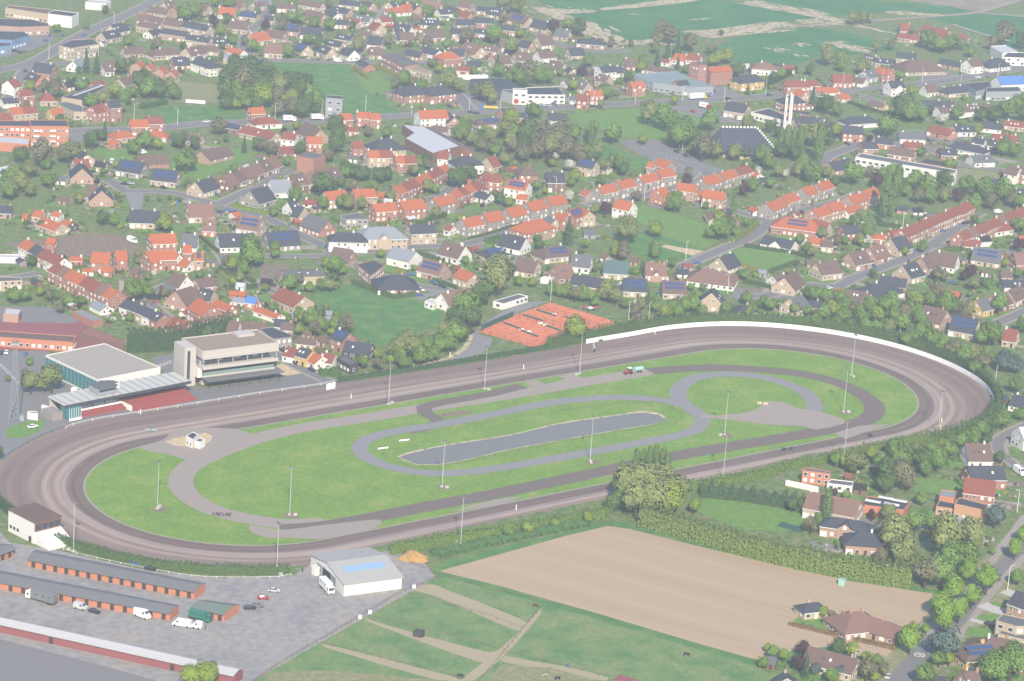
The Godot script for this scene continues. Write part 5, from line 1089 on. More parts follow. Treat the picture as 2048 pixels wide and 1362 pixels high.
func riding_hall():
	var f := frame_of("E1", 690, 655, 1112, 600, 4.6)
	var o := fthing("riding_hall", "white walled hall with shallow ribbed grey roof and blue rooflights", "hall", f)
	var L: float = f[3]; var W_ := 30.0; var e := 4.6; var r := 7.4
	var st := new_st(); var m := Vector3(L / 2, 2, -W_ / 2)
	for z in [0.0, -W_]: quad(st, Vector3(0, -0.3, z), Vector3(L, -0.3, z), Vector3(L, e, z), Vector3(0, e, z), m)
	for x in [0.0, L]:
		quad(st, Vector3(x, -0.3, 0), Vector3(x, -0.3, -W_), Vector3(x, e, -W_), Vector3(x, e, 0), m); tri(st, Vector3(x, e, 0), Vector3(x, e, -W_), Vector3(x, r, -W_ / 2), m)
	part("wall", done(st), M.wall_w, o)
	var grey := mat(Color(0.40, 0.395, 0.37), 0.9, T_MID, 0.12)
	for s in [0, 1]:
		st = new_st()
		var z0 := 0.5 if s == 0 else -W_ - 0.5
		hexa(st, [Vector3(-0.5, e - 0.1, z0), Vector3(L + 0.5, e - 0.1, z0), Vector3(L + 0.5, r, -W_ / 2), Vector3(-0.5, r, -W_ / 2), Vector3(-0.5, e + 0.15, z0), Vector3(L + 0.5, e + 0.15, z0), Vector3(L + 0.5, r + 0.2, -W_ / 2), Vector3(-0.5, r + 0.2, -W_ / 2)])
		part("roof_slope", done(st), grey, o)
	for k in 24:
		st = new_st(); var x := k * L / 24.0 + 0.5
		bar(st, Vector3(x, e + 0.17, 0.4), Vector3(x, r + 0.22, -W_ / 2), 0.05, 0.05, 4)
		part("roof_rib", done(st), M.wall_a, o)
	var blue := mat(Color(0.22, 0.36, 0.56), 0.6)
	for k in 8:
		st = new_st(); var x0 := L * 0.16 + k * L * 0.09; var x1 := x0 + L * 0.08
		var za := -W_ * 0.24; var zb := -W_ * 0.36; var ya := lerpf(e, r, 0.48) + 0.22; var yb := lerpf(e, r, 0.72) + 0.22
		hexa(st, [Vector3(x0, ya, za), Vector3(x1, ya, za), Vector3(x1, yb, zb), Vector3(x0, yb, zb), Vector3(x0, ya + 0.08, za), Vector3(x1, ya + 0.08, za), Vector3(x1, yb + 0.08, zb), Vector3(x0, yb + 0.08, zb)])
		part("rooflight", done(st), blue, o)
	slab(o, "sliding_door", Vector3(-0.12, 0, -19), Vector3(-0.02, 4.2, -12), M.dark)
	slab(o, "door_leaf", Vector3(-0.25, 0, -11.5), Vector3(-0.13, 4.3, -7), M.wall_a)
	slab(o, "door_leaf", Vector3(-0.25, 0, -23.5), Vector3(-0.13, 4.3, -19.5), M.wall_a)
	block("tack_room", "small white tack room with red door against the riding hall", "shed", "E1", [452, 515, 478, 530, 525, 520, 510, 505], 3.4, M.roof_w, M.wall_w)
	# heap of straw
	var hp := Z("E1", 1195, 465)
	var st2 := new_st(); var nn := 14
	var rings := [[0.0, 4.6], [1.2, 3.7], [2.1, 2.4], [2.8, 1.0]]
	for i in 3:
		for k in nn:
			var v := []
			for q in [[i, k], [i, k + 1], [i + 1, k + 1], [i + 1, k]]:
				var an: float = TAU * (q[1] % nn) / nn; var rr: float = rings[q[0]][1] * (1.0 + 0.14 * sin(an * 3.0 + q[0]) + 0.08 * sin(an * 7.0 + 2.0 * q[0]))
				v.append(Vector3(cos(an) * rr * 1.2, rings[q[0]][0] + 0.25 * sin(an * 5.0), sin(an) * rr))
			quad(st2, v[0], v[1], v[2], v[3], Vector3(0, 0.2, 0))
			if i == 2: tri(st2, v[2], v[3], Vector3(0, 3.0, 0), Vector3.ZERO)
	var heap := part(numbered("straw_heap"), done(st2), M.straw, self, hp)
	tag(heap, "heap of orange straw at the end of the hedge", "straw heap")
func church():
	# tent-like slate roof of the modern church and its pair of white towers
	var o := thing("church_hall", "modern church hall under a huge sloping dark slate roof", "church", Z("B3", 1350, 230))
	var c := o.position
	var top := pts_of("B3", [1180, 72, 1525, 78], 13.0); var eave := pts_of("B3", [1030, 215, 1190, 310, 1480, 340, 1715, 300], 4.0)
	for i in 2: top[i] -= c
	for i in 4: eave[i] -= c
	houses.append([c, 34.0, 0.0, 34.0, 34.0])
	var st := new_st(); var m := Vector3(0, 2, 0)
	var back := [top[0] + Vector3(-4, -9, -12), top[1] + Vector3(6, -9, -12)]
	quad(st, top[0], top[1], eave[2], eave[1], m); tri(st, top[0], eave[1], eave[0], m); tri(st, top[1], eave[2], eave[3], m)
	tri(st, top[0], eave[0], back[0], m); tri(st, top[1], eave[3], back[1], m); quad(st, top[0], top[1], back[1], back[0], m)
	part("roof", done(st), mat(Color(0.085, 0.095, 0.125), 0.8, T_FINE, 0.2), o)
	st = new_st()
	var ring := [eave[0], eave[1], eave[2], eave[3], back[1], back[0]]
	for i in 6:
		var a: Vector3 = ring[i] * 0.93; var b: Vector3 = ring[(i + 1) % 6] * 0.93
		a.y = 3.7; b.y = 3.7
		quad(st, Vector3(a.x, -0.3, a.z), Vector3(b.x, -0.3, b.z), b, a, m)
	part("wall", done(st), M.wall_c, o)
	for k in 10:
		var p: Vector3 = top[0].lerp(top[1], (k + 0.5) / 10.0)
		part("ridge_light", box_mesh(Vector3(-0.6, 0, -0.5), Vector3(0.6, 0.9, 0.5)), M.trim, o, p)
		var q: Vector3 = top[1].lerp(eave[3], (k + 0.5) / 10.0)
		part("ridge_light", box_mesh(Vector3(-0.5, 0, -0.5), Vector3(0.5, 0.9, 0.5)), M.trim, o, q)
	for a in [[1783, 1325, 26.0, 0.75], [1832, 1318, 27.5, 0.95]]:
		var p := Z("A3", a[0], a[1])
		var t := thing("bell_tower", "slender white bell tower of paired slabs beside the church hall", "tower", p, 0.1, "twin bell towers")
		slab(t, "slab", Vector3(-a[3], -0.3, -0.5), Vector3(-0.12, a[2], 0.5), M.wall_w)
		slab(t, "slab", Vector3(0.12, -0.3, -0.5), Vector3(a[3], a[2] - 1.2, 0.5), M.wall_w)
		slab(t, "joint", Vector3(-0.12, -0.3, -0.35), Vector3(0.12, a[2] - 2.0, 0.35), M.concrete_dark)
func depots():
	block("warehouse", "warehouse with broad white metal roof behind red terraces", "warehouse", "B2", [20, 42, 230, 58, 585, 250, 320, 322, 50, 175, 135, 120], 6.0, M.roof_w, M.wall_d)
	block("warehouse_wing", "brick wing with grey roof at the end of the white-roofed warehouse", "warehouse", "B2", [585, 252, 235, 58, 300, 62, 722, 300, 715, 322], 5.0, M.roof_g, M.wall_o)
	block("factory", "beige factory with brown roof beside the wide road", "factory", "A0", [52, 72, 462, 135, 500, 90, 90, 48], 6.5, M.roof_n, M.wall_c, 1, 2.2)
	block("factory", "white factory block with dark roof beside the wide road", "factory", "A0", [465, 132, 700, 160, 770, 125, 520, 95], 8.0, M.roof_s, M.wall_w)
	block("factory", "pinkish factory office in front of a wide dark roof", "factory", "A0", [190, 262, 480, 252, 470, 225, 300, 185, -60, 175, -60, 245], 6.0, M.roof_s, M.wall_p, 1, 1.6)
	block("garage_hall", "blue and grey striped garage hall by the forecourt", "garage", "A0", [120, 390, 290, 345, 230, 305, -60, 300, -60, 380], 6.5, M.roof_s, M.wall_u, 1, 2.4)
	block("garage_hall", "low blue garage hall below the striped one", "garage", "A0", [-60, 455, 110, 440, 100, 415, -60, 410], 5.5, M.roof_s, M.wall_u, 1, 2.4)
	block("white_works", "white works hall at the edge of the grass", "factory", "A0", [830, 20, 1030, 35, 1080, 10, 900, -10], 5.0, M.roof_w, M.wall_w)
	block("shop", "grey shop with long flat roof by the through road", "shop", "A0", [545, 1005, 720, 1085, 870, 1090, 850, 1040, 640, 985], 5.0, M.roof_g, M.wall_c, 1, 2.4)
	block("long_shed", "long dark shed with a pale strip of rooflight", "shed", "A0", [600, 945, 800, 975, 1040, 835, 960, 815], 4.5, M.roof_s, M.wall_c)
	var sk := Z("A0", 860, 880, 4.6)
	var dd := Z("A0", 1000, 830, 4.6) - Z("A0", 720, 930, 4.6)
	var ro := part("rooflight", box_mesh(Vector3(-dd.length() / 2, 0, -1.2), Vector3(dd.length() / 2, 0.15, 1.2)), M.roof_w, get_node("long_shed"), sk - get_node("long_shed").position, atan2(-dd.z, dd.x))
	ro.name = "rooflight"
	block("school", "red brick school with rows of white windows and flat roof", "school", "A1", [1765, 528, 1990, 645, 2130, 620, 1920, 500], 8.0, M.roof_g, M.wall_b, 2, 2.4)
	block("school_wing", "beige school wing with brown flat roof next to the brick school", "school", "A2", [60, 655, 255, 712, 310, 695, 160, 640], 7.0, M.roof_c, M.wall_c, 2, 2.0)
	block("showroom", "long white showroom with a row of bays by the road", "showroom", "A2", [1240, 918, 1608, 922, 1540, 840, 1220, 850], 6.0, M.roof_s, M.wall_w, 2, 2.6)
	block("showroom_tower", "white showroom tower with square windows and red logo disc", "showroom", "A2", [1100, 870, 1240, 878, 1235, 862, 1095, 856], 9.5, M.roof_g, M.wall_w, 2, 2.4)
	block("works_hall", "broad dark-roofed works hall behind the showroom", "hall", "A2", [680, 785, 985, 882, 1210, 850, 1000, 760, 690, 765], 6.5, M.roof_s, mat(Color(0.10, 0.12, 0.17), 0.8, T_MID, 0.2))
	block("showroom", "pale grey low building beside the showroom tower", "showroom", "A2", [990, 880, 1098, 905, 1098, 870, 1000, 866], 7.0, M.roof_g, M.wall_a)
	block("teal_hall", "workshop with wide teal metal roof and blue front", "workshop", "A3", [520, 800, 865, 850, 1105, 842, 1040, 812, 745, 692, 345, 718, 345, 735], 6.0, mat(Color(0.22, 0.29, 0.30), 0.85, T_MID, 0.1), M.wall_a, 1, 2.4)
	block("brick_tower", "square brick factory tower with flat grey roof", "tower", "A3", [962, 632, 1042, 628, 970, 596, 872, 604], 16.0, M.roof_g, M.wall_b, 4, 1.4)
	block("parish_rooms", "long white parish rooms with dark flat roof by the towers", "hall", "A3", [1470, 1088, 1880, 1190, 1890, 1150, 1640, 1050], 4.6, M.roof_s, M.wall_w, 1, 2.2)
	block("annex", "low brick annex with dark roofs behind the towers", "annex", "A3", [1740, 1080, 2040, 1120, 2048, 1085, 1760, 1050], 4.0, M.roof_s, M.wall_b, 1, 1.8)
	block("depot", "grey depot with flat roof beside the blue roof", "depot", "A4", [1705, 838, 2020, 832, 2000, 792, 1700, 800], 6.5, M.roof_s, M.wall_a, 1, 2.6)
	block("depot", "dark depot hall with flat roof along the road", "depot", "A4", [1480, 760, 1610, 835, 1760, 800, 1720, 742], 6.0, M.roof_s, M.wall_a, 1, 2.4)
	block("white_hall", "white metal hall on the far right by the trees", "hall", "A4", [1740, 420, 1850, 485, 1990, 470, 1880, 412], 6.0, M.roof_w, M.wall_w)
	block("white_office", "white modern office with dark flat roof by the far hall", "office", "A4", [1850, 520, 2100, 530, 2100, 480, 1900, 478], 6.0, M.roof_s, M.wall_w, 2, 2.2)
	block("long_school", "long white school with strips of windows behind trees", "school", "B4", [508, 335, 1415, 485, 1440, 455, 560, 300], 7.5, M.roof_g, M.wall_w, 2, 2.6)
	block("school_gym", "low dark-roofed school hall behind the long school", "school", "B4", [1095, 385, 1395, 432, 1440, 398, 1150, 350], 4.0, M.roof_s, M.wall_d)
	block("clubhouse", "white tennis clubhouse with grey flat roof by clay courts", "clubhouse", "C2", [905, 690, 1005, 715, 1245, 640, 1155, 618], 3.2, M.roof_g, M.wall_w, 1, 2.2)
	block("workshop", "orange brick workshop with rows of rooflights", "workshop", "E3", [860, 68, 1172, 108, 1212, 52, 905, 5], 4.6, M.roof_s, M.wall_o)
	var ws: Node3D = get_node("workshop")
	for g in [[905, 40], [1000, 15], [1040, 62], [1095, 35]]:
		for k in 6:
			var p := Z("E3", g[0] + k * 16, g[1] + k * 3, 4.75)
			part("rooflight", box_mesh(Vector3(-0.8, 0, -1.0), Vector3(0.8, 0.3, 1.0)), M.trim, ws, p - ws.position, -0.3)
	block("brick_block", "square windowless brick block with grey flat roof", "building", "B1", [945, 352, 1105, 375, 1222, 342, 1060, 300], 8.5, M.roof_g, M.wall_b)
	block("modern_house", "grey cubic house with flat roof behind a clipped hedge", "house", "B1", [1360, 925, 1420, 962, 1640, 962, 1540, 900], 5.8, M.roof_g, M.wall_g, 2, 1.8)
	block("modern_house", "red brick house with dark folded flat roof by the meadow", "house", "C1", [1525, 330, 1660, 440, 1795, 340, 1690, 290], 5.5, M.roof_s, M.wall_b, 2, 2.0)
	block("flat_house", "cream flat-roofed villa with several levels", "house", "A1", [0, 255, 118, 262, 120, 235, 0, 222], 6.0, M.roof_g, M.wall_c, 2, 1.8)
	block("grey_block", "grey brick block with slate-coloured flat roof behind grandstand", "building", "C1", [690, 1062, 898, 1040, 880, 1010, 700, 940, 590, 955], 6.0, M.roof_s, M.wall_g, 2, 1.4)
	block("dark_house", "dark clad house with flat roof by the track hedge", "house", "C1", [1330, 1240, 1460, 1310, 1540, 1290, 1410, 1215], 4.5, M.roof_g, M.wall_k, 1, 1.6)
	block("brick_house", "red brick flat-roofed house with white lean-to behind conifers", "house", "D3", [300, 1090, 518, 1118, 520, 1100, 330, 1065], 5.6, M.roof_g, M.wall_o, 2, 1.6)
	block("lean_to", "white flat-roofed annex beside the brick house", "annex", "D3", [492, 1190, 690, 1215, 700, 1180, 520, 1158], 3.2, M.roof_g, M.wall_w, 1, 1.6)
	block("brick_annex", "low brick annex with slate flat roof beside the red-roofed house", "annex", "D3", [1365, 1290, 1480, 1305, 1500, 1255, 1380, 1240], 5.0, M.roof_l, M.wall_o, 1, 1.6)
	block("brick_annex", "wide brick bungalow with dark flat roof and yellow chimney", "house", "E3", [1405, 80, 1660, 118, 1690, 85, 1430, 35], 3.6, M.roof_s, M.wall_h, 1, 1.8)
	block("brick_annex", "tall orange brick house with dark flat roof and rooflights", "house", "E3", [1540, 62, 1752, 108, 1785, 68, 1575, 15], 6.5, M.roof_s, M.wall_h, 1, 1.6)
	block("cube_house", "cream cubic house with stepped flat roofs on the avenue", "house", "E3", [1845, 915, 1990, 960, 2120, 960, 2120, 915, 1890, 865], 6.4, M.roof_g, M.wall_c, 2, 2.0)
	block("cube_house", "lower cream cube wing in front of the cubic house", "house", "E3", [1858, 1010, 2060, 1060, 2120, 1010, 1900, 965], 3.4, M.roof_g, M.wall_c, 1, 1.8)
	block("row_garages", "white flat garage row with pale roof by the kitchen gardens", "garage", "C0", [-40, 262, 228, 268, 232, 240, -40, 232], 3.0, M.roof_w, M.wall_w)
	block("back_house", "brick and cream house backs with grey flat roof", "house", "C0", [-40, 500, 218, 488, 200, 455, -40, 450], 5.0, M.roof_g, M.wall_c, 2, 1.6)
	block("kiosk", "cream kiosk with white roof in the yard behind stables", "kiosk", "C0", [32, 812, 180, 822, 212, 775, 60, 758], 4.0, M.roof_w, M.wall_p)
	block("brick_store", "low brick store with pale slate roof beside the long terrace", "store", "C0", [705, 790, 905, 885, 1005, 865, 800, 775], 3.2, M.roof_l, M.wall_b)
	block("club_house", "long orange brick building with dark rounded roof by the parking", "building", "C0", [-60, 1035, 715, 1090, 742, 1030, -60, 975], 4.6, M.roof_n, M.wall_o, 1, 1.6)
	block("red_hall", "red-roofed low hall beside the tall dark hedge", "hall", "C0", [780, 1000, 1205, 1120, 1208, 1075, 830, 930], 3.2, mat(Color(0.27, 0.125, 0.105), 0.9, T_MID, 0.2), M.wall_d)
	block("white_roof_hall", "brick hall with white gabled roofs beside the apartments", "hall", "B0", [-40, 215, 280, 235, 290, 180, 80, 160, -40, 165], 5.0, M.roof_w, M.wall_o)
	block("diner", "white diner with red canopy by the shrubs", "diner", "B0", [-40, 470, 90, 440, 170, 480, 40, 530, -40, 530], 4.5, M.roof_w, M.wall_w, 1, 2.2)
	block("judge_hut", "white judge hut with a dark open loft on the infield", "hut", "D0", [1448, 822, 1500, 850, 1545, 810, 1500, 790], 4.2, M.roof_s, M.wall_w, 1, 1.2)
	block("judge_hut", "small white store hut beside the judge hut on the infield", "hut", "D0", [1515, 858, 1555, 872, 1598, 852, 1555, 835], 3.2, M.roof_g, M.wall_w)
	block("glass_house", "white glazed conservatory against the brown-roofed house", "conservatory", "C2", [1368, 460, 1440, 470, 1480, 460, 1410, 448], 3.0, M.roof_w, M.wall_w, 1, 1.4)
	block("white_annex", "white flat annex in front of brown-roofed house at the meadow", "annex", "C2", [240, 690, 330, 720, 400, 680, 300, 665], 3.2, M.roof_w, M.wall_w, 1, 1.4)
	block("field_hut", "pale green hut on wheels standing on the ploughed field", "hut", "E3", [692, 612, 738, 622, 748, 610, 702, 602], 2.6, M.roof_g, M.car_mint)
	block("field_shelter", "dark open horse shelter in the middle paddock", "shelter", "E1", [1195, 990, 1255, 1000, 1280, 988, 1220, 975], 2.4, M.roof_s, M.wall_k)
	block("field_shelter", "dark red shelter roof at the lower paddock edge", "shelter", "E2", [835, 1345, 960, 1380, 1010, 1350, 880, 1312], 2.4, M.wall_red, M.wall_red)
	block("pool_cover", "long dark green pool cover on the mown lawn", "pool cover", "E3", [250, 215, 415, 262, 435, 240, 275, 195], 0.8, M.net, M.net)
	block("white_wall", "long white garden wall behind the works hall", "wall", "A2", [420, 735, 860, 738, 860, 728, 420, 725], 2.6, M.trim, M.wall_w)
	block("white_wall", "white panel wall in front of the brick house behind conifers", "wall", "D3", [168, 1172, 425, 1228, 430, 1222, 175, 1166], 2.0, M.trim, M.wall_w)
	for l in [["grey brick lattice chimney stack at the end of the long terrace", "C0", 1182, 690]]:
		var ch := thing("chimney_stack", l[0], "chimney", Z(l[1], l[2], l[3]))
		slab(ch, "shaft", Vector3(-1.2, -0.3, -1.2), Vector3(1.2, 10.5, 1.2), M.wall_g); slab(ch, "cap", Vector3(-1.4, 10.5, -1.4), Vector3(1.4, 11.0, 1.4), M.concrete_dark)
func flats():
	var o := block("apartment_block", "orange brick apartment block with balconies and dark roof edge", "apartment block", "A0", [300, 1225, 672, 1228, 640, 1165, 290, 1165], 12.0, M.roof_s, M.wall_o, 3, 1.2)
	for k in 3:
		for j in 2:
			var a := Z("A0", 360 + j * 160, 1225, 12.0); a.y = 0
			slab(o, "balcony", Vector3(a.x - o.position.x - 1.6, 2.8 + k * 3.0, a.z - o.position.z), Vector3(a.x - o.position.x + 1.6, 3.6 + k * 3.0, a.z - o.position.z + 1.6), M.trim)
	block("apartment_block", "lower orange brick apartment block beside the taller one", "apartment block", "A0", [-60, 1220, 298, 1228, 285, 1172, -60, 1170], 10.0, M.roof_s, M.wall_o, 3, 1.8)
	block("apartment_block", "cream apartment block with dark mansard roof at the junction", "apartment block", "A0", [575, 440, 690, 468, 965, 425, 900, 375, 700, 385], 8.5, M.roof_s, M.wall_c, 3, 1.6)
	block("glass_tower", "grey cubic office with glazed lower floors at the wood", "office", "A1", [1226, 950, 1388, 962, 1385, 930, 1240, 918], 12.5, M.roof_s, M.wall_a, 3, 2.4)

# ---------------------------------------------------------------- gardens
func on_street(p: Vector3, margin: float) -> bool:
	for s in streets:
		var path: Array = s[0]
		for i in range(0, path.size(), 2):
			if Vector2(path[i].x - p.x, path[i].z - p.z).length() < s[1] / 2 + margin + 2.5: return true
	return false
func inside_house(p: Vector3, margin: float) -> bool:
	for h in houses:
		var d := Vector2(p.x - h[0].x, p.z - h[0].z)
		if d.length() > h[1] + margin + 4.0: continue
		var q := d.rotated(h[2])
		if absf(q.x) < h[3] / 2 + margin and absf(q.y) < h[4] / 2 + margin: return true
	return false
func build_sheds():                                     # garden sheds and lean-tos behind the houses
	var made := 0; var tries := 0
	var n := houses.size()
	while made < 95 and tries < 3000:
		tries += 1
		var h = houses[rng.randi_range(0, n - 1)]
		if h.size() < 6: continue
		var a := rng.randf() * TAU; var d: float = h[1] + rng.randf_range(4.0, 10.0)
		var p: Vector3 = h[0] + Vector3(cos(a) * d, 0, sin(a) * d)
		if inside_house(p, 3.0) or on_street(p, 1.5) or in_field(p): continue
		made += 1
		var t := Vector3(cos(h[2]), 0, -sin(h[2])) * rng.randf_range(1.6, 3.2)
		gabled(p - t, p + t, rng.randf_range(3.0, 4.2), "s", "gnswrlo"[rng.randi_range(0, 6)], "dwpcwgd"[rng.randi_range(0, 6)], "", "shed")
func build_garden_ground():
	# a lawn, a paved strip and a bed or two belong to almost every house
	var tools := [new_st(), new_st(), new_st(), new_st()]
	var k := 0
	for h in houses:
		if h.size() < 6: continue
		var c: Vector3 = h[0]
		var b := Basis(Vector3.UP, h[2])
		for j in 6:
			var m: int = [0, 1, 0, rng.randi_range(1, 3), 1, rng.randi_range(0, 2)][j]
			var sx: float = h[3] * rng.randf_range(0.5, 0.95); var sz := rng.randf_range(5.0, 11.0)
			if m == 1: sz = rng.randf_range(2.5, 6.0)
			var off := Vector3(rng.randf_range(-4, 4), 0, (h[4] / 2 + sz / 2) * (1.0 if j % 2 == 0 else -1.0))
			if j > 1: off = Vector3((h[3] / 2 + sx / 2) * (1.0 if rng.randf() < 0.5 else -1.0), 0, rng.randf_range(-4, 4))
			var y := -0.095 + 0.09 * fposmod(k * 0.6180339, 1.0); k += 1
			var q := []
			for s in [[-1, -1], [1, -1], [1, 1], [-1, 1]]:
				var v: Vector3 = c + b * (off + Vector3(s[0] * sx / 2 + rng.randf_range(-0.6, 0.6), 0, s[1] * sz / 2 + rng.randf_range(-0.6, 0.6))); v.y = y
				q.append(v)
			quad(tools[m], q[0], q[1], q[2], q[3], q[0] - Vector3(0, 50, 0))
	struct("garden_lawns", done(tools[0]), M.lawn); struct("garden_paving", done(tools[1]), M.pavement)
	struct("garden_beds", done(tools[2]), M.soil); struct("garden_drives", done(tools[3]), M.asphalt_old)

# ---------------------------------------------------------------- plants
func leaf(st: SurfaceTool, p: Vector3, n: Vector3, s: float, c: Color):      # a small twig of leaves: one bent face
	var u := n.cross(Vector3(rng.randf() - 0.5, rng.randf() - 0.5, rng.randf() - 0.5)).normalized() * s
	var v := n.cross(u).normalized() * s * rng.randf_range(0.6, 1.0)
	st.set_color(c); st.set_normal(n)
	var a := p - u; var b := p + v; var d := p + u; var e := p - v * 0.8 + n * s * 0.25
	for t in [[a, d, b], [a, e, d]]:
		var flip: bool = (t[1] - t[0]).cross(t[2] - t[0]).dot(n) > 0.0
		st.add_vertex(t[0]); st.add_vertex(t[2] if flip else t[1]); st.add_vertex(t[1] if flip else t[2])
func rdir() -> Vector3:
	var z := rng.randf_range(-1, 1); var a := rng.randf() * TAU; var r := sqrt(1 - z * z)
	return Vector3(cos(a) * r, z, sin(a) * r)
func tint(c: Color, amount: float) -> Color:
	var k := 1.0 + rng.randf_range(-amount, amount); var g := rng.randf_range(-0.12, 0.12) * amount * 2.0
	return Color(c.r * k * (1 + g), c.g * k, c.b * k * (1 - g))
const TREES := {   # colour, crown middle height, crown half height, lumps, leaves per lump, words, name
	"b": [Color(0.125, 0.21, 0.05), 1.2, 1.05, 26, 88, "leafy mid-green tree", "broad_tree"],
	"y": [Color(0.175, 0.24, 0.04), 1.25, 1.0, 24, 88, "yellow-green spring tree", "spring_tree"],
	"d": [Color(0.078, 0.128, 0.042), 1.25, 1.1, 26, 88, "dark green tree", "dark_tree"],
	"r": [Color(0.15, 0.15, 0.085), 1.3, 1.1, 26, 60, "brownish half-bare tree", "budding_tree"],
	"l": [Color(0.165, 0.20, 0.07), 1.3, 1.15, 28, 84, "pale olive tree", "pale_tree"],
	"p": [Color(0.07, 0.035, 0.045), 1.15, 0.95, 18, 80, "purple-leaved tree", "copper_tree"],
	"w": [Color(0.42, 0.45, 0.36), 1.15, 0.95, 18, 76, "white blossoming tree", "blossom_tree"],
	"c": [Color(0.05, 0.09, 0.048), 2.3, 2.3, 0, 1000, "dark pointed conifer", "conifer"],
	"q": [Color(0.10, 0.17, 0.048), 2.9, 2.7, 0, 1100, "tall columnar poplar", "poplar"],
	"a": [Color(0.155, 0.265, 0.038), 1.5, 1.4, 34, 92, "round bright green avenue tree", "avenue_tree"],
	"e": [Color(0.085, 0.125, 0.11), 1.1, 1.0, 30, 70, "blue-grey cedar", "cedar"]}
var tree_proto := {}
func tree_base(kind: String, variant: int) -> Node3D:
	var key := kind + str(variant)
	if tree_proto.has(key): return tree_proto[key]
	var t = TREES[kind]
	var st := new_st(); var col: Color = t[0]
	var cy: float = t[1]; var hy: float = t[2]
	if t[3] > 0:
		for i in t[3]:
			var d := rdir(); if d.y < -0.55: d.y = -0.3
			var rr := 0.70 * pow(rng.randf_range(0.25, 1.0), 0.5)
			var c := Vector3(d.x * rr, cy + d.y * rr * hy, d.z * rr); var lr := rng.randf_range(0.30, 0.46)
			var cc := tint(col, 0.22)
			for k in t[4]:
				var n := rdir()
				leaf(st, c + n * lr * rng.randf_range(0.72, 1.06), (n + d * 0.5 + Vector3(0, 0.25, 0)).normalized(), rng.randf_range(0.06, 0.115), tint(cc, 0.14))
	else:
		for k in t[4]:
			var u := pow(rng.randf(), 0.85); var a := rng.randf() * TAU
			var r: float
			if kind == "c": r = (1.0 - u) * (0.86 + 0.14 * sin(u * 34.0)) + 0.04
			elif kind == "q": r = pow(sin(PI * clampf(u * 0.93 + 0.05, 0, 1)), 0.55) * (0.8 + 0.2 * sin(u * 9.0 + a * 2.0))
			else: r = (1.0 - 0.75 * u) * (0.75 + 0.3 * absf(sin(u * 11.0 + 0.7 * sin(a * 3.0))))
			r *= rng.randf_range(0.72, 1.05)
			var n := Vector3(cos(a), 0.45 if kind != "q" else 0.2, sin(a)).normalized()
			leaf(st, Vector3(cos(a) * r, cy + (u * 2.0 - 1.0) * hy + 0.15, sin(a) * r), n, rng.randf_range(0.08, 0.15), tint(col, 0.22))
	var crown := st.commit()
	st = new_st()
	var th := cy + (0.2 if t[3] > 0 else hy * 0.6)
	bar(st, Vector3(0, -0.1, 0), Vector3(0.02, th * 0.55, 0), 0.10, 0.075, 7); bar(st, Vector3(0.02, th * 0.55, 0), Vector3(0, th, 0.03), 0.075, 0.03, 6)
	if t[3] > 0:
		for k in 6:
			var a := TAU * k / 6.0 + rng.randf(); var y := th * rng.randf_range(0.45, 0.75)
			bar(st, Vector3(0.02, y, 0), Vector3(cos(a) * 0.55, y + rng.randf_range(0.3, 0.7), sin(a) * 0.55), 0.045, 0.012, 5)
	var trunk := done(st)
	var o := Node3D.new(); o.name = t[6]
	part("trunk", trunk, M.bark, o); part("crown", crown, M.leaf, o)
	tree_proto[key] = o
	return o
func plant(kind: String, p: Vector3, r: float, extra := ""):
	var t = TREES[kind]
	var o := tree_base(kind, rng.randi_range(0, 3)).duplicate()
	o.name = numbered(t[6]); add_child(o)
	o.position = Vector3(p.x, -0.05, p.z); o.rotation.y = rng.randf() * TAU
	var sq := rng.randf_range(0.9, 1.12)
	o.scale = Vector3(r, r * sq, r)
	var size := "small " if r < 2.2 else ("large " if r > 5.0 else "")
	var n := near(p)
	tag(o, "%s%s beside %s" % [size, t[5], by_house(p)] if extra == "" else "%s%s %s" % [size, t[5], extra], "tree", "%ss near %s" % [t[5], n] if extra == "" else extra)
func by_house(p: Vector3) -> String:                    # the nearest house, by its look
	var best = null; var bd := 1e9
	for h in houses:
		var d: float = Vector2(p.x - h[0].x, p.z - h[0].z).length_squared()
		if d < bd and h.size() > 5: bd = d; best = h
	if best == null or bd > 2500.0: return "open land, " + between(p)
	var l: Array = best[5].get_meta("look")
	return "%s roofed %s %s near %s" % [l[0], l[1], l[2], near(p)]
func grove(t: String, list: Array, extra := ""):          # [x, y, radius, kind]: middle of the crown and its radius in the region's pixels
	for a in list:
		var s: float = TILE[t][2]
		var kind: String = a[3]
		var p := Z(t, a[0], a[1])
		var r: float = a[2] / s / ppm(p)
		for it in 2:
			p = Z(t, a[0], a[1], r * TREES[kind][1]); r = a[2] / s / ppm(p)
		plant(kind, p, r * (1.38 if kind == "a" else 1.22 if not kind in ["c", "q", "e"] else 1.1), extra)
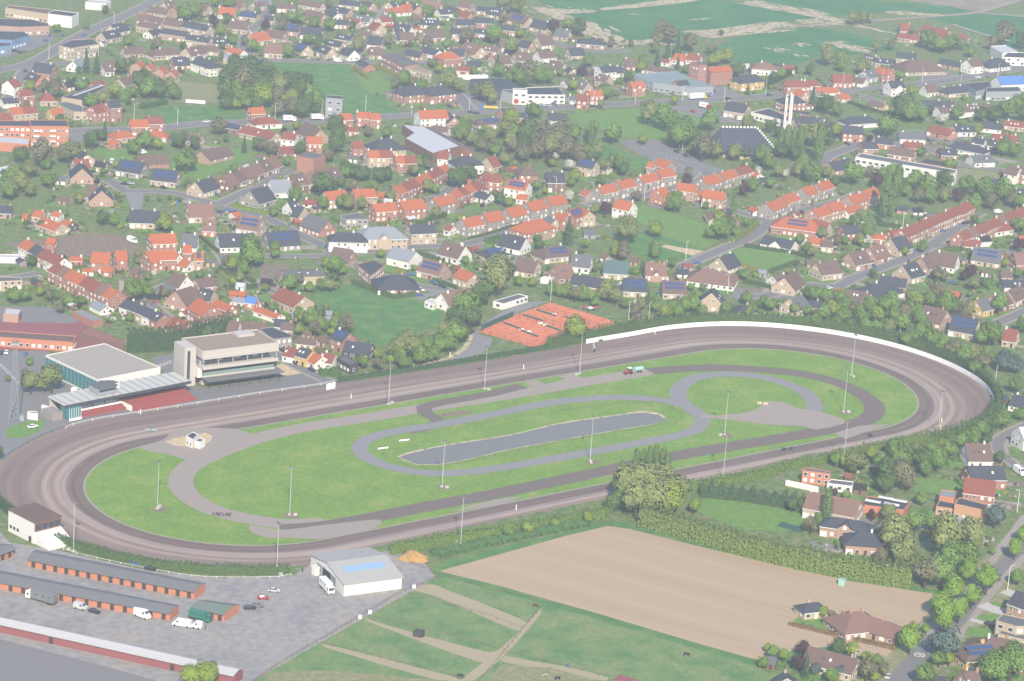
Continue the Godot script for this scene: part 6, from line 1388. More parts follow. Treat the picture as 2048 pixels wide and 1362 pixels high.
func build_trees():
	grove("A0", [[840, 610, 45, "c"], [940, 630, 42, "c"], [1020, 100, 35, "d"], [1180, 660, 60, "d"], [1380, 770, 95, "d"], [1500, 830, 90, "d"], [1440, 870, 80, "b"], [1700, 900, 65, "b"], [540, 880, 70, "r"], [290, 830, 55, "y"], [880, 980, 65, "b"], [1000, 960, 60, "l"], [1120, 900, 70, "y"], [1210, 960, 65, "b"], [1180, 1040, 50, "y"], [800, 830, 60, "b"],
		[1020, 1280, 34, "c"], [1800, 130, 70, "b"], [1900, 100, 70, "b"], [1990, 80, 36, "p"], [1250, 400, 45, "b"], [1530, 440, 50, "r"], [430, 850, 50, "r"], [250, 250, 0.1, "b"], [840, 250, 30, "b"], [550, 270, 40, "b"], [1560, 900, 60, "d"], [1650, 830, 50, "l"], [1180, 800, 45, "y"], [1270, 900, 55, "b"]])
	grove("A1", [[350, 670, 105, "d"], [500, 660, 100, "d"], [620, 690, 90, "d"], [280, 770, 100, "d"], [420, 790, 110, "r"], [560, 790, 105, "d"], [680, 810, 95, "d"], [260, 900, 90, "d"], [380, 920, 100, "b"], [500, 930, 90, "d"], [620, 940, 95, "y"], [760, 830, 90, "l"], [870, 800, 85, "d"], [1010, 800, 85, "d"], [960, 890, 85, "d"], [1080, 890, 85, "b"], [880, 970, 85, "y"], [760, 950, 80, "r"],
		[1130, 970, 75, "b"], [1020, 1010, 80, "d"], [890, 1050, 75, "r"], [1000, 1080, 65, "d"], [760, 1060, 65, "r"], [350, 1010, 50, "y"], [250, 1000, 60, "d"], [450, 1000, 60, "b"], [560, 1020, 60, "d"], [1130, 1070, 50, "d"], [530, 740, 50, "y"]], "inside the dense wood")
	grove("A1", [[900, 170, 55, "b"], [990, 190, 50, "b"], [1120, 220, 50, "b"], [1260, 240, 60, "b"], [130, 210, 58, "p"], [630, 240, 52, "p"], [700, 100, 35, "d"], [510, 440, 60, "b"], [860, 510, 55, "b"], [1160, 430, 65, "d"], [1060, 390, 50, "b"], [280, 30, 60, "b"], [150, 20, 45, "y"], [260, 180, 45, "d"], [790, 240, 60, "r"], [320, 390, 45, "b"], [200, 300, 45, "y"], [1540, 440, 60, "l"],
		[1900, 820, 50, "r"], [2000, 770, 60, "b"], [190, 1240, 70, "r"], [1320, 1200, 70, "d"], [900, 40, 50, "b"], [1590, 100, 40, "b"], [1260, 40, 40, "r"], [1860, 170, 45, "b"], [440, 400, 40, "r"], [1820, 1290, 50, "b"], [940, 1230, 40, "y"], [1940, 20, 50, "b"], [560, 100, 35, "b"]])
	grove("A2", [[920, 340, 80, "b"], [1050, 360, 22, "c"], [650, 360, 70, "r"], [1080, 470, 60, "b"], [460, 440, 45, "b"], [270, 430, 55, "r"], [950, 620, 34, "c"], [960, 690, 60, "b"], [1100, 740, 70, "b"], [1250, 720, 75, "r"], [1150, 770, 70, "b"], [1350, 740, 70, "b"], [1440, 740, 70, "b"], [1230, 790, 60, "d"], [1690, 830, 55, "y"], [1770, 700, 50, "p"], [1500, 260, 60, "p"], [1740, 260, 80, "d"],
		[1630, 220, 50, "y"], [1140, 50, 80, "l"], [850, 900, 85, "l"], [770, 890, 70, "r"], [900, 960, 55, "l"], [500, 800, 70, "l"], [430, 770, 50, "y"], [580, 840, 60, "l"], [380, 670, 45, "y"], [210, 830, 55, "b"], [40, 780, 55, "b"], [130, 800, 50, "r"], [1990, 890, 70, "b"], [1080, 1160, 80, "y"], [1310, 1080, 65, "b"], [1230, 1090, 32, "c"], [620, 1260, 75, "b"], [1240, 1270, 95, "d"], [1130, 1290, 85, "b"],
		[1400, 1300, 105, "r"], [1550, 1280, 95, "r"], [1700, 1280, 65, "b"], [1850, 1290, 60, "b"], [1600, 1170, 45, "b"], [270, 120, 55, "b"], [180, 60, 40, "b"], [560, 150, 40, "b"], [1000, 180, 40, "r"], [1170, 320, 45, "y"], [760, 500, 40, "y"], [330, 620, 40, "l"], [720, 700, 40, "b"], [1560, 700, 40, "b"], [1830, 600, 50, "b"], [640, 1180, 50, "y"], [1900, 1230, 40, "b"], [1000, 30, 60, "l"]])
	grove("A3", [[600, 310, 75, "r"], [680, 330, 80, "r"], [560, 390, 60, "r"], [760, 440, 50, "c"], [660, 510, 40, "c"], [880, 410, 75, "r"], [560, 580, 42, "c"], [430, 590, 60, "b"], [1240, 550, 65, "y"], [1150, 570, 60, "y"], [1090, 590, 50, "y"], [760, 610, 30, "c"], [840, 670, 40, "b"], [1340, 690, 60, "d"], [1080, 470, 50, "r"], [1180, 320, 25, "d"], [110, 380, 25, "r"], [60, 880, 60, "b"], [480, 1110, 90, "l"],
		[640, 1160, 105, "b"], [1060, 1190, 85, "b"], [800, 1290, 120, "b"], [900, 1300, 70, "y"], [120, 1310, 80, "b"], [1660, 1230, 55, "d"], [1440, 1210, 60, "l"], [720, 980, 40, "y"], [1440, 870, 25, "c"], [300, 420, 30, "r"], [400, 660, 45, "y"], [1380, 660, 45, "b"], [1760, 720, 50, "b"], [1680, 740, 40, "d"], [540, 470, 45, "l"], [1920, 1130, 40, "b"], [1740, 1300, 45, "d"]])
	grove("A4", [[250, 520, 70, "l"], [390, 540, 60, "y"], [380, 600, 50, "b"], [480, 170, 45, "l"], [560, 160, 45, "l"], [640, 170, 35, "l"], [1170, 370, 75, "b"], [1290, 400, 75, "b"], [1380, 390, 70, "b"], [1450, 390, 60, "b"], [1870, 300, 95, "r"], [940, 990, 95, "d"], [1000, 1030, 80, "b"], [1100, 1040, 70, "b"], [220, 950, 80, "d"], [120, 890, 34, "c"], [810, 1160, 88, "b"], [340, 1010, 50, "b"], [1310, 1090, 50, "w"], [1440, 1040, 60, "b"],
		[1660, 1050, 60, "d"], [1800, 1040, 70, "d"], [1900, 1000, 80, "b"], [2000, 950, 75, "b"], [60, 1230, 85, "l"], [150, 1250, 85, "l"], [280, 1230, 42, "c"], [330, 1200, 60, "y"], [920, 690, 45, "b"], [580, 600, 65, "l"], [1020, 830, 45, "y"], [2030, 380, 60, "d"], [1760, 400, 50, "r"], [1560, 470, 50, "b"], [100, 640, 45, "d"], [700, 430, 40, "l"], [830, 410, 40, "r"], [2040, 1040, 60, "d"]])
	grove("B0", [[420, 350, 105, "r"], [200, 330, 75, "d"], [700, 310, 85, "l"], [620, 330, 75, "r"], [900, 200, 75, "d"], [980, 150, 50, "d"], [1400, 200, 85, "b"], [1300, 270, 65, "b"], [1530, 230, 55, "y"], [1890, 230, 55, "d"], [1740, 190, 75, "d"], [1810, 400, 105, "b"], [1000, 960, 55, "d"], [1600, 1000, 85, "y"], [1110, 980, 50, "b"], [640, 910, 30, "b"], [400, 1020, 40, "d"], [100, 600, 85, "b"], [200, 620, 75, "l"], [60, 540, 55, "d"], [300, 680, 60, "l"], [80, 700, 70, "b"],
		[450, 430, 50, "b"], [520, 580, 40, "b"], [900, 480, 30, "b"], [1000, 500, 30, "b"], [1180, 730, 25, "y"], [1430, 770, 20, "d"], [1545, 770, 20, "d"], [1650, 760, 20, "d"], [1750, 780, 20, "d"]])
	grove("B1", [[1200, 630, 105, "d"], [920, 740, 60, "b"], [1200, 810, 55, "b"], [1390, 810, 65, "b"], [1450, 820, 60, "l"], [1570, 820, 50, "l"], [1740, 540, 65, "d"], [1810, 530, 60, "d"], [1400, 510, 60, "b"], [1500, 500, 65, "d"], [1600, 530, 55, "d"], [1340, 150, 85, "d"], [1320, 240, 75, "d"], [430, 250, 32, "c"], [560, 240, 55, "d"], [490, 1280, 105, "b"], [730, 1240, 50, "b"], [300, 1210, 35, "b"], [1760, 1300, 40, "y"], [720, 900, 45, "b"], [1850, 740, 55, "l"], [1480, 650, 55, "r"], [1240, 340, 60, "r"], [620, 250, 60, "r"], [850, 400, 45, "b"], [1370, 620, 45, "d"], [990, 640, 35, "y"], [1690, 640, 45, "b"]])
	grove("B2", [[560, 555, 95, "d"], [690, 510, 60, "d"], [970, 770, 50, "d"], [1060, 800, 45, "y"], [1320, 640, 45, "b"], [600, 130, 75, "b"], [780, 180, 65, "d"], [700, 200, 55, "l"], [870, 180, 65, "l"], [1040, 100, 85, "l"], [1230, 160, 95, "d"], [1340, 200, 90, "r"], [1440, 220, 100, "r"], [1560, 180, 95, "r"], [1690, 140, 60, "b"], [1860, 130, 45, "q"], [1730, 270, 55, "b"], [1900, 270, 55, "b"], [1500, 360, 45, "w"], [1100, 250, 55, "r"], [1880, 360, 55, "b"], [1640, 1090, 55, "c"], [1360, 1220, 45, "d"],
		[2000, 860, 55, "p"], [1900, 870, 45, "l"], [270, 650, 55, "l"], [250, 390, 45, "d"], [180, 390, 40, "b"], [1700, 550, 55, "y"], [1650, 750, 55, "w"], [1800, 1200, 45, "y"], [950, 300, 50, "p"], [1040, 320, 40, "p"], [860, 270, 45, "r"], [1660, 610, 40, "b"], [340, 680, 40, "b"], [1340, 300, 50, "b"], [1160, 330, 40, "b"], [1480, 420, 40, "y"], [1960, 600, 50, "b"]])
	grove("B3", [[780, 160, 115, "b"], [880, 140, 80, "b"], [420, 190, 45, "y"], [1000, 280, 100, "r"], [1120, 300, 75, "l"], [1310, 320, 65, "l"], [1420, 330, 45, "d"], [1440, 420, 45, "b"], [1580, 350, 80, "b"], [1640, 420, 65, "b"], [1740, 500, 55, "l"], [1800, 520, 45, "w"], [1920, 490, 55, "l"], [1760, 220, 50, "q"], [1820, 230, 50, "q"], [1880, 225, 50, "q"], [1950, 230, 50, "q"], [1780, 310, 60, "d"], [1900, 330, 60, "d"], [860, 500, 40, "r"], [850, 590, 50, "p"], [1410, 690, 55, "p"],
		[1480, 630, 65, "b"], [730, 810, 80, "b"], [1300, 850, 34, "q"], [1170, 1060, 95, "b"], [1240, 1020, 75, "d"], [1080, 1100, 55, "b"], [260, 1090, 105, "l"], [540, 1060, 75, "y"], [60, 870, 55, "p"], [200, 430, 65, "b"], [140, 410, 55, "b"], [1330, 1080, 50, "b"], [1540, 500, 45, "w"], [450, 660, 30, "d"], [540, 1240, 50, "b"], [230, 1240, 55, "r"], [150, 1230, 50, "y"], [560, 620, 40, "p"], [1160, 960, 60, "y"], [30, 700, 35, "b"], [1990, 420, 60, "b"], [1660, 620, 45, "b"]])
	grove("B4", [[120, 480, 85, "b"], [490, 500, 85, "b"], [320, 560, 45, "d"], [250, 480, 45, "l"], [760, 510, 75, "b"], [860, 480, 70, "b"], [900, 570, 60, "q"], [790, 700, 70, "q"], [850, 720, 60, "q"], [1050, 550, 85, "b"], [1170, 590, 85, "b"], [1330, 560, 85, "d"], [1200, 700, 65, "b"], [1080, 700, 55, "r"], [1320, 690, 55, "l"], [1530, 600, 75, "b"], [1700, 650, 85, "b"], [1870, 650, 85, "b"], [1760, 750, 65, "r"], [1950, 730, 60, "r"], [1600, 760, 60, "b"], [1440, 690, 55, "p"], [640, 170, 30, "p"], [1760, 280, 36, "p"],
		[1110, 290, 45, "b"], [1850, 260, 65, "b"], [1950, 270, 65, "b"], [1630, 90, 45, "y"], [730, 860, 30, "c"], [620, 1030, 65, "b"], [500, 930, 55, "b"], [610, 1110, 45, "w"], [1120, 1160, 45, "b"], [1930, 930, 40, "b"], [2000, 960, 65, "b"], [2000, 1150, 55, "p"], [960, 1200, 40, "y"], [700, 560, 60, "p"], [960, 640, 60, "b"], [640, 480, 45, "r"], [30, 430, 70, "b"], [560, 880, 50, "l"], [200, 1040, 50, "l"], [2030, 760, 60, "b"], [420, 1100, 40, "b"]])
	grove("C0", [[1310, 600, 90, "b"], [1380, 560, 55, "y"], [1450, 610, 55, "b"], [1290, 560, 55, "b"], [130, 640, 75, "b"], [240, 640, 55, "b"], [390, 600, 45, "y"], [660, 690, 55, "b"], [580, 770, 40, "r"], [800, 690, 40, "b"], [470, 640, 45, "r"], [760, 740, 30, "p"], [540, 640, 40, "b"], [1000, 560, 35, "b"], [1950, 440, 40, "b"], [1600, 620, 40, "r"], [280, 1290, 30, "b"]])
	grove("C1", [[500, 250, 105, "b"], [320, 340, 65, "y"], [860, 520, 75, "b"], [1320, 340, 85, "b"], [1230, 320, 50, "y"], [1180, 540, 55, "b"], [1260, 540, 55, "l"], [960, 820, 55, "b"], [1080, 870, 75, "b"], [1170, 840, 55, "d"], [960, 970, 52, "y"], [1190, 920, 65, "b"], [1310, 920, 55, "b"], [1430, 920, 75, "r"], [1120, 970, 65, "r"], [1580, 1290, 58, "b"], [1740, 1310, 55, "r"], [1920, 1150, 85, "l"], [2000, 1110, 85, "l"], [1960, 1240, 75, "b"],
		[730, 230, 45, "b"], [420, 380, 60, "b"], [960, 480, 50, "r"], [1060, 560, 45, "b"], [1390, 400, 45, "b"], [260, 300, 50, "r"], [1340, 820, 45, "b"], [640, 560, 40, "b"], [720, 760, 50, "b"], [1280, 1000, 40, "y"], [1860, 1260, 45, "y"], [60, 1010, 70, "d"], [150, 990, 60, "d"]])
	grove("C2", [[940, 470, 140, "l"], [1040, 370, 85, "d"], [790, 640, 95, "d"], [650, 740, 120, "b"], [560, 850, 105, "d"], [700, 850, 95, "d"], [550, 1000, 95, "b"], [470, 1090, 90, "b"], [600, 1010, 75, "d"], [380, 1110, 85, "b"], [240, 1140, 85, "b"], [130, 1150, 85, "l"], [320, 1200, 75, "b"], [200, 1230, 75, "b"], [60, 1140, 75, "l"], [40, 1290, 65, "b"], [520, 930, 75, "d"], [440, 1000, 70, "l"], [1700, 970, 105, "y"], [1470, 590, 55, "b"], [1560, 590, 55, "y"], [1620, 590, 65, "b"],
		[1700, 620, 65, "r"], [1790, 630, 65, "b"], [1850, 640, 55, "b"], [1950, 620, 55, "y"], [2020, 640, 55, "r"], [640, 300, 40, "b"], [740, 360, 30, "b"], [1380, 420, 16, "c"], [850, 560, 80, "b"], [1160, 500, 45, "b"], [1290, 510, 45, "y"], [1340, 90, 40, "d"], [1900, 700, 45, "b"], [1900, 380, 30, "r"]])
	grove("C3", [[60, 600, 75, "l"], [150, 650, 65, "l"], [540, 750, 55, "b"], [830, 740, 75, "b"], [900, 730, 75, "b"], [700, 730, 55, "b"], [1230, 770, 55, "b"], [1420, 670, 55, "b"], [1600, 690, 50, "b"], [1660, 730, 55, "b"], [2010, 630, 55, "d"], [640, 800, 70, "y"], [880, 555, 34, "b"], [1000, 560, 34, "b"], [960, 630, 40, "b"], [250, 720, 50, "b"], [400, 720, 50, "l"], [470, 650, 30, "c"], [1540, 720, 35, "d"], [1780, 730, 50, "b"], [1900, 770, 50, "l"], [1000, 800, 50, "b"], [1480, 760, 50, "b"], [760, 800, 55, "b"], [350, 800, 55, "r"],
		[540, 220, 55, "b"], [230, 230, 60, "r"], [150, 220, 50, "y"], [700, 330, 40, "b"], [560, 400, 30, "b"]])
	grove("C4", [[140, 590, 65, "b"], [80, 580, 55, "b"], [220, 600, 55, "b"], [360, 610, 55, "b"], [300, 720, 75, "y"], [220, 760, 65, "b"], [420, 690, 65, "b"], [400, 780, 75, "b"], [510, 710, 65, "r"], [560, 790, 75, "b"], [640, 690, 75, "b"], [700, 770, 75, "y"], [770, 690, 65, "b"], [830, 640, 75, "b"], [860, 770, 75, "b"], [960, 770, 75, "r"], [940, 860, 75, "b"], [1040, 720, 75, "b"], [1050, 650, 75, "y"], [1100, 820, 65, "b"], [1130, 950, 85, "b"], [1200, 1000, 75, "b"],
		[1200, 640, 65, "b"], [1330, 690, 85, "b"], [1240, 560, 75, "r"], [1400, 700, 65, "b"], [1530, 720, 65, "l"], [1500, 770, 55, "r"], [1740, 960, 100, "b"], [1660, 990, 60, "b"], [1820, 690, 75, "b"], [1560, 390, 58, "p"], [1510, 420, 45, "p"], [1580, 490, 55, "l"], [1250, 400, 55, "r"], [1890, 1190, 110, "e"], [1980, 1230, 85, "e"], [1400, 1090, 75, "r"], [1600, 1130, 75, "l"], [1300, 1070, 65, "b"], [960, 1010, 50, "b"], [1710, 490, 40, "b"],
		[1030, 980, 60, "b"], [1500, 1150, 70, "b"], [1720, 1130, 60, "b"], [600, 880, 60, "b"], [150, 840, 50, "b"], [330, 850, 50, "b"], [460, 870, 50, "d"], [720, 880, 60, "b"], [820, 900, 60, "l"], [1880, 300, 40, "y"], [1960, 560, 40, "d"], [2040, 880, 60, "b"], [1320, 430, 40, "r"], [670, 400, 35, "d"], [2000, 400, 40, "b"], [60, 740, 40, "b"], [560, 40, 40, "b"]])
	grove("D3", [[1060, 960, 30, "q"], [1000, 940, 70, "b"], [1080, 1010, 75, "b"], [1240, 1000, 75, "d"], [1350, 1020, 75, "b"], [900, 1010, 50, "b"], [720, 1020, 75, "l"], [640, 1030, 55, "y"], [560, 1010, 50, "b"], [970, 1110, 95, "d"], [1080, 1120, 100, "r"], [950, 1190, 75, "d"], [1620, 840, 65, "b"], [1700, 770, 55, "b"], [1760, 750, 65, "d"], [1860, 700, 65, "b"], [1740, 850, 40, "d"], [1830, 990, 40, "d"], [1450, 930, 55, "b"], [1300, 910, 55, "b"], [1180, 960, 60, "l"], [840, 960, 50, "y"], [1530, 870, 50, "b"], [1400, 900, 45, "y"], [1110, 1190, 55, "r"], [1260, 1090, 50, "b"], [540, 1270, 35, "p"], [640, 1290, 35, "b"], [1230, 1310, 50, "b"], [1960, 440, 55, "b"], [1700, 250, 60, "r"], [1640, 300, 50, "b"], [1560, 200, 50, "b"], [1990, 650, 50, "b"]])
	grove("D2", [[1060, 1070, 42, "q"], [1110, 1050, 42, "q"], [1160, 1060, 42, "q"], [1210, 1040, 42, "q"], [1265, 1040, 42, "q"], [1300, 1080, 42, "q"], [945, 1130, 40, "q"], [915, 1190, 38, "q"]], "in the tall poplar clump by the track")
	grove("D2", [[1000, 1230, 115, "l"], [1110, 1200, 125, "l"], [1230, 1190, 125, "l"], [1350, 1250, 115, "l"], [1060, 1330, 105, "l"], [1200, 1330, 115, "l"], [1330, 1340, 105, "y"], [960, 1320, 70, "b"]], "in the pale clump between track and field")
	grove("E2", [[1420, 90, 45, "y"], [830, 60, 60, "d"], [60, 260, 45, "b"], [200, 240, 45, "y"], [400, 200, 40, "b"], [640, 170, 40, "y"], [1960, 1120, 30, "y"], [1930, 1220, 30, "b"]])
	grove("E3", [[1215, 1075, 66, "a"], [1440, 825, 62, "a"], [1530, 695, 62, "a"], [1635, 590, 54, "a"], [1570, 860, 58, "a"], [1670, 760, 54, "a"], [1775, 640, 66, "a"], [1465, 940, 66, "a"], [1980, 415, 44, "a"], [2045, 290, 42, "a"], [1330, 985, 26, "a"], [1820, 420, 18, "a"]], "planted along the avenue")
	grove("E3", [[1480, 1075, 125, "e"], [1430, 1200, 55, "b"], [1500, 1200, 45, "y"], [1100, 290, 120, "l"], [1160, 420, 95, "l"], [1470, 320, 115, "l"], [1650, 330, 105, "l"], [1600, 430, 110, "b"], [1530, 490, 105, "b"], [1330, 570, 95, "r"], [1450, 570, 100, "b"], [1840, 155, 85, "e"], [2000, 600, 55, "b"], [430, 1120, 55, "p"], [410, 1230, 62, "p"], [455, 1250, 42, "c"], [520, 1270, 45, "e"], [700, 1290, 45, "e"], [790, 1140, 52, "y"], [690, 1120, 55, "d"],
		[900, 1190, 45, "y"], [900, 1290, 65, "r"], [1330, 1320, 75, "b"], [1820, 1270, 120, "b"], [1960, 1240, 120, "b"], [490, 220, 55, "r"], [550, 190, 45, "b"], [610, 90, 45, "q"], [690, 140, 45, "b"], [500, 70, 50, "d"], [430, 70, 45, "d"], [350, 70, 45, "d"], [1260, 190, 75, "b"], [210, 1150, 45, "b"], [140, 1230, 38, "b"], [290, 1180, 38, "y"], [580, 860, 36, "y"], [640, 870, 26, "r"], [935, 155, 36, "p"], [1060, 130, 55, "l"], [1360, 200, 60, "b"], [1240, 480, 50, "b"], [640, 1330, 50, "b"], [1020, 1280, 40, "r"], [980, 1210, 40, "b"], [960, 1330, 40, "y"]])
	grove("E0", [[1390, 1330, 80, "y"], [1515, 1310, 85, "y"]], "in front of the dark red store wall")
	grove("D0", [[240, 410, 72, "l"], [400, 390, 82, "l"], [340, 430, 50, "l"], [235, 250, 26, "b"], [-20, 960, 45, "d"], [60, 375, 24, "l"], [190, 330, 30, "r"]], "on the parking by the sports hall")
	grove("P", [[1010, 318, 12, "l"], [1045, 310, 15, "r"], [1075, 300, 17, "r"], [1105, 292, 18, "l"], [1135, 300, 18, "r"], [1160, 312, 16, "r"], [1185, 318, 14, "d"], [1140, 330, 12, "w"], [1170, 300, 15, "b"], [1050, 285, 15, "d"], [1210, 330, 13, "l"], [1230, 322, 12, "b"], [1245, 340, 11, "d"], [990, 300, 12, "b"], [965, 292, 12, "r"], [1020, 280, 13, "l"], [1100, 318, 11, "p"], [1195, 300, 13, "l"],
		[30, 350, 16, "b"], [60, 340, 14, "l"], [95, 362, 12, "b"], [20, 380, 14, "l"], [600, 300, 12, "d"], [545, 300, 11, "r"], [720, 350, 11, "d"], [690, 335, 11, "d"], [1690, 520, 10, "b"], [1600, 480, 9, "b"], [1560, 300, 13, "d"], [1640, 290, 13, "q"], [1900, 330, 12, "b"], [1960, 380, 12, "b"], [1420, 300, 10, "r"], [1390, 296, 12, "l"]])
	var tall := ["l", "r", "d", "y", "l", "d", "r", "b"]
	var put := 0
	for it in 4000:
		if put >= 150: break
		var h = houses[rng.randi_range(0, houses.size() - 1)]
		if h.size() < 6: continue
		var a := rng.randf() * TAU; var d: float = h[1] + rng.randf_range(3.0, 14.0)
		var p: Vector3 = h[0] + Vector3(cos(a) * d, 0, sin(a) * d)
		if inside_house(p, 2.6) or on_street(p, 1.0) or in_field(p): continue
		put += 1
		plant(tall[rng.randi_range(0, 7)], p, rng.randf_range(1.9, 3.4))
	# shrubs in the gardens
	var kinds := ["b", "b", "y", "d", "l", "r", "b", "p", "w"]
	var made := 0
	var tries := 0
	while made < 330 and tries < 6000:
		tries += 1
		var h = houses[rng.randi_range(0, houses.size() - 1)]
		if h.size() < 6: continue
		var a := rng.randf() * TAU; var d: float = h[1] + rng.randf_range(1.0, 12.0)
		var p: Vector3 = h[0] + Vector3(cos(a) * d, 0, sin(a) * d)
		if inside_house(p, 1.2) or on_street(p, 0.5) or in_field(p): continue
		made += 1
		var k: String = kinds[rng.randi_range(0, kinds.size() - 1)]
		var o := tree_base(k, rng.randi_range(0, 3)).duplicate()
		o.name = numbered("garden_shrub"); add_child(o)
		var r := rng.randf_range(0.9, 2.3)
		o.position = Vector3(p.x, -r * 0.55, p.z); o.rotation.y = rng.randf() * TAU; o.scale = Vector3.ONE * r
		tag(o, "rounded %s shrub beside %s" % [{"b": "green", "y": "yellow-green", "d": "dark", "l": "olive", "r": "brownish", "p": "purple", "w": "white blossoming"}[k], by_house(p)], "shrub", "garden shrubs near " + near(p))
func undergrowth():                                    # low plants and clutter of green in the gardens, too many to count
	var st := new_st()
	for k in 70:
		var n := rdir(); n.y = absf(n.y)
		leaf(st, Vector3(n.x * rng.randf_range(0.5, 1.0), n.y * 0.8, n.z * rng.randf_range(0.5, 1.0)), (n + Vector3(0, 0.4, 0)).normalized(), rng.randf_range(0.2, 0.38), tint(Color(1, 1, 1), 0.25))
	var mm := MultiMesh.new(); mm.transform_format = MultiMesh.TRANSFORM_3D; mm.use_colors = true; mm.mesh = st.commit()
	var tr := []; var cs := []
	var cols := [Color(0.10, 0.18, 0.045), Color(0.14, 0.21, 0.05), Color(0.07, 0.12, 0.04), Color(0.17, 0.16, 0.08), Color(0.12, 0.20, 0.04), Color(0.24, 0.23, 0.05), Color(0.09, 0.06, 0.05), Color(0.40, 0.38, 0.34)]
	var tries := 0
	while tr.size() < 8500 and tries < 16000:
		tries += 1
		var h = houses[rng.randi_range(0, houses.size() - 1)]
		if h.size() < 6: continue
		var a := rng.randf() * TAU; var d: float = h[1] + absf(rng.randfn(0.0, 8.0))
		var p: Vector3 = h[0] + Vector3(cos(a) * d, 0, sin(a) * d)
		if inside_house(p, 0.6) or on_street(p, -0.5) or in_field(p): continue
		for k in rng.randi_range(1, 3):
			var q := p + Vector3(rng.randf_range(-2, 2), 0, rng.randf_range(-2, 2))
			tr.append(Transform3D(Basis(Vector3.UP, rng.randf() * TAU).scaled(Vector3(rng.randf_range(0.6, 1.8), rng.randf_range(0.5, 1.6), rng.randf_range(0.6, 1.8))), q))
			cs.append(tint(cols[mini(cols.size() - 1, int(pow(rng.randf(), 1.5) * cols.size()))], 0.2))
	mm.instance_count = tr.size()
	for i in tr.size(): mm.set_instance_transform(i, tr[i]); mm.set_instance_color(i, cs[i])
	var o := MultiMeshInstance3D.new(); o.name = "garden_undergrowth"; o.multimesh = mm; o.material_override = M.leaf
	add_child(o); o.set_meta("kind", "stuff"); tag(o, "low mixed garden undergrowth between the houses", "undergrowth")
func in_field(p: Vector3) -> bool:
	for q in laid:
		if q[0].has_point(Vector2(p.x, p.z)) and Geometry2D.is_point_in_polygon(Vector2(p.x, p.z), q[1]): return true
	return false
func hedge_mesh(path: Array, width: float, height: float, col: Color, pitch: float, point: float, density: float, size: float) -> ArrayMesh:
	var st := new_st()
	var run := 0.0
	for i in path.size() - 1:
		var a: Vector3 = path[i]; var b: Vector3 = path[i + 1]
		var d := b - a; var len := d.length(); var t := d / len; var s := Vector3(-t.z, 0, t.x)
		var n := int(len * (height * 2.0 + width) * density)
		for k in n:
			var u := rng.randf(); var along := run + u * len
			var lump := 0.5 + 0.5 * cos(TAU * along / pitch) + 0.25 * sin(along * 1.7)
			var hh := height * (1.0 - point * (1.0 - lump)) * (1.0 + 0.06 * sin(along * 0.37))
			var ww := width * (0.8 + 0.2 * lump)
			var f := rng.randf() * (hh * 2.0 + ww)
			var p: Vector3; var nn: Vector3
			if f < ww: p = Vector3(f - ww / 2, hh - absf(f - ww / 2) * point, 0); nn = Vector3(0, 1, 0)
			elif f < ww + hh: p = Vector3(ww / 2 * (1.0 - 0.55 * point * (f - ww) / hh), f - ww, 0); nn = Vector3(1, 0.3, 0)
			else: p = Vector3(-ww / 2 * (1.0 - 0.55 * point * (f - ww - hh) / hh), f - ww - hh, 0); nn = Vector3(-1, 0.3, 0)
			p += Vector3(rng.randf_range(-0.25, 0.12) * nn.x, rng.randf_range(-0.25, 0.15), 0)
			var wn := (s * nn.x + Vector3.UP * nn.y + t * rng.randf_range(-0.5, 0.5)).normalized()
			leaf(st, a + d * u + s * p.x + Vector3.UP * p.y, wn, size * rng.randf_range(0.7, 1.3), tint(col, 0.28))
		run += len
	return st.commit()
func hedge(label: String, t: String, flat: Array, width: float, height: float, col: Color, pitch := 2.4, point := 0.18, density := 5.0, size := 0.32):
	var path := spline(pts_of(t, flat), 8.0)
	var o := thing("hedge", label, "hedge", path[0])
	var loc := []
	for p in path: loc.append(p - path[0])
	part("foliage", hedge_mesh(loc, width, height, col, pitch, point, density, size), M.leaf, o)
	var st := new_st()
	for i in loc.size() - 1:
		var d: Vector3 = (loc[i + 1] - loc[i]); var n := Vector3(-d.z, 0, d.x).normalized() * width * 0.22
		hexa(st, [loc[i] - n, loc[i + 1] - n, loc[i + 1] + n, loc[i] + n, loc[i] - n + Vector3(0, height * 0.7, 0), loc[i + 1] - n + Vector3(0, height * 0.7, 0), loc[i + 1] + n + Vector3(0, height * 0.7, 0), loc[i] + n + Vector3(0, height * 0.7, 0)])
	part("branches", done(st), mat(col, 1.0), o)
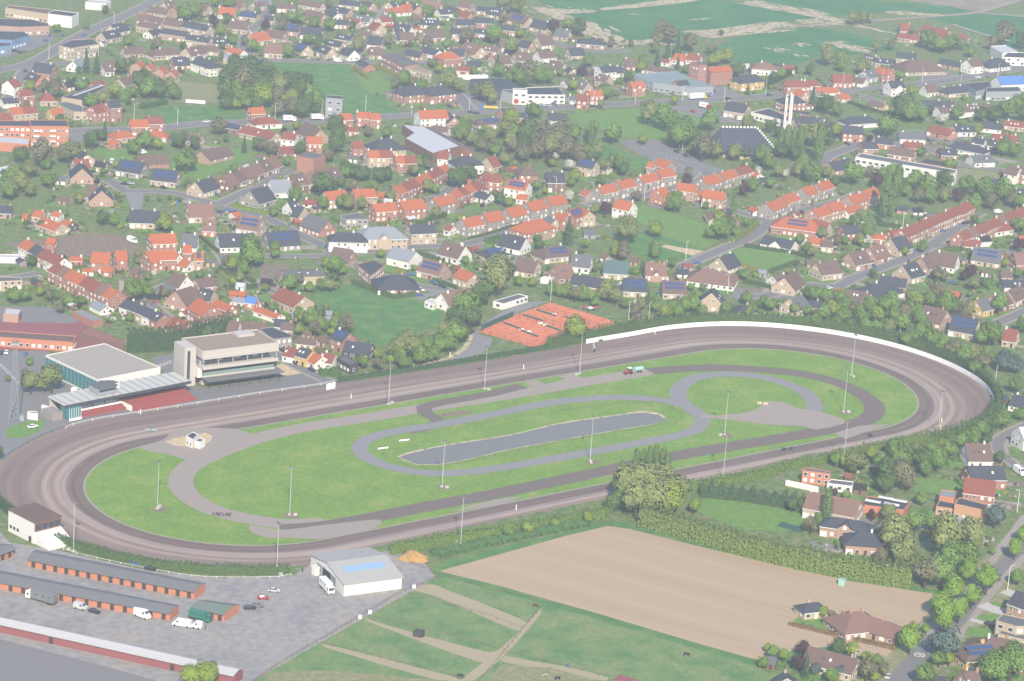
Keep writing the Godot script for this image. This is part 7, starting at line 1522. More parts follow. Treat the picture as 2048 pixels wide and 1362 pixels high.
func build_hedges():
	var conifer := Color(0.072, 0.125, 0.04); var fresh := Color(0.12, 0.19, 0.042); var dark := Color(0.052, 0.095, 0.04); var gold := Color(0.23, 0.225, 0.04); var olive := Color(0.12, 0.145, 0.045)
	hedge("tall conifer hedge behind the white curved track wall", "P", [1095, 697, 1200, 675, 1300, 658, 1400, 648, 1490, 646, 1620, 655, 1710, 667, 1820, 694, 1880, 714, 1945, 748, 1990, 790, 1996, 822], 4.0, 6.2, conifer, 2.6, 0.3)
	hedge("trimmed conifer hedge along the straight beside the ploughed field", "E1", [1030, 435, 1400, 362, 1750, 310, 2048, 258, 2580, 160, 2640, 140], 3.4, 4.6, fresh, 2.0, 0.22)
	hedge("conifer hedge along the straight right of the poplars", "P", [1352, 982, 1430, 974, 1520, 955, 1580, 938, 1682, 918, 1785, 896, 1860, 880], 3.4, 4.6, fresh, 2.0, 0.22)
	hedge("loose green hedge round the outer end of the bend", "P", [1860, 884, 1930, 864, 1975, 842, 1992, 815], 5.0, 5.0, Color(0.08, 0.135, 0.035), 4.0, 0.35)
	hedge("row of dark conifers on the far side of the lawn", "P", [1400, 992, 1480, 1000, 1560, 1012, 1610, 1024, 1660, 1036], 4.6, 6.5, dark, 4.2, 0.5)
	hedge("broad tall screen of pale green trees above the ploughed field", "P", [1285, 1050, 1380, 1076, 1480, 1105, 1600, 1134, 1720, 1156, 1822, 1172], 8.0, 8.5, Color(0.14, 0.195, 0.05), 2.6, 0.16, 4.5, 0.36)
	hedge("clipped hedge between the stables and the track bend", "E0", [395, 340, 560, 395, 800, 462, 1050, 520, 1500, 566, 2040, 575, 2120, 570], 2.6, 3.6, conifer, 1.6, 0.15)
	hedge("clipped hedge at the edge of the yard near the riding hall", "P", [-20, 1000, 10, 1020, 28, 1035], 3.0, 4.0, dark, 1.8, 0.2)
	hedge("very tall dark conifer hedge behind the sports hall", "C0", [1235, 1180, 1400, 1180, 1740, 1150, 1880, 1120, 2043, 1060, 2250, 1020], 5.0, 11.0, dark, 3.0, 0.22)
	hedge("low clipped hedge between the track and the gravel drive", "P", [674, 764, 740, 754, 800, 745, 900, 730, 1020, 710, 1100, 697], 2.0, 2.2, Color(0.05, 0.10, 0.04), 3.0, 0.08)
	hedge("overgrown green bank below the trimmed conifer hedge", "P", [868, 1112, 920, 1100, 1000, 1082, 1100, 1062, 1180, 1046], 7.0, 2.6, Color(0.075, 0.155, 0.05), 6.0, 0.5, 3.0)
	hedge("bushes closing the corner by the white house", "P", [640, 752, 665, 750, 680, 752], 5.0, 4.0, Color(0.07, 0.135, 0.04), 4.0, 0.4)
	hedge("dark hedge beside the football pitch", "A0", [1360, 1060, 1480, 1040, 1620, 1010], 4.0, 3.0, Color(0.05, 0.12, 0.04))
	hedge("yellow-green lawn hedge below the slate villa", "A0", [680, 745, 800, 748, 940, 755], 4.0, 2.0, fresh)
	hedge("yellow hedge beside the red brick school", "A1", [1680, 650, 1800, 690, 1960, 755], 2.0, 2.0, gold)
	hedge("yellow hedge behind the small brick barn", "A1", [1500, 665, 1560, 720, 1640, 780], 2.0, 2.0, gold)
	hedge("bright hedge at the corner of the kerbed street", "B1", [320, 845, 480, 880, 670, 925], 2.4, 2.0, Color(0.16, 0.25, 0.03))
	hedge("bright clipped hedge round the grey cubic house", "B1", [1280, 970, 1380, 1020, 1480, 1065, 1640, 1055], 2.0, 2.4, Color(0.12, 0.22, 0.035))
	hedge("clipped hedge along the top of the green meadow", "C1", [1480, 520, 1640, 580, 1890, 670, 2043, 650, 2100, 640], 2.4, 2.6, conifer)
	hedge("hedge on the near edge of the cream bungalow garden", "C1", [0, 75, 80, 140, 180, 225], 1.6, 1.8, conifer)
	hedge("hedge along the narrow garden lane", "C1", [180, 390, 280, 430, 420, 470, 540, 520], 1.8, 2.2, conifer)
	hedge("dark square hedge behind the kitchen gardens", "C1", [290, 590, 400, 580, 560, 560], 2.0, 2.6, dark)
	hedge("hedge in front of the white gabled brown-roofed house", "C2", [160, 230, 300, 275, 430, 320], 1.8, 2.0, conifer)
	hedge("hedge beside the small orange-roofed house", "C2", [320, 500, 430, 530, 550, 575], 1.8, 2.2, conifer)
	hedge("square clipped hedge beside the slate-roofed white house", "C2", [840, 130, 920, 120, 1000, 90], 5.0, 3.0, Color(0.07, 0.16, 0.035))
	hedge("dark hedge above the mown lawn", "C3", [1410, 165, 1600, 195, 1900, 235, 2043, 285], 2.0, 2.2, dark)
	hedge("dark hedge in front of the cream gabled house", "C3", [1400, 515, 1600, 555, 1850, 615], 2.0, 2.4, dark)
	hedge("yellow hedge beside the mown lawn", "C3", [1340, 345, 1440, 370, 1540, 400], 1.6, 1.8, gold)
	hedge("yellow hedge behind the thatch-coloured villa", "C3", [1280, 450, 1360, 475, 1440, 495], 1.8, 1.8, gold)
	hedge("garden hedge along the mown lawn's near edge", "C3", [1650, 415, 1780, 370, 1930, 325], 2.0, 2.2, conifer)
	hedge("yellow-green hedge along the curving lane", "B3", [1300, 1190, 1420, 1110, 1540, 1025], 2.6, 3.0, Color(0.19, 0.25, 0.04))
	hedge("front hedge of the five stepped semis", "B2", [660, 1165, 800, 1130, 1030, 1060, 1200, 1010], 1.6, 1.4, conifer)
	hedge("dark hedge along the back gardens", "B2", [240, 1000, 350, 970, 440, 930], 2.4, 2.6, Color(0.06, 0.12, 0.035))
	hedge("brown beech hedge round the pink bungalow", "E3", [330, 952, 600, 1015, 900, 1085, 1110, 1135], 1.6, 1.6, Color(0.17, 0.115, 0.06))
	hedge("hedge behind the red brick terrace gardens", "B4", [700, 960, 800, 975, 920, 985], 2.0, 2.2, dark)
	hedge("hedge in front of the solar-roofed house", "C4", [1340, 180, 1450, 190, 1560, 205], 2.4, 2.6, conifer)
	hedge("dark hedge line beside the strip of grass", "A4", [440, 945, 640, 1010, 880, 1070, 1110, 1130], 2.4, 2.4, dark)
	hedge("tall dark hedge beside the yellow villa", "A3", [1560, 860, 1700, 800, 1900, 690], 4.0, 4.0, Color(0.05, 0.09, 0.035))
	undergrowth()
	# short garden hedges, one shape shared by all
	var proto := {}
	for v in 3: proto[v] = hedge_mesh([Vector3(-6, 0, 0), Vector3(6, 0, 0)], 1.1, 1.7, [conifer, fresh, dark][v], 2.2, 0.1, 2.4, 0.32)
	var made := 0; var tries := 0
	while made < 170 and tries < 5000:
		tries += 1
		var h = houses[rng.randi_range(0, houses.size() - 1)]
		if h.size() < 6: continue
		var dir: float = h[2] + (PI / 2 if rng.randf() < 0.6 else 0.0)
		var side: Vector3 = Vector3(cos(dir + PI / 2), 0, -sin(dir + PI / 2)) * (h[1] + rng.randf_range(1.5, 8.0)) * (1 if rng.randf() < 0.5 else -1)
		var p: Vector3 = h[0] + side
		var ax := Vector3(cos(dir), 0, -sin(dir))
		var ok := true
		for k in [-6.0, -3.0, 0.0, 3.0, 6.0]:
			if inside_house(p + ax * k, 1.0) or on_street(p + ax * k, 0.0) or in_field(p + ax * k): ok = false
		if not ok: continue
		var v := rng.randi_range(0, 2)
		var o := part(numbered("garden_hedge"), proto[v], M.leaf, self, p + Vector3(0, -0.05, 0), dir)
		tag(o, "short straight %s hedge beside %s" % [["green", "light green", "dark green"][v], by_house(p)], "hedge", "garden hedges near " + near(p))
		made += 1

# ---------------------------------------------------------------- track furniture, fences
func build_track_furniture():
	# lamp posts on the track: foot on a concrete block, mast, cross arm with lamps
	var ls := [[579, 1030], [884, 974], [1180, 922], [1449, 870], [1687, 824], [1703, 751], [777, 809], [969, 778], [1159, 748], [315, 1018], [1446, 958], [1686, 932], [921, 1090], [553, 1146], [147, 1103], [1876, 868]]
	var root: Node3D = null
	for l in ls:
		var p := W(l[0], l[1])
		if root == null:
			root = thing("lamp_post", "", "lamp post", p, 0.0, "tall lamp posts of the track")
			root.set_meta("base", "lamp_post")
			var st := new_st(); bar(st, Vector3.ZERO, Vector3(0, 19.4, 0), 0.17, 0.08, 8); part("mast", done(st), M.steel, root)
			slab(root, "crossbar", Vector3(-1.1, 19.2, -0.08), Vector3(1.1, 19.4, 0.08), M.steel)
			for k in 4: slab(root, "lamp", Vector3(-1.0 + k * 0.55, 19.4, -0.35), Vector3(-0.6 + k * 0.55, 19.9, 0.3), M.concrete_dark)
			slab(root, "base", Vector3(-0.6, -0.2, -0.6), Vector3(0.6, 0.5, 0.6), M.concrete)
			slab(root, "switch_box", Vector3(1.6, -0.2, -0.5), Vector3(3.0, 0.9, 0.5), M.concrete)
		else: copy_of(root, p, rng.randf() * TAU)
	for o in get_children():
		if String(o.name).begins_with("lamp_post"):
			var inside: bool = Vector2(o.position.x - OC.x, o.position.z - OC.y).rotated(-OA).abs().y < OR
			o.set_meta("label", "tall floodlight mast standing on the grassy infield" if inside else "tall floodlight mast standing outside the track")
			o.set_meta("group", "floodlight masts on the infield" if inside else "floodlight masts outside the track")
	# lattice mast by the stand
	var t := thing("lattice_mast", "tall steel lattice mast with floodlights by the covered stand", "mast", Z("D0", 110, 720))
	var H := 34.0
	for s in [[-1, -1], [1, -1], [1, 1], [-1, 1]]:
		var st := new_st(); bar(st, Vector3(s[0] * 1.9, -0.2, s[1] * 1.9), Vector3(s[0] * 0.55, H, s[1] * 0.55), 0.10, 0.06, 4); part("leg", done(st), M.mast, t)
	for k in 14:
		var y0 := H * k / 14.0; var y1 := H * (k + 1) / 14.0; var r0 := lerpf(1.9, 0.55, y0 / H); var r1 := lerpf(1.9, 0.55, y1 / H)
		var st := new_st()
		for s in 4:
			var a := Vector3(r0, y0, r0).rotated(Vector3.UP, s * PI / 2); var b := Vector3(-r1, y1, r1).rotated(Vector3.UP, s * PI / 2)
			bar(st, a, b, 0.05, 0.05, 4); bar(st, Vector3(r1, y1, r1).rotated(Vector3.UP, s * PI / 2), b, 0.05, 0.05, 4)
		part("bracing", done(st), M.mast, t)
	slab(t, "platform", Vector3(-1.6, H, -1.6), Vector3(1.6, H + 0.2, 1.6), M.steel)
	for k in 6: slab(t, "floodlight", Vector3(-1.5 + k * 0.5, H + 0.3 + 0.9 * (k % 2), -0.5), Vector3(-1.1 + k * 0.5, H + 1.0 + 0.9 * (k % 2), 0.3), M.concrete_dark)
	# curved white wall round the far bend
	var wall := thing("track_wall", "white curved wall round the far bend of the track", "wall", W(1500, 653))
	var c := wall.position
	var tot := 2.0 * (2.0 * OL + PI * OR)
	var s0 := (2 * OL - 40.0) / tot; var s1 := (2 * OL + PI * OR - 30.0) / tot
	var n := 60
	for k in n:
		var a := lerpf(s0, s1, float(k) / n); var b := lerpf(s0, s1, (k + 0.97) / n)
		var p := oval(a, track_width(a) + 0.3) - c; var q := oval(b, track_width(b) + 0.3) - c
		var p2 := oval(a, track_width(a) + 0.5) - c; var q2 := oval(b, track_width(b) + 0.5) - c
		var st := new_st(); var u := Vector3(0, 2.1, 0); var d := Vector3(0, -0.2, 0)
		hexa(st, [p + d, q + d, q2 + d, p2 + d, p + u, q + u, q2 + u, p2 + u])
		part("wall_panel", done(st), M.white_paint, wall)
	# white running rails
	rail("white running rail in front of the stands", "D0", [510, 770, 570, 745, 720, 708, 1080, 650, 1540, 578, 2024, 500, 2500, 432, 2640, 402], 1.1, 8.0, M.white_paint, 2)
	rail("dark green low rail round the left bend", "D0", [25, 1010, 100, 950, 215, 885, 330, 828, 400, 800, 505, 765], 1.0, 6.0, M.net, 2)
	# marker posts and boards
	var pp: Node3D = null
	for m in [[702, 797], [1047, 738], [281, 828], [827, 737], [1880, 860], [1883, 845], [1032, 1020], [900, 713], [1047, 738], [1310, 668]]:
		var p := W(m[0], m[1])
		if pp == null:
			pp = thing("distance_post", "white distance post on the edge of the race track", "post", p, 0.0, "white distance posts"); pp.set_meta("base", "distance_post")
			slab(pp, "post", Vector3(-0.15, -0.2, -0.15), Vector3(0.15, 2.0, 0.15), M.white_paint); slab(pp, "cap", Vector3(-0.2, 2.0, -0.2), Vector3(0.2, 2.25, 0.2), M.car_yellow)
		else: copy_of(pp, p, 0.0)
	block("start_sign", "white sign board with posts at the end of the running rail", "sign", "P", [653, 770, 671, 766, 671, 764, 653, 768], 2.4, M.trim, M.white_paint)
	var rake := thing("track_harrow", "pale blue harrow frame standing on the track", "harrow", W(302, 862))
	slab(rake, "frame", Vector3(-2.4, 0.4, -0.5), Vector3(2.4, 0.7, 0.5), M.car_mint); slab(rake, "tine_bar", Vector3(-2.4, 0.1, -0.9), Vector3(2.4, 0.4, -0.7), M.steel); slab(rake, "drawbar", Vector3(-0.1, 0.5, 0.5), Vector3(0.1, 2.6, 0.7), M.car_blue)
	for b in [["small white footbridge board over the pond fence", 808, 884], ["white jetty board at the pond end", 766, 900]]:
		var o := thing("pond_board", b[0], "board", W(b[1], b[2]), 0.55)
		slab(o, "board", Vector3(-2.4, 0.5, -0.05), Vector3(2.4, 1.2, 0.05), M.white_paint); slab(o, "post", Vector3(-2.2, -0.2, -0.08), Vector3(-2.0, 0.5, 0.08), M.post); slab(o, "post", Vector3(2.0, -0.2, -0.08), Vector3(2.2, 0.5, 0.08), M.post)
	for b in [[1518, 808], [1530, 809]]:
		var o := thing("hay_cube", "beige hay cube lying on the round infield lawn", "hay bale", W(b[0], b[1]), 0.3, "hay cubes on the round lawn")
		slab(o, "bale", Vector3(-1.1, -0.1, -0.6), Vector3(1.1, 1.1, 0.6), M.dry); slab(o, "twine", Vector3(-0.3, -0.1, -0.62), Vector3(-0.2, 1.12, 0.62), M.post)
func rail(label: String, t: String, flat: Array, h: float, gap: float, m, rails: int, called := "rail_fence"):
	var path := spline(pts_of(t, flat), gap)
	var o := thing(called, label, "fence", path[0])
	var c := o.position
	for r in rails:
		var st := new_st(); var y := h * (1.0 - 0.42 * r)
		for i in path.size() - 1: bar(st, path[i] - c + Vector3(0, y, 0), path[i + 1] - c + Vector3(0, y, 0), 0.06, 0.06, 4)
		part("rail", done(st), m, o)
	var post := box_mesh(Vector3(-0.08, -0.2, -0.08), Vector3(0.08, h, 0.08))
	for i in path.size(): part("post", post, m, o, path[i] - c)
func build_fences():
	rail("brown post and rail fence between yard and paddocks", "E1", [1390, 590, 1300, 640, 1100, 720, 1050, 750, 850, 870, 600, 1020, 420, 1120, 230, 1235, 60, 1345, -40, 1410], 1.4, 3.0, M.post, 2)
	rail("short brown fence around the straw corner", "E1", [1170, 510, 1260, 535, 1390, 575], 1.4, 3.0, M.post, 2)
	rail("thin fence along the upper paddock path", "E1", [1390, 590, 1700, 680, 2048, 760], 1.2, 5.0, M.post, 1)
	rail("thin fence of the ploughed field and the grazing land", "E2", [0, 705, 220, 765, 560, 850, 900, 950, 1300, 1080, 1700, 1190, 1920, 1240], 1.2, 6.0, M.post, 1)
	rail("thin fence along the second paddock path", "E1", [1160, 730, 1380, 790, 1700, 880, 1990, 985], 1.2, 4.5, M.post, 1)
	rail("thin fence along the third paddock path", "E1", [840, 890, 1110, 950, 1440, 1030, 1860, 1140], 1.2, 4.5, M.post, 1)
	rail("thin fence along the fourth paddock path", "E1", [520, 1090, 850, 1175, 1280, 1280, 1560, 1345], 1.2, 4.5, M.post, 1)
	rail("thin fence along the grassy lane of the paddocks", "E2", [270, 870, 150, 1010, 60, 1120, -80, 1290, -150, 1362], 1.2, 4.5, M.post, 1)
	rail("thin fence below the worn corner of the grazing land", "E2", [50, 1160, 300, 1215, 600, 1290, 800, 1345], 1.2, 4.5, M.post, 1)
	rail("brown fence round the pond", "P", [766, 910, 775, 892, 800, 882, 900, 860, 1100, 826, 1270, 807, 1325, 812, 1360, 828, 1362, 844, 1300, 855, 1100, 890, 900, 932, 850, 940, 800, 930, 766, 910], 1.1, 5.0, M.post, 1)
	rail("white kerb rail at the foot of the clipped stable hedge", "E0", [400, 375, 560, 432, 800, 485, 1150, 555, 1500, 603, 2040, 605, 2130, 585], 0.5, 4.0, M.white_paint, 1)
	# fences of the tennis courts
	var courts := pts_of("C2", [760, 990, 1110, 830, 1460, 705, 1900, 830, 2110, 895, 1960, 980, 1800, 975, 1560, 1020, 1480, 1080, 1300, 1145, 1090, 1080])
	lay("tennis_courts", sheet(courts, 0.0), outline_of(courts), M.clay)
	var f := thing("court_fence", "green windscreen along the near side of the clay courts", "fence", Z("C2", 800, 960))
	var st := new_st(); var c := f.position
	var wp := pts_of("C2", [790, 975, 900, 925, 1000, 885, 1100, 842])
	for i in 3:
		var a: Vector3 = wp[i] - c; var b: Vector3 = wp[i + 1] - c; var s := (b - a).cross(Vector3.UP).normalized() * 0.04
		hexa(st, [a - s, b - s, b + s, a + s, a - s + Vector3(0, 2.6, 0), b - s + Vector3(0, 2.6, 0), b + s + Vector3(0, 2.6, 0), a + s + Vector3(0, 2.6, 0)])
	part("screen", done(st), M.net, f)
	rail("wire fence posts round the clay courts", "C2", [760, 990, 1090, 1085, 1300, 1150, 1480, 1085, 1560, 1030], 3.2, 4.0, M.post, 2, "wire_fence")
	rail("wire fence dividing the clay courts", "C2", [1110, 840, 1400, 915, 1560, 960, 1700, 985], 3.0, 4.0, M.net, 2, "wire_fence")
	rail("wire fence on the far side of the clay courts", "C2", [1300, 770, 1500, 830, 1700, 880, 1960, 975], 3.0, 4.0, M.net, 2, "wire_fence")
	for a in [[1000, 905, 1180, 970], [1190, 830, 1390, 890], [1300, 775, 1540, 850], [1180, 985, 1330, 1040], [1400, 930, 1560, 985], [1600, 850, 1800, 915]]:
		var p := Z("C2", a[0], a[1]); var q := Z("C2", a[2], a[3])
		var d := (q - p).normalized(); var m := (p + q) / 2
		var nt := thing("tennis_net", "sagging dark tennis net across a clay court", "net", m, atan2(-d.z, d.x), "tennis nets")
		slab(nt, "mesh", Vector3(-6, 0.05, -0.03), Vector3(6, 0.95, 0.03), M.net); slab(nt, "tape", Vector3(-6, 0.95, -0.05), Vector3(6, 1.02, 0.05), M.concrete)
		slab(nt, "post", Vector3(-6.15, -0.2, -0.06), Vector3(-6.0, 1.1, 0.06), M.net); slab(nt, "post", Vector3(6.0, -0.2, -0.06), Vector3(6.15, 1.1, 0.06), M.net)
	for a in [[1370, 920], [1415, 935], [1185, 980], [1255, 1000], [1500, 830]]:
		var o := thing("court_bench", "white bench beside a tennis net", "bench", Z("C2", a[0], a[1]), 0.5, "white benches on the clay courts")
		slab(o, "seat", Vector3(-1.2, 0.4, -0.3), Vector3(1.2, 0.5, 0.3), M.white_paint); slab(o, "backrest", Vector3(-1.2, 0.6, -0.35), Vector3(1.2, 1.0, -0.28), M.white_paint)
		for s in [-1.0, 1.0]: slab(o, "leg", Vector3(s - 0.08, -0.1, -0.3), Vector3(s + 0.08, 0.4, 0.3), M.steel)

# ---------------------------------------------------------------- vehicles
func wheel_mesh(r: float, w: float) -> Mesh:
	var c := CylinderMesh.new(); c.top_radius = r; c.bottom_radius = r; c.height = w; c.radial_segments = 14; c.rings = 1
	return c
func wheels(o: Node3D, xs: Array, z: float, r: float):
	for x in xs:
		for s in [-1.0, 1.0]:
			var w := part("wheel", wheel_mesh(r, 0.24), M.tyre, o, Vector3(x, r, s * z)); w.rotation.x = PI / 2
func profile_body(st: SurfaceTool, prof: Array, w: float, tuck: float, y_tuck: float):    # side outline drawn out across the width
	var n := prof.size(); var m := Vector3.ZERO
	for p in prof: m += Vector3(p[0], p[1], 0)
	m /= n
	var L := []; var R := []
	for p in prof:
		var hw := w / 2 - (tuck if p[1] > y_tuck else 0.0)
		L.append(Vector3(p[0], p[1], -hw)); R.append(Vector3(p[0], p[1], hw))
	for i in n:
		var j := (i + 1) % n
		quad(st, L[i], L[j], R[j], R[i], m); tri(st, R[i], R[j], m + Vector3(0, 0, w / 2), m); tri(st, L[i], L[j], m - Vector3(0, 0, w / 2), m)
var car_parts := {}
func car(t: String, x: float, y: float, dx: float, dy: float, colour: String, where: String):
	var p := Z(t, x, y); var q := Z(t, x + dx, y + dy); var d := q - p
	var o := thing("parked_car", "%s car %s" % [colour, where], "car", Vector3(p.x, 0.1, p.z), atan2(-d.z, d.x), "cars about the town")
	if car_parts.is_empty():
		var st := new_st(); profile_body(st, [[-2.15, 0.3], [2.15, 0.3], [2.2, 0.65], [1.9, 0.82], [0.95, 0.95], [-1.75, 0.98], [-2.15, 0.85]], 1.75, 0.0, 9.0); car_parts.body = done(st)
		st = new_st(); profile_body(st, [[-1.75, 0.95], [1.0, 0.93], [0.35, 1.36], [-1.25, 1.38]], 1.62, 0.12, 1.2); car_parts.cabin = done(st)
		st = new_st(); box(st, Vector3(-1.2, 1.37, -0.62), Vector3(0.3, 1.43, 0.62)); car_parts.roof = done(st)
	part("body", car_parts.body, M["car_" + colour], o); part("window_band", car_parts.cabin, M.glass, o); part("roof", car_parts.roof, M["car_" + colour], o)
	wheels(o, [-1.35, 1.35], 0.78, 0.32)
func van(called: String, label: String, cat: String, t: String, x: float, y: float, dx: float, dy: float, colour: String, len: float, hgt: float, wid := 2.1) -> Node3D:
	var p := Z(t, x, y); var q := Z(t, x + dx, y + dy); var d := q - p
	var o := thing(called, label, cat, Vector3(p.x, 0.1, p.z), atan2(-d.z, d.x))
	var st := new_st(); var l := len / 2
	profile_body(st, [[-l, 0.4], [l, 0.4], [l, hgt * 0.45], [l - 0.9, hgt * 0.62], [l - 1.5, hgt], [-l, hgt]], wid, 0.06, hgt * 0.7)
	part("body", done(st), M["car_" + colour], o)
	for s in [-1.0, 1.0]: part("side_window", box_mesh(Vector3(l - 2.4, hgt * 0.6, s * wid / 2 - 0.03), Vector3(l - 1.5, hgt * 0.85, s * wid / 2 + 0.015)), M.glass, o)
	st = new_st(); hexa(st, [Vector3(l - 0.98, hgt * 0.66, -wid / 2 + 0.15), Vector3(l - 0.86, hgt * 0.66, -wid / 2 + 0.15), Vector3(l - 0.86, hgt * 0.66, wid / 2 - 0.15), Vector3(l - 0.98, hgt * 0.66, wid / 2 - 0.15), Vector3(l - 1.5, hgt * 0.94, -wid / 2 + 0.2), Vector3(l - 1.38, hgt * 0.94, -wid / 2 + 0.2), Vector3(l - 1.38, hgt * 0.94, wid / 2 - 0.2), Vector3(l - 1.5, hgt * 0.94, wid / 2 - 0.2)])
	part("windscreen", done(st), M.glass, o)
	wheels(o, [-l + 1.0, l - 1.0], wid / 2 - 0.1, 0.38)
	return o
func lorry(called: String, label: String, cat: String, t: String, x: float, y: float, dx: float, dy: float, cab: String, box_c: String, len: float, hgt := 3.6) -> Node3D:
	var p := Z(t, x, y); var q := Z(t, x + dx, y + dy); var d := q - p
	var o := thing(called, label, cat, Vector3(p.x, 0.1, p.z), atan2(-d.z, d.x))
	var l := len / 2
	slab(o, "chassis", Vector3(-l, 0.6, -1.0), Vector3(l, 0.9, 1.0), M.dark)
	slab(o, "box", Vector3(-l, 0.9, -1.25), Vector3(l - 2.2, hgt, 1.25), M["car_" + box_c])
	var st := new_st(); profile_body(st, [[l - 2.1, 0.5], [l, 0.5], [l, 1.7], [l - 0.3, hgt * 0.78], [l - 2.1, hgt * 0.8]], 2.4, 0.0, 9.0)
	part("cab", done(st), M["car_" + cab], o)
	slab(o, "windscreen", Vector3(l - 0.16, 1.75, -1.0), Vector3(l + 0.02, hgt * 0.72, 1.0), M.glass)
	for s in [-1.0, 1.0]:
		slab(o, "side_window", Vector3(l - 1.6, 1.75, s * 1.2 - 0.02), Vector3(l - 0.6, 2.5, s * 1.2 + 0.02), M.glass)
		for k in 3: slab(o, "box_window", Vector3(-l + 1.2 + k * (len - 3.5) / 3.0, hgt * 0.62, s * 1.25 - 0.02), Vector3(-l + 1.9 + k * (len - 3.5) / 3.0, hgt * 0.78, s * 1.25 + 0.02), M.glass)
	wheels(o, [-l + 1.2, -l + 2.3, l - 1.0], 1.05, 0.48)
	return o
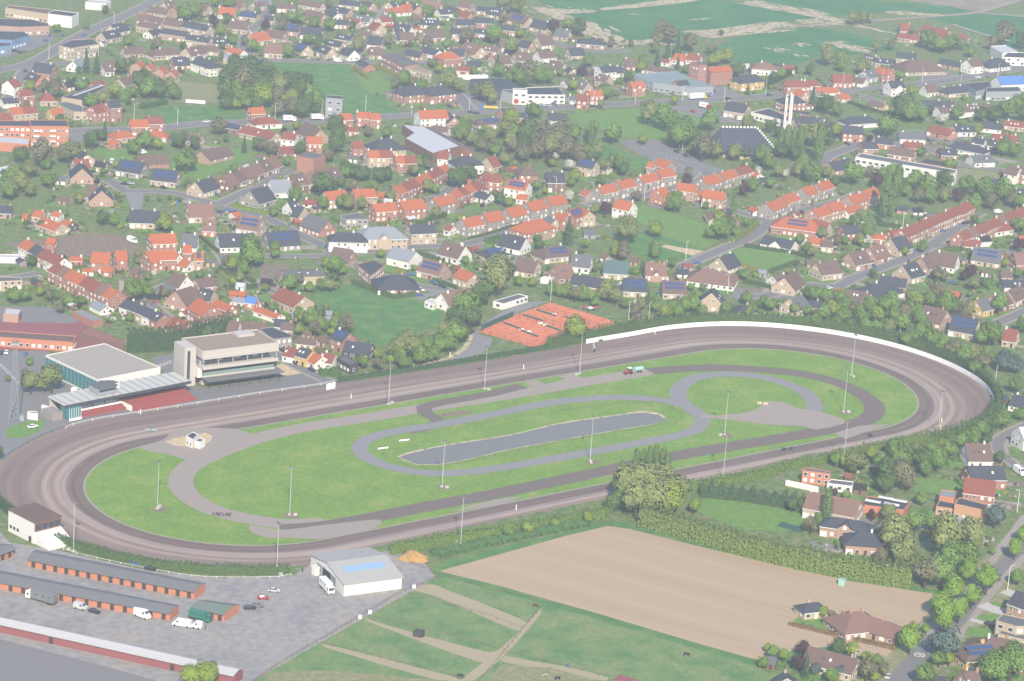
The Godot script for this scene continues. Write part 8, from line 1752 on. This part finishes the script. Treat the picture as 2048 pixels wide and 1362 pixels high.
func build_vehicles():
	for a in [["A0", 820, 352, 60, -30, "blue", "driving down the wide road"], ["A0", 480, 350, 30, -20, "blue", "on the factory forecourt"], ["A0", 605, 350, 30, -15, "blue", "at the end of the factory forecourt"], ["A0", 140, 500, 30, -8, "black", "in front of the blue garage"], ["A0", 190, 515, 30, -8, "black", "second in front of the blue garage"], ["A0", 235, 508, 30, -8, "grey", "third in front of the blue garage"], ["A0", 250, 700, 20, 20, "black", "beside the slate house by the junction"], ["A0", 440, 400, 20, -8, "blue", "on the forecourt edge"],
		["B0", 570, 235, 30, 6, "black", "below the orange apartment block"], ["B0", 1215, 630, 30, 5, "black", "on the drive of the solar-roofed house"], ["B0", 1270, 625, 30, 5, "silver", "next to the black one on the drive"], ["B0", 1590, 665, 30, 8, "black", "before the cream slate-roofed house"], ["A0", 2010, 1190, 50, -5, "white", "on the through road by the pitch"],
		["B1", 180, 740, 30, 12, "grey", "on the drive at the kerbed street"], ["B1", 270, 890, 20, 3, "blue", "turning at the street corner"], ["B1", 600, 580, 20, -6, "grey", "by the brown row"], ["B1", 1245, 1250, 30, 12, "blue", "at the lower end of the street"], ["B1", 1790, 1225, 30, 0, "blue", "before the pale slate villa"], ["B1", 420, 650, 25, -6, "white", "before the brown row"],
		["C2", 235, 120, 20, 0, "silver", "in front of the brick garage"], ["C2", 330, 520, 30, 12, "blue", "on the car park above the clubhouse"], ["C2", 415, 560, 30, 12, "black", "beside the blue one on the car park"], ["C2", 200, 590, 30, 12, "white", "by the sand patch on the car park"], ["C2", 180, 640, 40, -4, "blue", "on the lower car park"], ["C2", 110, 440, 20, 2, "blue", "on the villa drive"], ["C2", 770, 920, 10, -30, "black", "under the trees beside the courts"], ["C2", 690, 1000, 25, -10, "black", "at the end of the gravel drive"],
		["A2", 690, 1100, 60, 10, "black", "on the through road before the yellow banner"], ["A2", 740, 1108, 60, 8, "black", "behind another black car on the through road"], ["A2", 480, 1040, 30, 10, "black", "beside the brick mansion"], ["A2", 1500, 1020, 20, 5, "blue", "in front of the showroom"], ["A2", 1560, 1010, 20, 5, "white", "at the end of the showroom"], ["A2", 1440, 1035, 20, 5, "silver", "in the middle of the showroom row"], ["A2", 1380, 1030, 20, 5, "silver", "at the start of the showroom row"], ["A2", 1870, 1040, 60, -5, "black", "on the through road by the orange house"], ["A2", 1620, 990, 20, 5, "silver", "beside the white gable"],
		["A3", 1240, 965, 40, -5, "black", "crossing before the workshop"], ["A3", 1645, 930, 50, -4, "black", "passing the yellow villa"], ["A3", 1105, 895, 20, 8, "blue", "on the workshop forecourt"], ["A3", 905, 1090, 30, 8, "red", "by the bus stop shelter"], ["A3", 1055, 935, 20, 6, "blue", "by the lorry on the forecourt"], ["B3", 742, 312, 20, 12, "black", "on the church parking"], ["B3", 832, 352, 20, 12, "black", "second on the church parking"], ["B3", 345, 785, 40, -6, "white", "on the street by the white house"], ["B3", 965, 805, 30, 3, "grey", "before the orange semis"],
		["C3", 945, 328, 30, 3, "blue", "parked where the lane ends"], ["C4", 670, 335, 30, 10, "blue", "on a drive by the curving street"], ["C4", 810, 265, 30, 10, "silver", "beside the red-roofed villa"], ["C4", 260, 540, 20, -4, "white", "at the end of the curving street"], ["C4", 1390, 490, 30, 5, "blue", "in a back garden"], ["C4", 1410, 130, 30, 10, "silver", "before the red terrace end"], ["C4", 1920, 720, 30, 8, "silver", "by the short street"], ["C4", 1190, 55, 20, 6, "silver", "before the terrace with dormers"], ["C4", 1295, 15, 30, -3, "blue", "parked along the terrace street"],
		["B4", 1505, 950, 30, -6, "black", "further up the terrace street"], ["B4", 1690, 435, 50, 6, "white", "on the road behind the long school"], ["B4", 430, 225, 30, 6, "black", "under the two-storey slate house"], ["A4", 1050, 685, 30, 8, "black", "beside the wide brown roof"], ["A4", 1630, 712, 40, -3, "white", "on the road by the steep white house"], ["A4", 1300, 800, 20, 5, "silver", "before the cream hipped house"], ["A4", 1470, 885, 20, 5, "white", "by the depot"],
		["D1", 250, 165, 20, 8, "black", "behind the grandstand"], ["D1", 350, 262, 20, 10, "black", "in the lane by the orange cream house"], ["D1", 480, 318, 20, 10, "black", "further along that lane"], ["D1", 910, 358, 40, -8, "silver", "behind the low track hedge"], ["D0", 198, 195, 8, -20, "blue", "on the parking by the club building"], ["D0", 10, 185, 8, -20, "black", "at the parking edge"], ["D0", 50, 180, 8, -20, "white", "in the parking row"], ["D0", 255, 760, 20, -4, "white", "on the small green by the mast"],
		["E0", 690, 862, 40, 12, "black", "in the stable yard beside a white van"], ["E0", 1825, 835, 40, 0, "black", "in the yard by the mossy roof"], ["E0", 1885, 818, 40, 0, "grey", "next to the black one by the mossy roof"], ["E0", 1100, 548, 40, 10, "black", "behind the long stable"], ["E0", 990, 510, 40, 10, "blue", "behind the long stable by the hedge"], ["E1", 175, 708, 40, 3, "silver", "alone in the middle of the yard"], ["E1", 95, 762, 50, 2, "red", "dark and low in the yard"], ["E3", 1800, 955, 40, 12, "black", "on the drive of the cubic house"], ["E3", 1055, 1335, 40, -60, "silver", "parked at the avenue's lower end"]]:
		car(a[0], a[1], a[2], a[3], a[4], a[5], a[6])
	van("van", "white delivery van on the street above the meadow", "van", "A1", 1340, 602, 60, 2, "white", 5.5, 2.4)
	lorry("lorry", "white lorry on the through road in front of the wood", "lorry", "A1", 1140, 1165, 60, -2, "white", "white", 8.0)
	lorry("lorry", "white lorry with yellow mark beside the hipped house", "lorry", "A1", 870, 1180, 60, 0, "white", "white", 8.0)
	lorry("lorry", "long white lorry with yellow stripe on the through road", "lorry", "A3", 950, 965, 100, -8, "yellow", "white", 13.0, 4.0)
	lorry("lorry", "red-topped lorry near the bus stop by the church", "lorry", "A3", 1020, 1055, 40, 10, "red", "white", 8.0)
	van("van", "white van at the end of the shop below the towers", "van", "A3", 1370, 1170, 40, -5, "white", 5.5, 2.4)
	van("van", "white van parked by the five-axle showroom drive", "van", "A2", 1035, 985, 40, 10, "white", 6.5, 2.8)
	van("van", "white van at the far end of the terrace street", "van", "B4", 1810, 852, 40, -4, "white", 5.0, 2.3)
	lorry("horse_lorry", "grey horse lorry parked along the stable", "lorry", "E0", 300, 780, -100, -28, "white", "grey", 12.0, 3.9)
	van("van", "pale van half hidden behind the stable row", "van", "E0", 590, 835, 50, 12, "silver", 5.0, 2.4)
	van("horse_van", "white horse van with open side in the stable yard", "van", "E0", 1040, 895, 60, 22, "white", 6.5, 3.0)
	van("van", "white van towing a trailer across the yard", "van", "E0", 1330, 960, -60, -10, "white", 6.6, 2.6)
	var tr := van("horse_trailer", "white horse trailer behind the white van", "trailer", "E0", 1440, 975, -60, -10, "white", 3.8, 2.6)
	tr.get_node("windscreen").name = "front_window"
	lorry("lorry", "dark green lorry before the mossy stable roof", "lorry", "E0", 1465, 915, 100, 25, "green", "green", 8.5, 3.2)
	lorry("horse_lorry", "white horse lorry beside the riding hall doors", "lorry", "E1", 560, 700, 60, 62, "white", "white", 9.5, 3.8)
	van("camper", "white camper van on the lane by the red-roofed house", "camper", "D3", 1985, 1120, 60, 40, "white", 7.0, 3.0)
	van("caravan", "white caravan beside the brick barn garden", "caravan", "B0", 1380, 330, 60, -8, "white", 5.5, 2.5)
	van("caravan", "white caravan parked by the allotment plot", "caravan", "B0", 1285, 1190, 50, 20, "white", 6.5, 2.8)
	van("van", "white van beside the slate-roofed solar house", "van", "B0", 1090, 425, 15, 30, "white", 5.5, 2.4)
	# tractor with a water tank wetting the training track
	var p := W(1256, 748); var q := W(1310, 741); var d := q - p
	var t := thing("tractor", "red tractor with dark cab pulling a water tank", "tractor", Vector3(p.x, 0.1, p.z), atan2(-d.z, d.x) + PI)
	var st := new_st(); profile_body(st, [[-0.6, 0.8], [2.0, 0.8], [2.1, 1.5], [0.3, 1.75], [-0.6, 1.6]], 1.0, 0.1, 1.6); part("bonnet", done(st), M.car_red, t)
	slab(t, "cab", Vector3(-1.6, 1.2, -0.8), Vector3(0.2, 2.7, 0.8), M.glass); slab(t, "cab_roof", Vector3(-1.7, 2.7, -0.9), Vector3(0.3, 2.9, 0.9), M.trim)
	for s in [-1.0, 1.0]:
		var w := part("rear_wheel", wheel_mesh(0.85, 0.45), M.tyre, t, Vector3(-1.0, 0.85, s * 0.95)); w.rotation.x = PI / 2
		w = part("front_wheel", wheel_mesh(0.5, 0.3), M.tyre, t, Vector3(1.5, 0.5, s * 0.8)); w.rotation.x = PI / 2
		slab(t, "mudguard", Vector3(-1.8, 1.7, s * 0.95 - 0.25), Vector3(-0.2, 1.85, s * 0.95 + 0.25), M.car_red)
	var p2 := W(1276, 744.5)
	var k := thing("water_tank_trailer", "pale green water tank trailer behind the red tractor", "trailer", Vector3(p2.x, 0.1, p2.z), atan2(-d.z, d.x) + PI)
	var cyl := CylinderMesh.new(); cyl.top_radius = 0.95; cyl.bottom_radius = 0.95; cyl.height = 4.6; cyl.radial_segments = 16
	var tank := part("tank", cyl, M.car_mint, k, Vector3(0, 1.7, 0)); tank.rotation.z = PI / 2
	slab(k, "frame", Vector3(-2.4, 0.65, -0.6), Vector3(3.4, 0.85, 0.6), M.steel); slab(k, "spray_bar", Vector3(-3.0, 0.6, -1.4), Vector3(-2.8, 0.8, 1.4), M.steel)
	wheels(k, [-0.9, 0.5], 0.9, 0.5)

# ---------------------------------------------------------------- animals and people
func sdf_mesh(bones: Array, cell: float, k: float) -> ArrayMesh:      # smooth union of tapered capsules, meshed as surface nets
	var lo := Vector3.ONE * 1e9; var hi := -lo
	for b in bones:
		for e in [[b[0], b[2]], [b[1], b[3]]]:
			lo = lo.min(e[0] - Vector3.ONE * (e[1] + cell * 2)); hi = hi.max(e[0] + Vector3.ONE * (e[1] + cell * 2))
	var n := Vector3i(((hi - lo) / cell).ceil()) + Vector3i.ONE
	var f := PackedFloat32Array(); f.resize(n.x * n.y * n.z)
	for x in n.x:
		for y in n.y:
			for z in n.z:
				var p := lo + Vector3(x, y, z) * cell; var d := 1e9
				for b in bones:
					var ab: Vector3 = b[1] - b[0]; var t := clampf((p - b[0]).dot(ab) / maxf(ab.length_squared(), 1e-6), 0, 1)
					var e: float = p.distance_to(b[0] + ab * t) - lerpf(b[2], b[3], t)
					var h := clampf(0.5 + 0.5 * (d - e) / k, 0, 1) if d < 1e8 else 1.0
					d = lerpf(d, e, h) - k * h * (1 - h) if d < 1e8 else e
				f[(x * n.y + y) * n.z + z] = d
	var id := {}; var vs := PackedVector3Array()
	for x in n.x - 1:
		for y in n.y - 1:
			for z in n.z - 1:
				var s := Vector3.ZERO; var c := 0
				var v := []
				for i in 8: v.append(f[((x + (i & 1)) * n.y + y + ((i >> 1) & 1)) * n.z + z + (i >> 2)])
				for e in [[0, 1], [2, 3], [4, 5], [6, 7], [0, 2], [1, 3], [4, 6], [5, 7], [0, 4], [1, 5], [2, 6], [3, 7]]:
					if (v[e[0]] < 0) != (v[e[1]] < 0):
						var t: float = v[e[0]] / (v[e[0]] - v[e[1]])
						var a := Vector3(e[0] & 1, (e[0] >> 1) & 1, e[0] >> 2); var b := Vector3(e[1] & 1, (e[1] >> 1) & 1, e[1] >> 2)
						s += a.lerp(b, t); c += 1
				if c > 0: id[Vector3i(x, y, z)] = vs.size(); vs.append(lo + (Vector3(x, y, z) + s / c) * cell)
	var st := SurfaceTool.new(); st.begin(Mesh.PRIMITIVE_TRIANGLES); st.set_smooth_group(0)
	for v in vs: st.add_vertex(v)
	var ax := [Vector3i(1, 0, 0), Vector3i(0, 1, 0), Vector3i(0, 0, 1)]
	for x in range(1, n.x - 1):
		for y in range(1, n.y - 1):
			for z in range(1, n.z - 1):
				var a := f[(x * n.y + y) * n.z + z]
				for i in 3:
					var o: Vector3i = Vector3i(x, y, z) + ax[i]
					var b := f[(o.x * n.y + o.y) * n.z + o.z]
					if (a < 0) == (b < 0): continue
					var u: Vector3i = ax[(i + 1) % 3]; var w: Vector3i = ax[(i + 2) % 3]; var c := Vector3i(x, y, z)
					var q := [c - u - w, c - w, c, c - u]
					if not (id.has(q[0]) and id.has(q[1]) and id.has(q[2]) and id.has(q[3])): continue
					var r := [id[q[0]], id[q[1]], id[q[2]], id[q[3]]]
					if a < 0: r.reverse()
					for j in [0, 1, 2, 0, 2, 3]: st.add_index(r[j])
	st.generate_normals()
	return st.commit()
func horse_bones(grazing: bool, stride: float) -> Array:
	var V := func(x, y, z): return Vector3(x, y, z)
	var b := [[V.call(-0.65, 1.22, 0), V.call(0.55, 1.2, 0), 0.30, 0.29], [V.call(-0.65, 1.24, 0), V.call(-0.8, 1.15, 0), 0.29, 0.22], [V.call(0.55, 1.15, 0), V.call(0.6, 1.0, 0), 0.27, 0.22]]
	if grazing: b += [[V.call(0.7, 1.25, 0), V.call(1.15, 0.75, 0), 0.20, 0.13], [V.call(1.15, 0.7, 0), V.call(1.35, 0.25, 0), 0.12, 0.07], [V.call(1.13, 0.82, 0.06), V.call(1.1, 0.92, 0.08), 0.03, 0.015], [V.call(1.13, 0.82, -0.06), V.call(1.1, 0.92, -0.08), 0.03, 0.015]]
	else: b += [[V.call(0.68, 1.3, 0), V.call(1.1, 1.85, 0), 0.21, 0.13], [V.call(1.1, 1.88, 0), V.call(1.48, 1.58, 0), 0.13, 0.075], [V.call(1.08, 1.98, 0.06), V.call(1.06, 2.1, 0.08), 0.03, 0.015], [V.call(1.08, 1.98, -0.06), V.call(1.06, 2.1, -0.08), 0.03, 0.015]]
	for s in [-1.0, 1.0]:
		var o: float = stride * s
		b += [[V.call(0.5, 1.0, s * 0.16), V.call(0.52 + o * 0.5, 0.58, s * 0.16), 0.12, 0.07], [V.call(0.52 + o * 0.5, 0.58, s * 0.16), V.call(0.5 + o, 0.08, s * 0.16), 0.06, 0.05], [V.call(0.5 + o, 0.08, s * 0.16), V.call(0.54 + o, 0.03, s * 0.16), 0.065, 0.06]]
		b += [[V.call(-0.7, 1.05, s * 0.17), V.call(-0.6 - o * 0.4, 0.78, s * 0.17), 0.18, 0.10], [V.call(-0.6 - o * 0.4, 0.78, s * 0.17), V.call(-0.85 - o * 0.7, 0.52, s * 0.17), 0.09, 0.06], [V.call(-0.85 - o * 0.7, 0.52, s * 0.17), V.call(-0.82 - o, 0.07, s * 0.17), 0.055, 0.05], [V.call(-0.82 - o, 0.07, s * 0.17), V.call(-0.78 - o, 0.03, s * 0.17), 0.065, 0.06]]
	b.append([V.call(-0.98, 1.3, 0), V.call(-1.15, 0.75, 0), 0.07, 0.04])
	return b
func person_bones(sit: bool) -> Array:
	var V := func(x, y, z): return Vector3(x, y, z)
	var b := [[V.call(0, 0.95, 0), V.call(0, 1.15, 0), 0.15, 0.14], [V.call(0, 1.15, 0), V.call(0, 1.4, 0), 0.14, 0.16], [V.call(0, 1.4, -0.14), V.call(0, 1.4, 0.14), 0.09, 0.09], [V.call(0, 1.48, 0), V.call(0, 1.56, 0), 0.06, 0.06], [V.call(0.01, 1.63, 0), V.call(0.02, 1.70, 0), 0.095, 0.09]]
	for s in [-1.0, 1.0]:
		if sit:
			b += [[V.call(0, 0.92, s * 0.09), V.call(0.45, 0.98, s * 0.14), 0.10, 0.075], [V.call(0.45, 0.98, s * 0.14), V.call(0.8, 0.75, s * 0.16), 0.07, 0.05], [V.call(0, 1.4, s * 0.2), V.call(0.15, 1.15, s * 0.24), 0.06, 0.05], [V.call(0.15, 1.15, s * 0.24), V.call(0.42, 1.2, s * 0.1), 0.045, 0.035]]
		else:
			b += [[V.call(0, 0.9, s * 0.09), V.call(0.02, 0.5, s * 0.1), 0.10, 0.07], [V.call(0.02, 0.5, s * 0.1), V.call(0, 0.08, s * 0.1), 0.065, 0.045], [V.call(0, 0.05, s * 0.1), V.call(0.15, 0.04, s * 0.11), 0.05, 0.04], [V.call(0, 1.4, s * 0.2), V.call(0, 1.12, s * 0.25), 0.06, 0.05], [V.call(0, 1.12, s * 0.25), V.call(0.06, 0.86, s * 0.24), 0.045, 0.035], [V.call(0.06, 0.86, s * 0.24), V.call(0.09, 0.74, s * 0.23), 0.04, 0.03]]
	return b
func build_animals_and_people():
	var trot := sdf_mesh(horse_bones(false, 0.28), 0.06, 0.07); var graze := sdf_mesh(horse_bones(true, 0.06), 0.06, 0.07)
	var seated := sdf_mesh(person_bones(true), 0.045, 0.05); var standing := sdf_mesh(person_bones(false), 0.045, 0.05)
	var hair := SphereMesh.new(); hair.radius = 0.11; hair.height = 0.2; hair.radial_segments = 12; hair.rings = 6
	var tor := TorusMesh.new(); tor.inner_radius = 0.31; tor.outer_radius = 0.36; tor.rings = 20; tor.ring_segments = 6
	var drivers := [[1568, 903, -60, 12, "black", "leading along the near straight"], [1582, 901, -60, 12, "brown", "following close on the near straight"], [1740, 875, -60, 10, "black", "alone on the near straight"], [436, 1033, 60, 10, "brown", "walking on the gravel loop"], [456, 1034, 60, 8, "brown", "second on the gravel loop"]]
	for a in drivers:
		var p := W(a[0], a[1]); var q := W(a[0] + a[2], a[1] + a[3]); var d := (q - p); d.y = 0; d = d.normalized()
		var turn := atan2(-d.z, d.x)
		var h := thing("horse", "%s trotting horse in harness %s" % [a[4], a[5]], "horse", Vector3(p.x, 0.1, p.z), turn)
		part("body", trot, M["horse_" + a[4]], h)
		slab(h, "harness", Vector3(-0.1, 0.88, -0.31), Vector3(0.02, 1.55, 0.31), M.dark)
		var sp := p - d * 2.1
		var s := thing("sulky", "two-wheeled sulky behind the %s trotter %s" % [a[4], a[5]], "sulky", Vector3(sp.x, 0.1, sp.z), turn)
		for z in [-0.6, 0.6]:
			var w := part("wheel", tor, M.tyre, s, Vector3(0, 0.36, z)); w.rotation.x = PI / 2
			var st := new_st(); bar(st, Vector3(0.0, 0.6, z * 0.8), Vector3(2.3, 1.0, z * 0.75), 0.025, 0.025, 5); part("shaft", done(st), M.steel, s)
		slab(s, "axle", Vector3(-0.03, 0.33, -0.6), Vector3(0.03, 0.39, 0.6), M.steel); slab(s, "seat", Vector3(-0.25, 0.68, -0.2), Vector3(0.15, 0.74, 0.2), M.dark)
		var m := thing("person", "driver in dark blue seated on the sulky %s" % a[5], "person", Vector3(sp.x, -0.02, sp.z), turn)
		part("body", seated, M.cloth_blue, m); part("helmet", hair, M.trim, m, Vector3(0.0, 1.75, 0))
	for a in [[1071, 1215, 30, 4, "brown", "grazing by the lane fence"], [1373, 1313, 30, 2, "black", "grazing in the open pasture"], [1090, 1356, -30, 2, "pale", "grazing on worn turf"], [1115, 1361, -30, 3, "black", "grazing by the shelter"], [921, 1356, 30, 4, "black", "grazing at the path fence"], [1340, 812, 1, 1, "", ""]]:
		if a[4] == "": continue
		var p := W(a[0], a[1]); var q := W(a[0] + a[2], a[1] + a[3]); var d := q - p
		var h := thing("horse", "%s horse %s" % [a[4], a[5]], "horse", Vector3(p.x, 0.05, p.z), atan2(-d.z, d.x))
		part("body", graze, M["horse_" + a[4]], h)
	for a in [[605, 1144, "standing alone in the yard near the riding hall"], [411, 1259, "standing behind the white horse trailer"], [832, 742, "standing by the hedge above the track"], [1114, 682, "standing by the court fence"]]:
		var m := thing("person", "person in dark clothes %s" % a[2], "person", W(a[0], a[1], 0.1), rng.randf() * TAU)
		part("body", standing, M.cloth_dark, m); part("hair", hair, M.horse_brown, m, Vector3(-0.01, 1.74, 0))

# ---------------------------------------------------------------- small things
func build_small_things():
	# pale street lamps along the through road and the streets
	var root: Node3D = null
	for l in [[268, 240], [355, 249], [550, 238], [643, 234], [731, 222], [823, 230], [938, 224], [1000, 220], [1186, 211], [1270, 208], [1365, 201], [1448, 205], [1531, 190], [1608, 180], [1686, 175], [1764, 170], [1844, 166], [1922, 162], [1996, 154], [98, 118], [228, 52], [165, 245], [15, 238], [1101, 600], [1257, 640], [1297, 645], [1560, 646], [1800, 668], [1063, 470], [1455, 587], [1805, 460], [1185, 400], [1111, 388], [1371, 520], [1990, 770], [2034, 1025], [2015, 1180], [1707, 1350], [1288, 402], [1435, 310], [1365, 300]]:
		var p := W(l[0], l[1])
		if root == null:
			root = thing("street_lamp", "", "street lamp", p, 0.0, "pale street lamps"); root.set_meta("base", "street_lamp")
			var st := new_st(); bar(st, Vector3.ZERO, Vector3(0, 9.6, 0), 0.12, 0.07, 7); bar(st, Vector3(0, 9.6, 0), Vector3(1.4, 10.0, 0), 0.06, 0.05, 6); part("pole", done(st), M.trim, root)
			slab(root, "lamp_head", Vector3(1.2, 9.9, -0.18), Vector3(2.1, 10.1, 0.18), M.steel)
		else: root = copy_of(root, p, rng.randf() * TAU)
		root.set_meta("base", "street_lamp"); root.set_meta("label", "pale street lamp on a tall pole near " + near(p)); root.set_meta("group", "street lamps near " + near(p))
	# water tanks by the paddock gates
	for a in [[828, 1176, "by the upper paddock gate"], [720, 1237, "by the second paddock gate"], [740, 1227, "beside the yard fence"]]:
		var o := thing("water_tank", "pale square water tank %s" % a[2], "water tank", W(a[0], a[1]))
		slab(o, "tank", Vector3(-0.6, 0.1, -0.6), Vector3(0.6, 1.2, 0.6), M.trim); slab(o, "pallet", Vector3(-0.65, -0.1, -0.65), Vector3(0.65, 0.1, 0.65), M.post)
	for a in [[1136, 1334, "blue feed barrel in the worn paddock corner"]]:
		var o := thing("barrel", a[2], "barrel", W(a[0], a[1]))
		var c := CylinderMesh.new(); c.top_radius = 0.5; c.bottom_radius = 0.55; c.height = 1.1; c.radial_segments = 14
		part("drum", c, M.car_blue, o, Vector3(0, 0.5, 0)); slab(o, "lid", Vector3(-0.4, 1.05, -0.4), Vector3(0.4, 1.12, 0.4), M.dark)
	# trampoline, slide, parasols
	var tp := thing("parasol_set", "red and white parasols at the edge of the courts", "parasol", Z("C2", 1850, 790))
	for k in 3:
		var cm := CylinderMesh.new(); cm.top_radius = 0.05; cm.bottom_radius = 1.5; cm.height = 0.7; cm.radial_segments = 10
		part("canopy", cm, M.car_red if k != 1 else M.trim, tp, Vector3(k * 2.4 - 2.4, 2.6, (k % 2) * 1.5))
		slab(tp, "pole", Vector3(k * 2.4 - 2.43, -0.1, (k % 2) * 1.5 - 0.03), Vector3(k * 2.4 - 2.37, 2.4, (k % 2) * 1.5 + 0.03), M.trim)
	var sl := thing("slide", "yellow playground slide on the flagged green", "slide", Z("B0", 1700, 830), 0.4)
	var st2 := new_st(); hexa(st2, [Vector3(-2.2, 0.1, -0.3), Vector3(0.6, 1.9, -0.3), Vector3(0.6, 1.9, 0.3), Vector3(-2.2, 0.1, 0.3), Vector3(-2.2, 0.3, -0.3), Vector3(0.6, 2.1, -0.3), Vector3(0.6, 2.1, 0.3), Vector3(-2.2, 0.3, 0.3)])
	part("chute", done(st2), M.car_yellow, sl); slab(sl, "tower", Vector3(0.6, -0.1, -0.5), Vector3(1.6, 2.8, 0.5), M.car_blue)
	var bn := thing("banner_wall", "yellow and blue banner boards on the verge by the road", "banner", Z("A2", 890, 1065), 0.1)
	slab(bn, "board", Vector3(-5, 0.8, -0.1), Vector3(4, 2.2, 0.1), M.car_yellow); slab(bn, "side_board", Vector3(-7.4, 0.3, -0.1), Vector3(-5.1, 3.6, 0.1), M.car_blue)
	for x in [-4.6, 3.6]: slab(bn, "post", Vector3(x, -0.2, -0.25), Vector3(x + 0.2, 0.8, -0.12), M.steel)
	var lg := thing("logo_disc", "red round logo disc on the corner of the white showroom", "sign", Z("A2", 1130, 985, 5.0) - Vector3(0, 5.0, 0))
	var cd := CylinderMesh.new(); cd.top_radius = 1.6; cd.bottom_radius = 1.6; cd.height = 0.3; cd.radial_segments = 24
	var disc := part("disc", cd, M.car_red, lg, Vector3(0, 5.0, 0)); disc.rotation.x = PI / 2
	slab(lg, "pole", Vector3(-0.12, -0.2, -0.32), Vector3(0.12, 5.0, -0.16), M.steel)
	var gl := thing("dugout_board", "white board at the edge of the football pitch", "board", W(391, 207))
	slab(gl, "board", Vector3(-6, 0.2, -0.15), Vector3(6, 2.2, 0.15), M.white_paint); slab(gl, "post", Vector3(-5.6, -0.2, -0.4), Vector3(-5.4, 1.8, -0.16), M.steel); slab(gl, "post", Vector3(5.4, -0.2, -0.4), Vector3(5.6, 1.8, -0.16), M.steel)
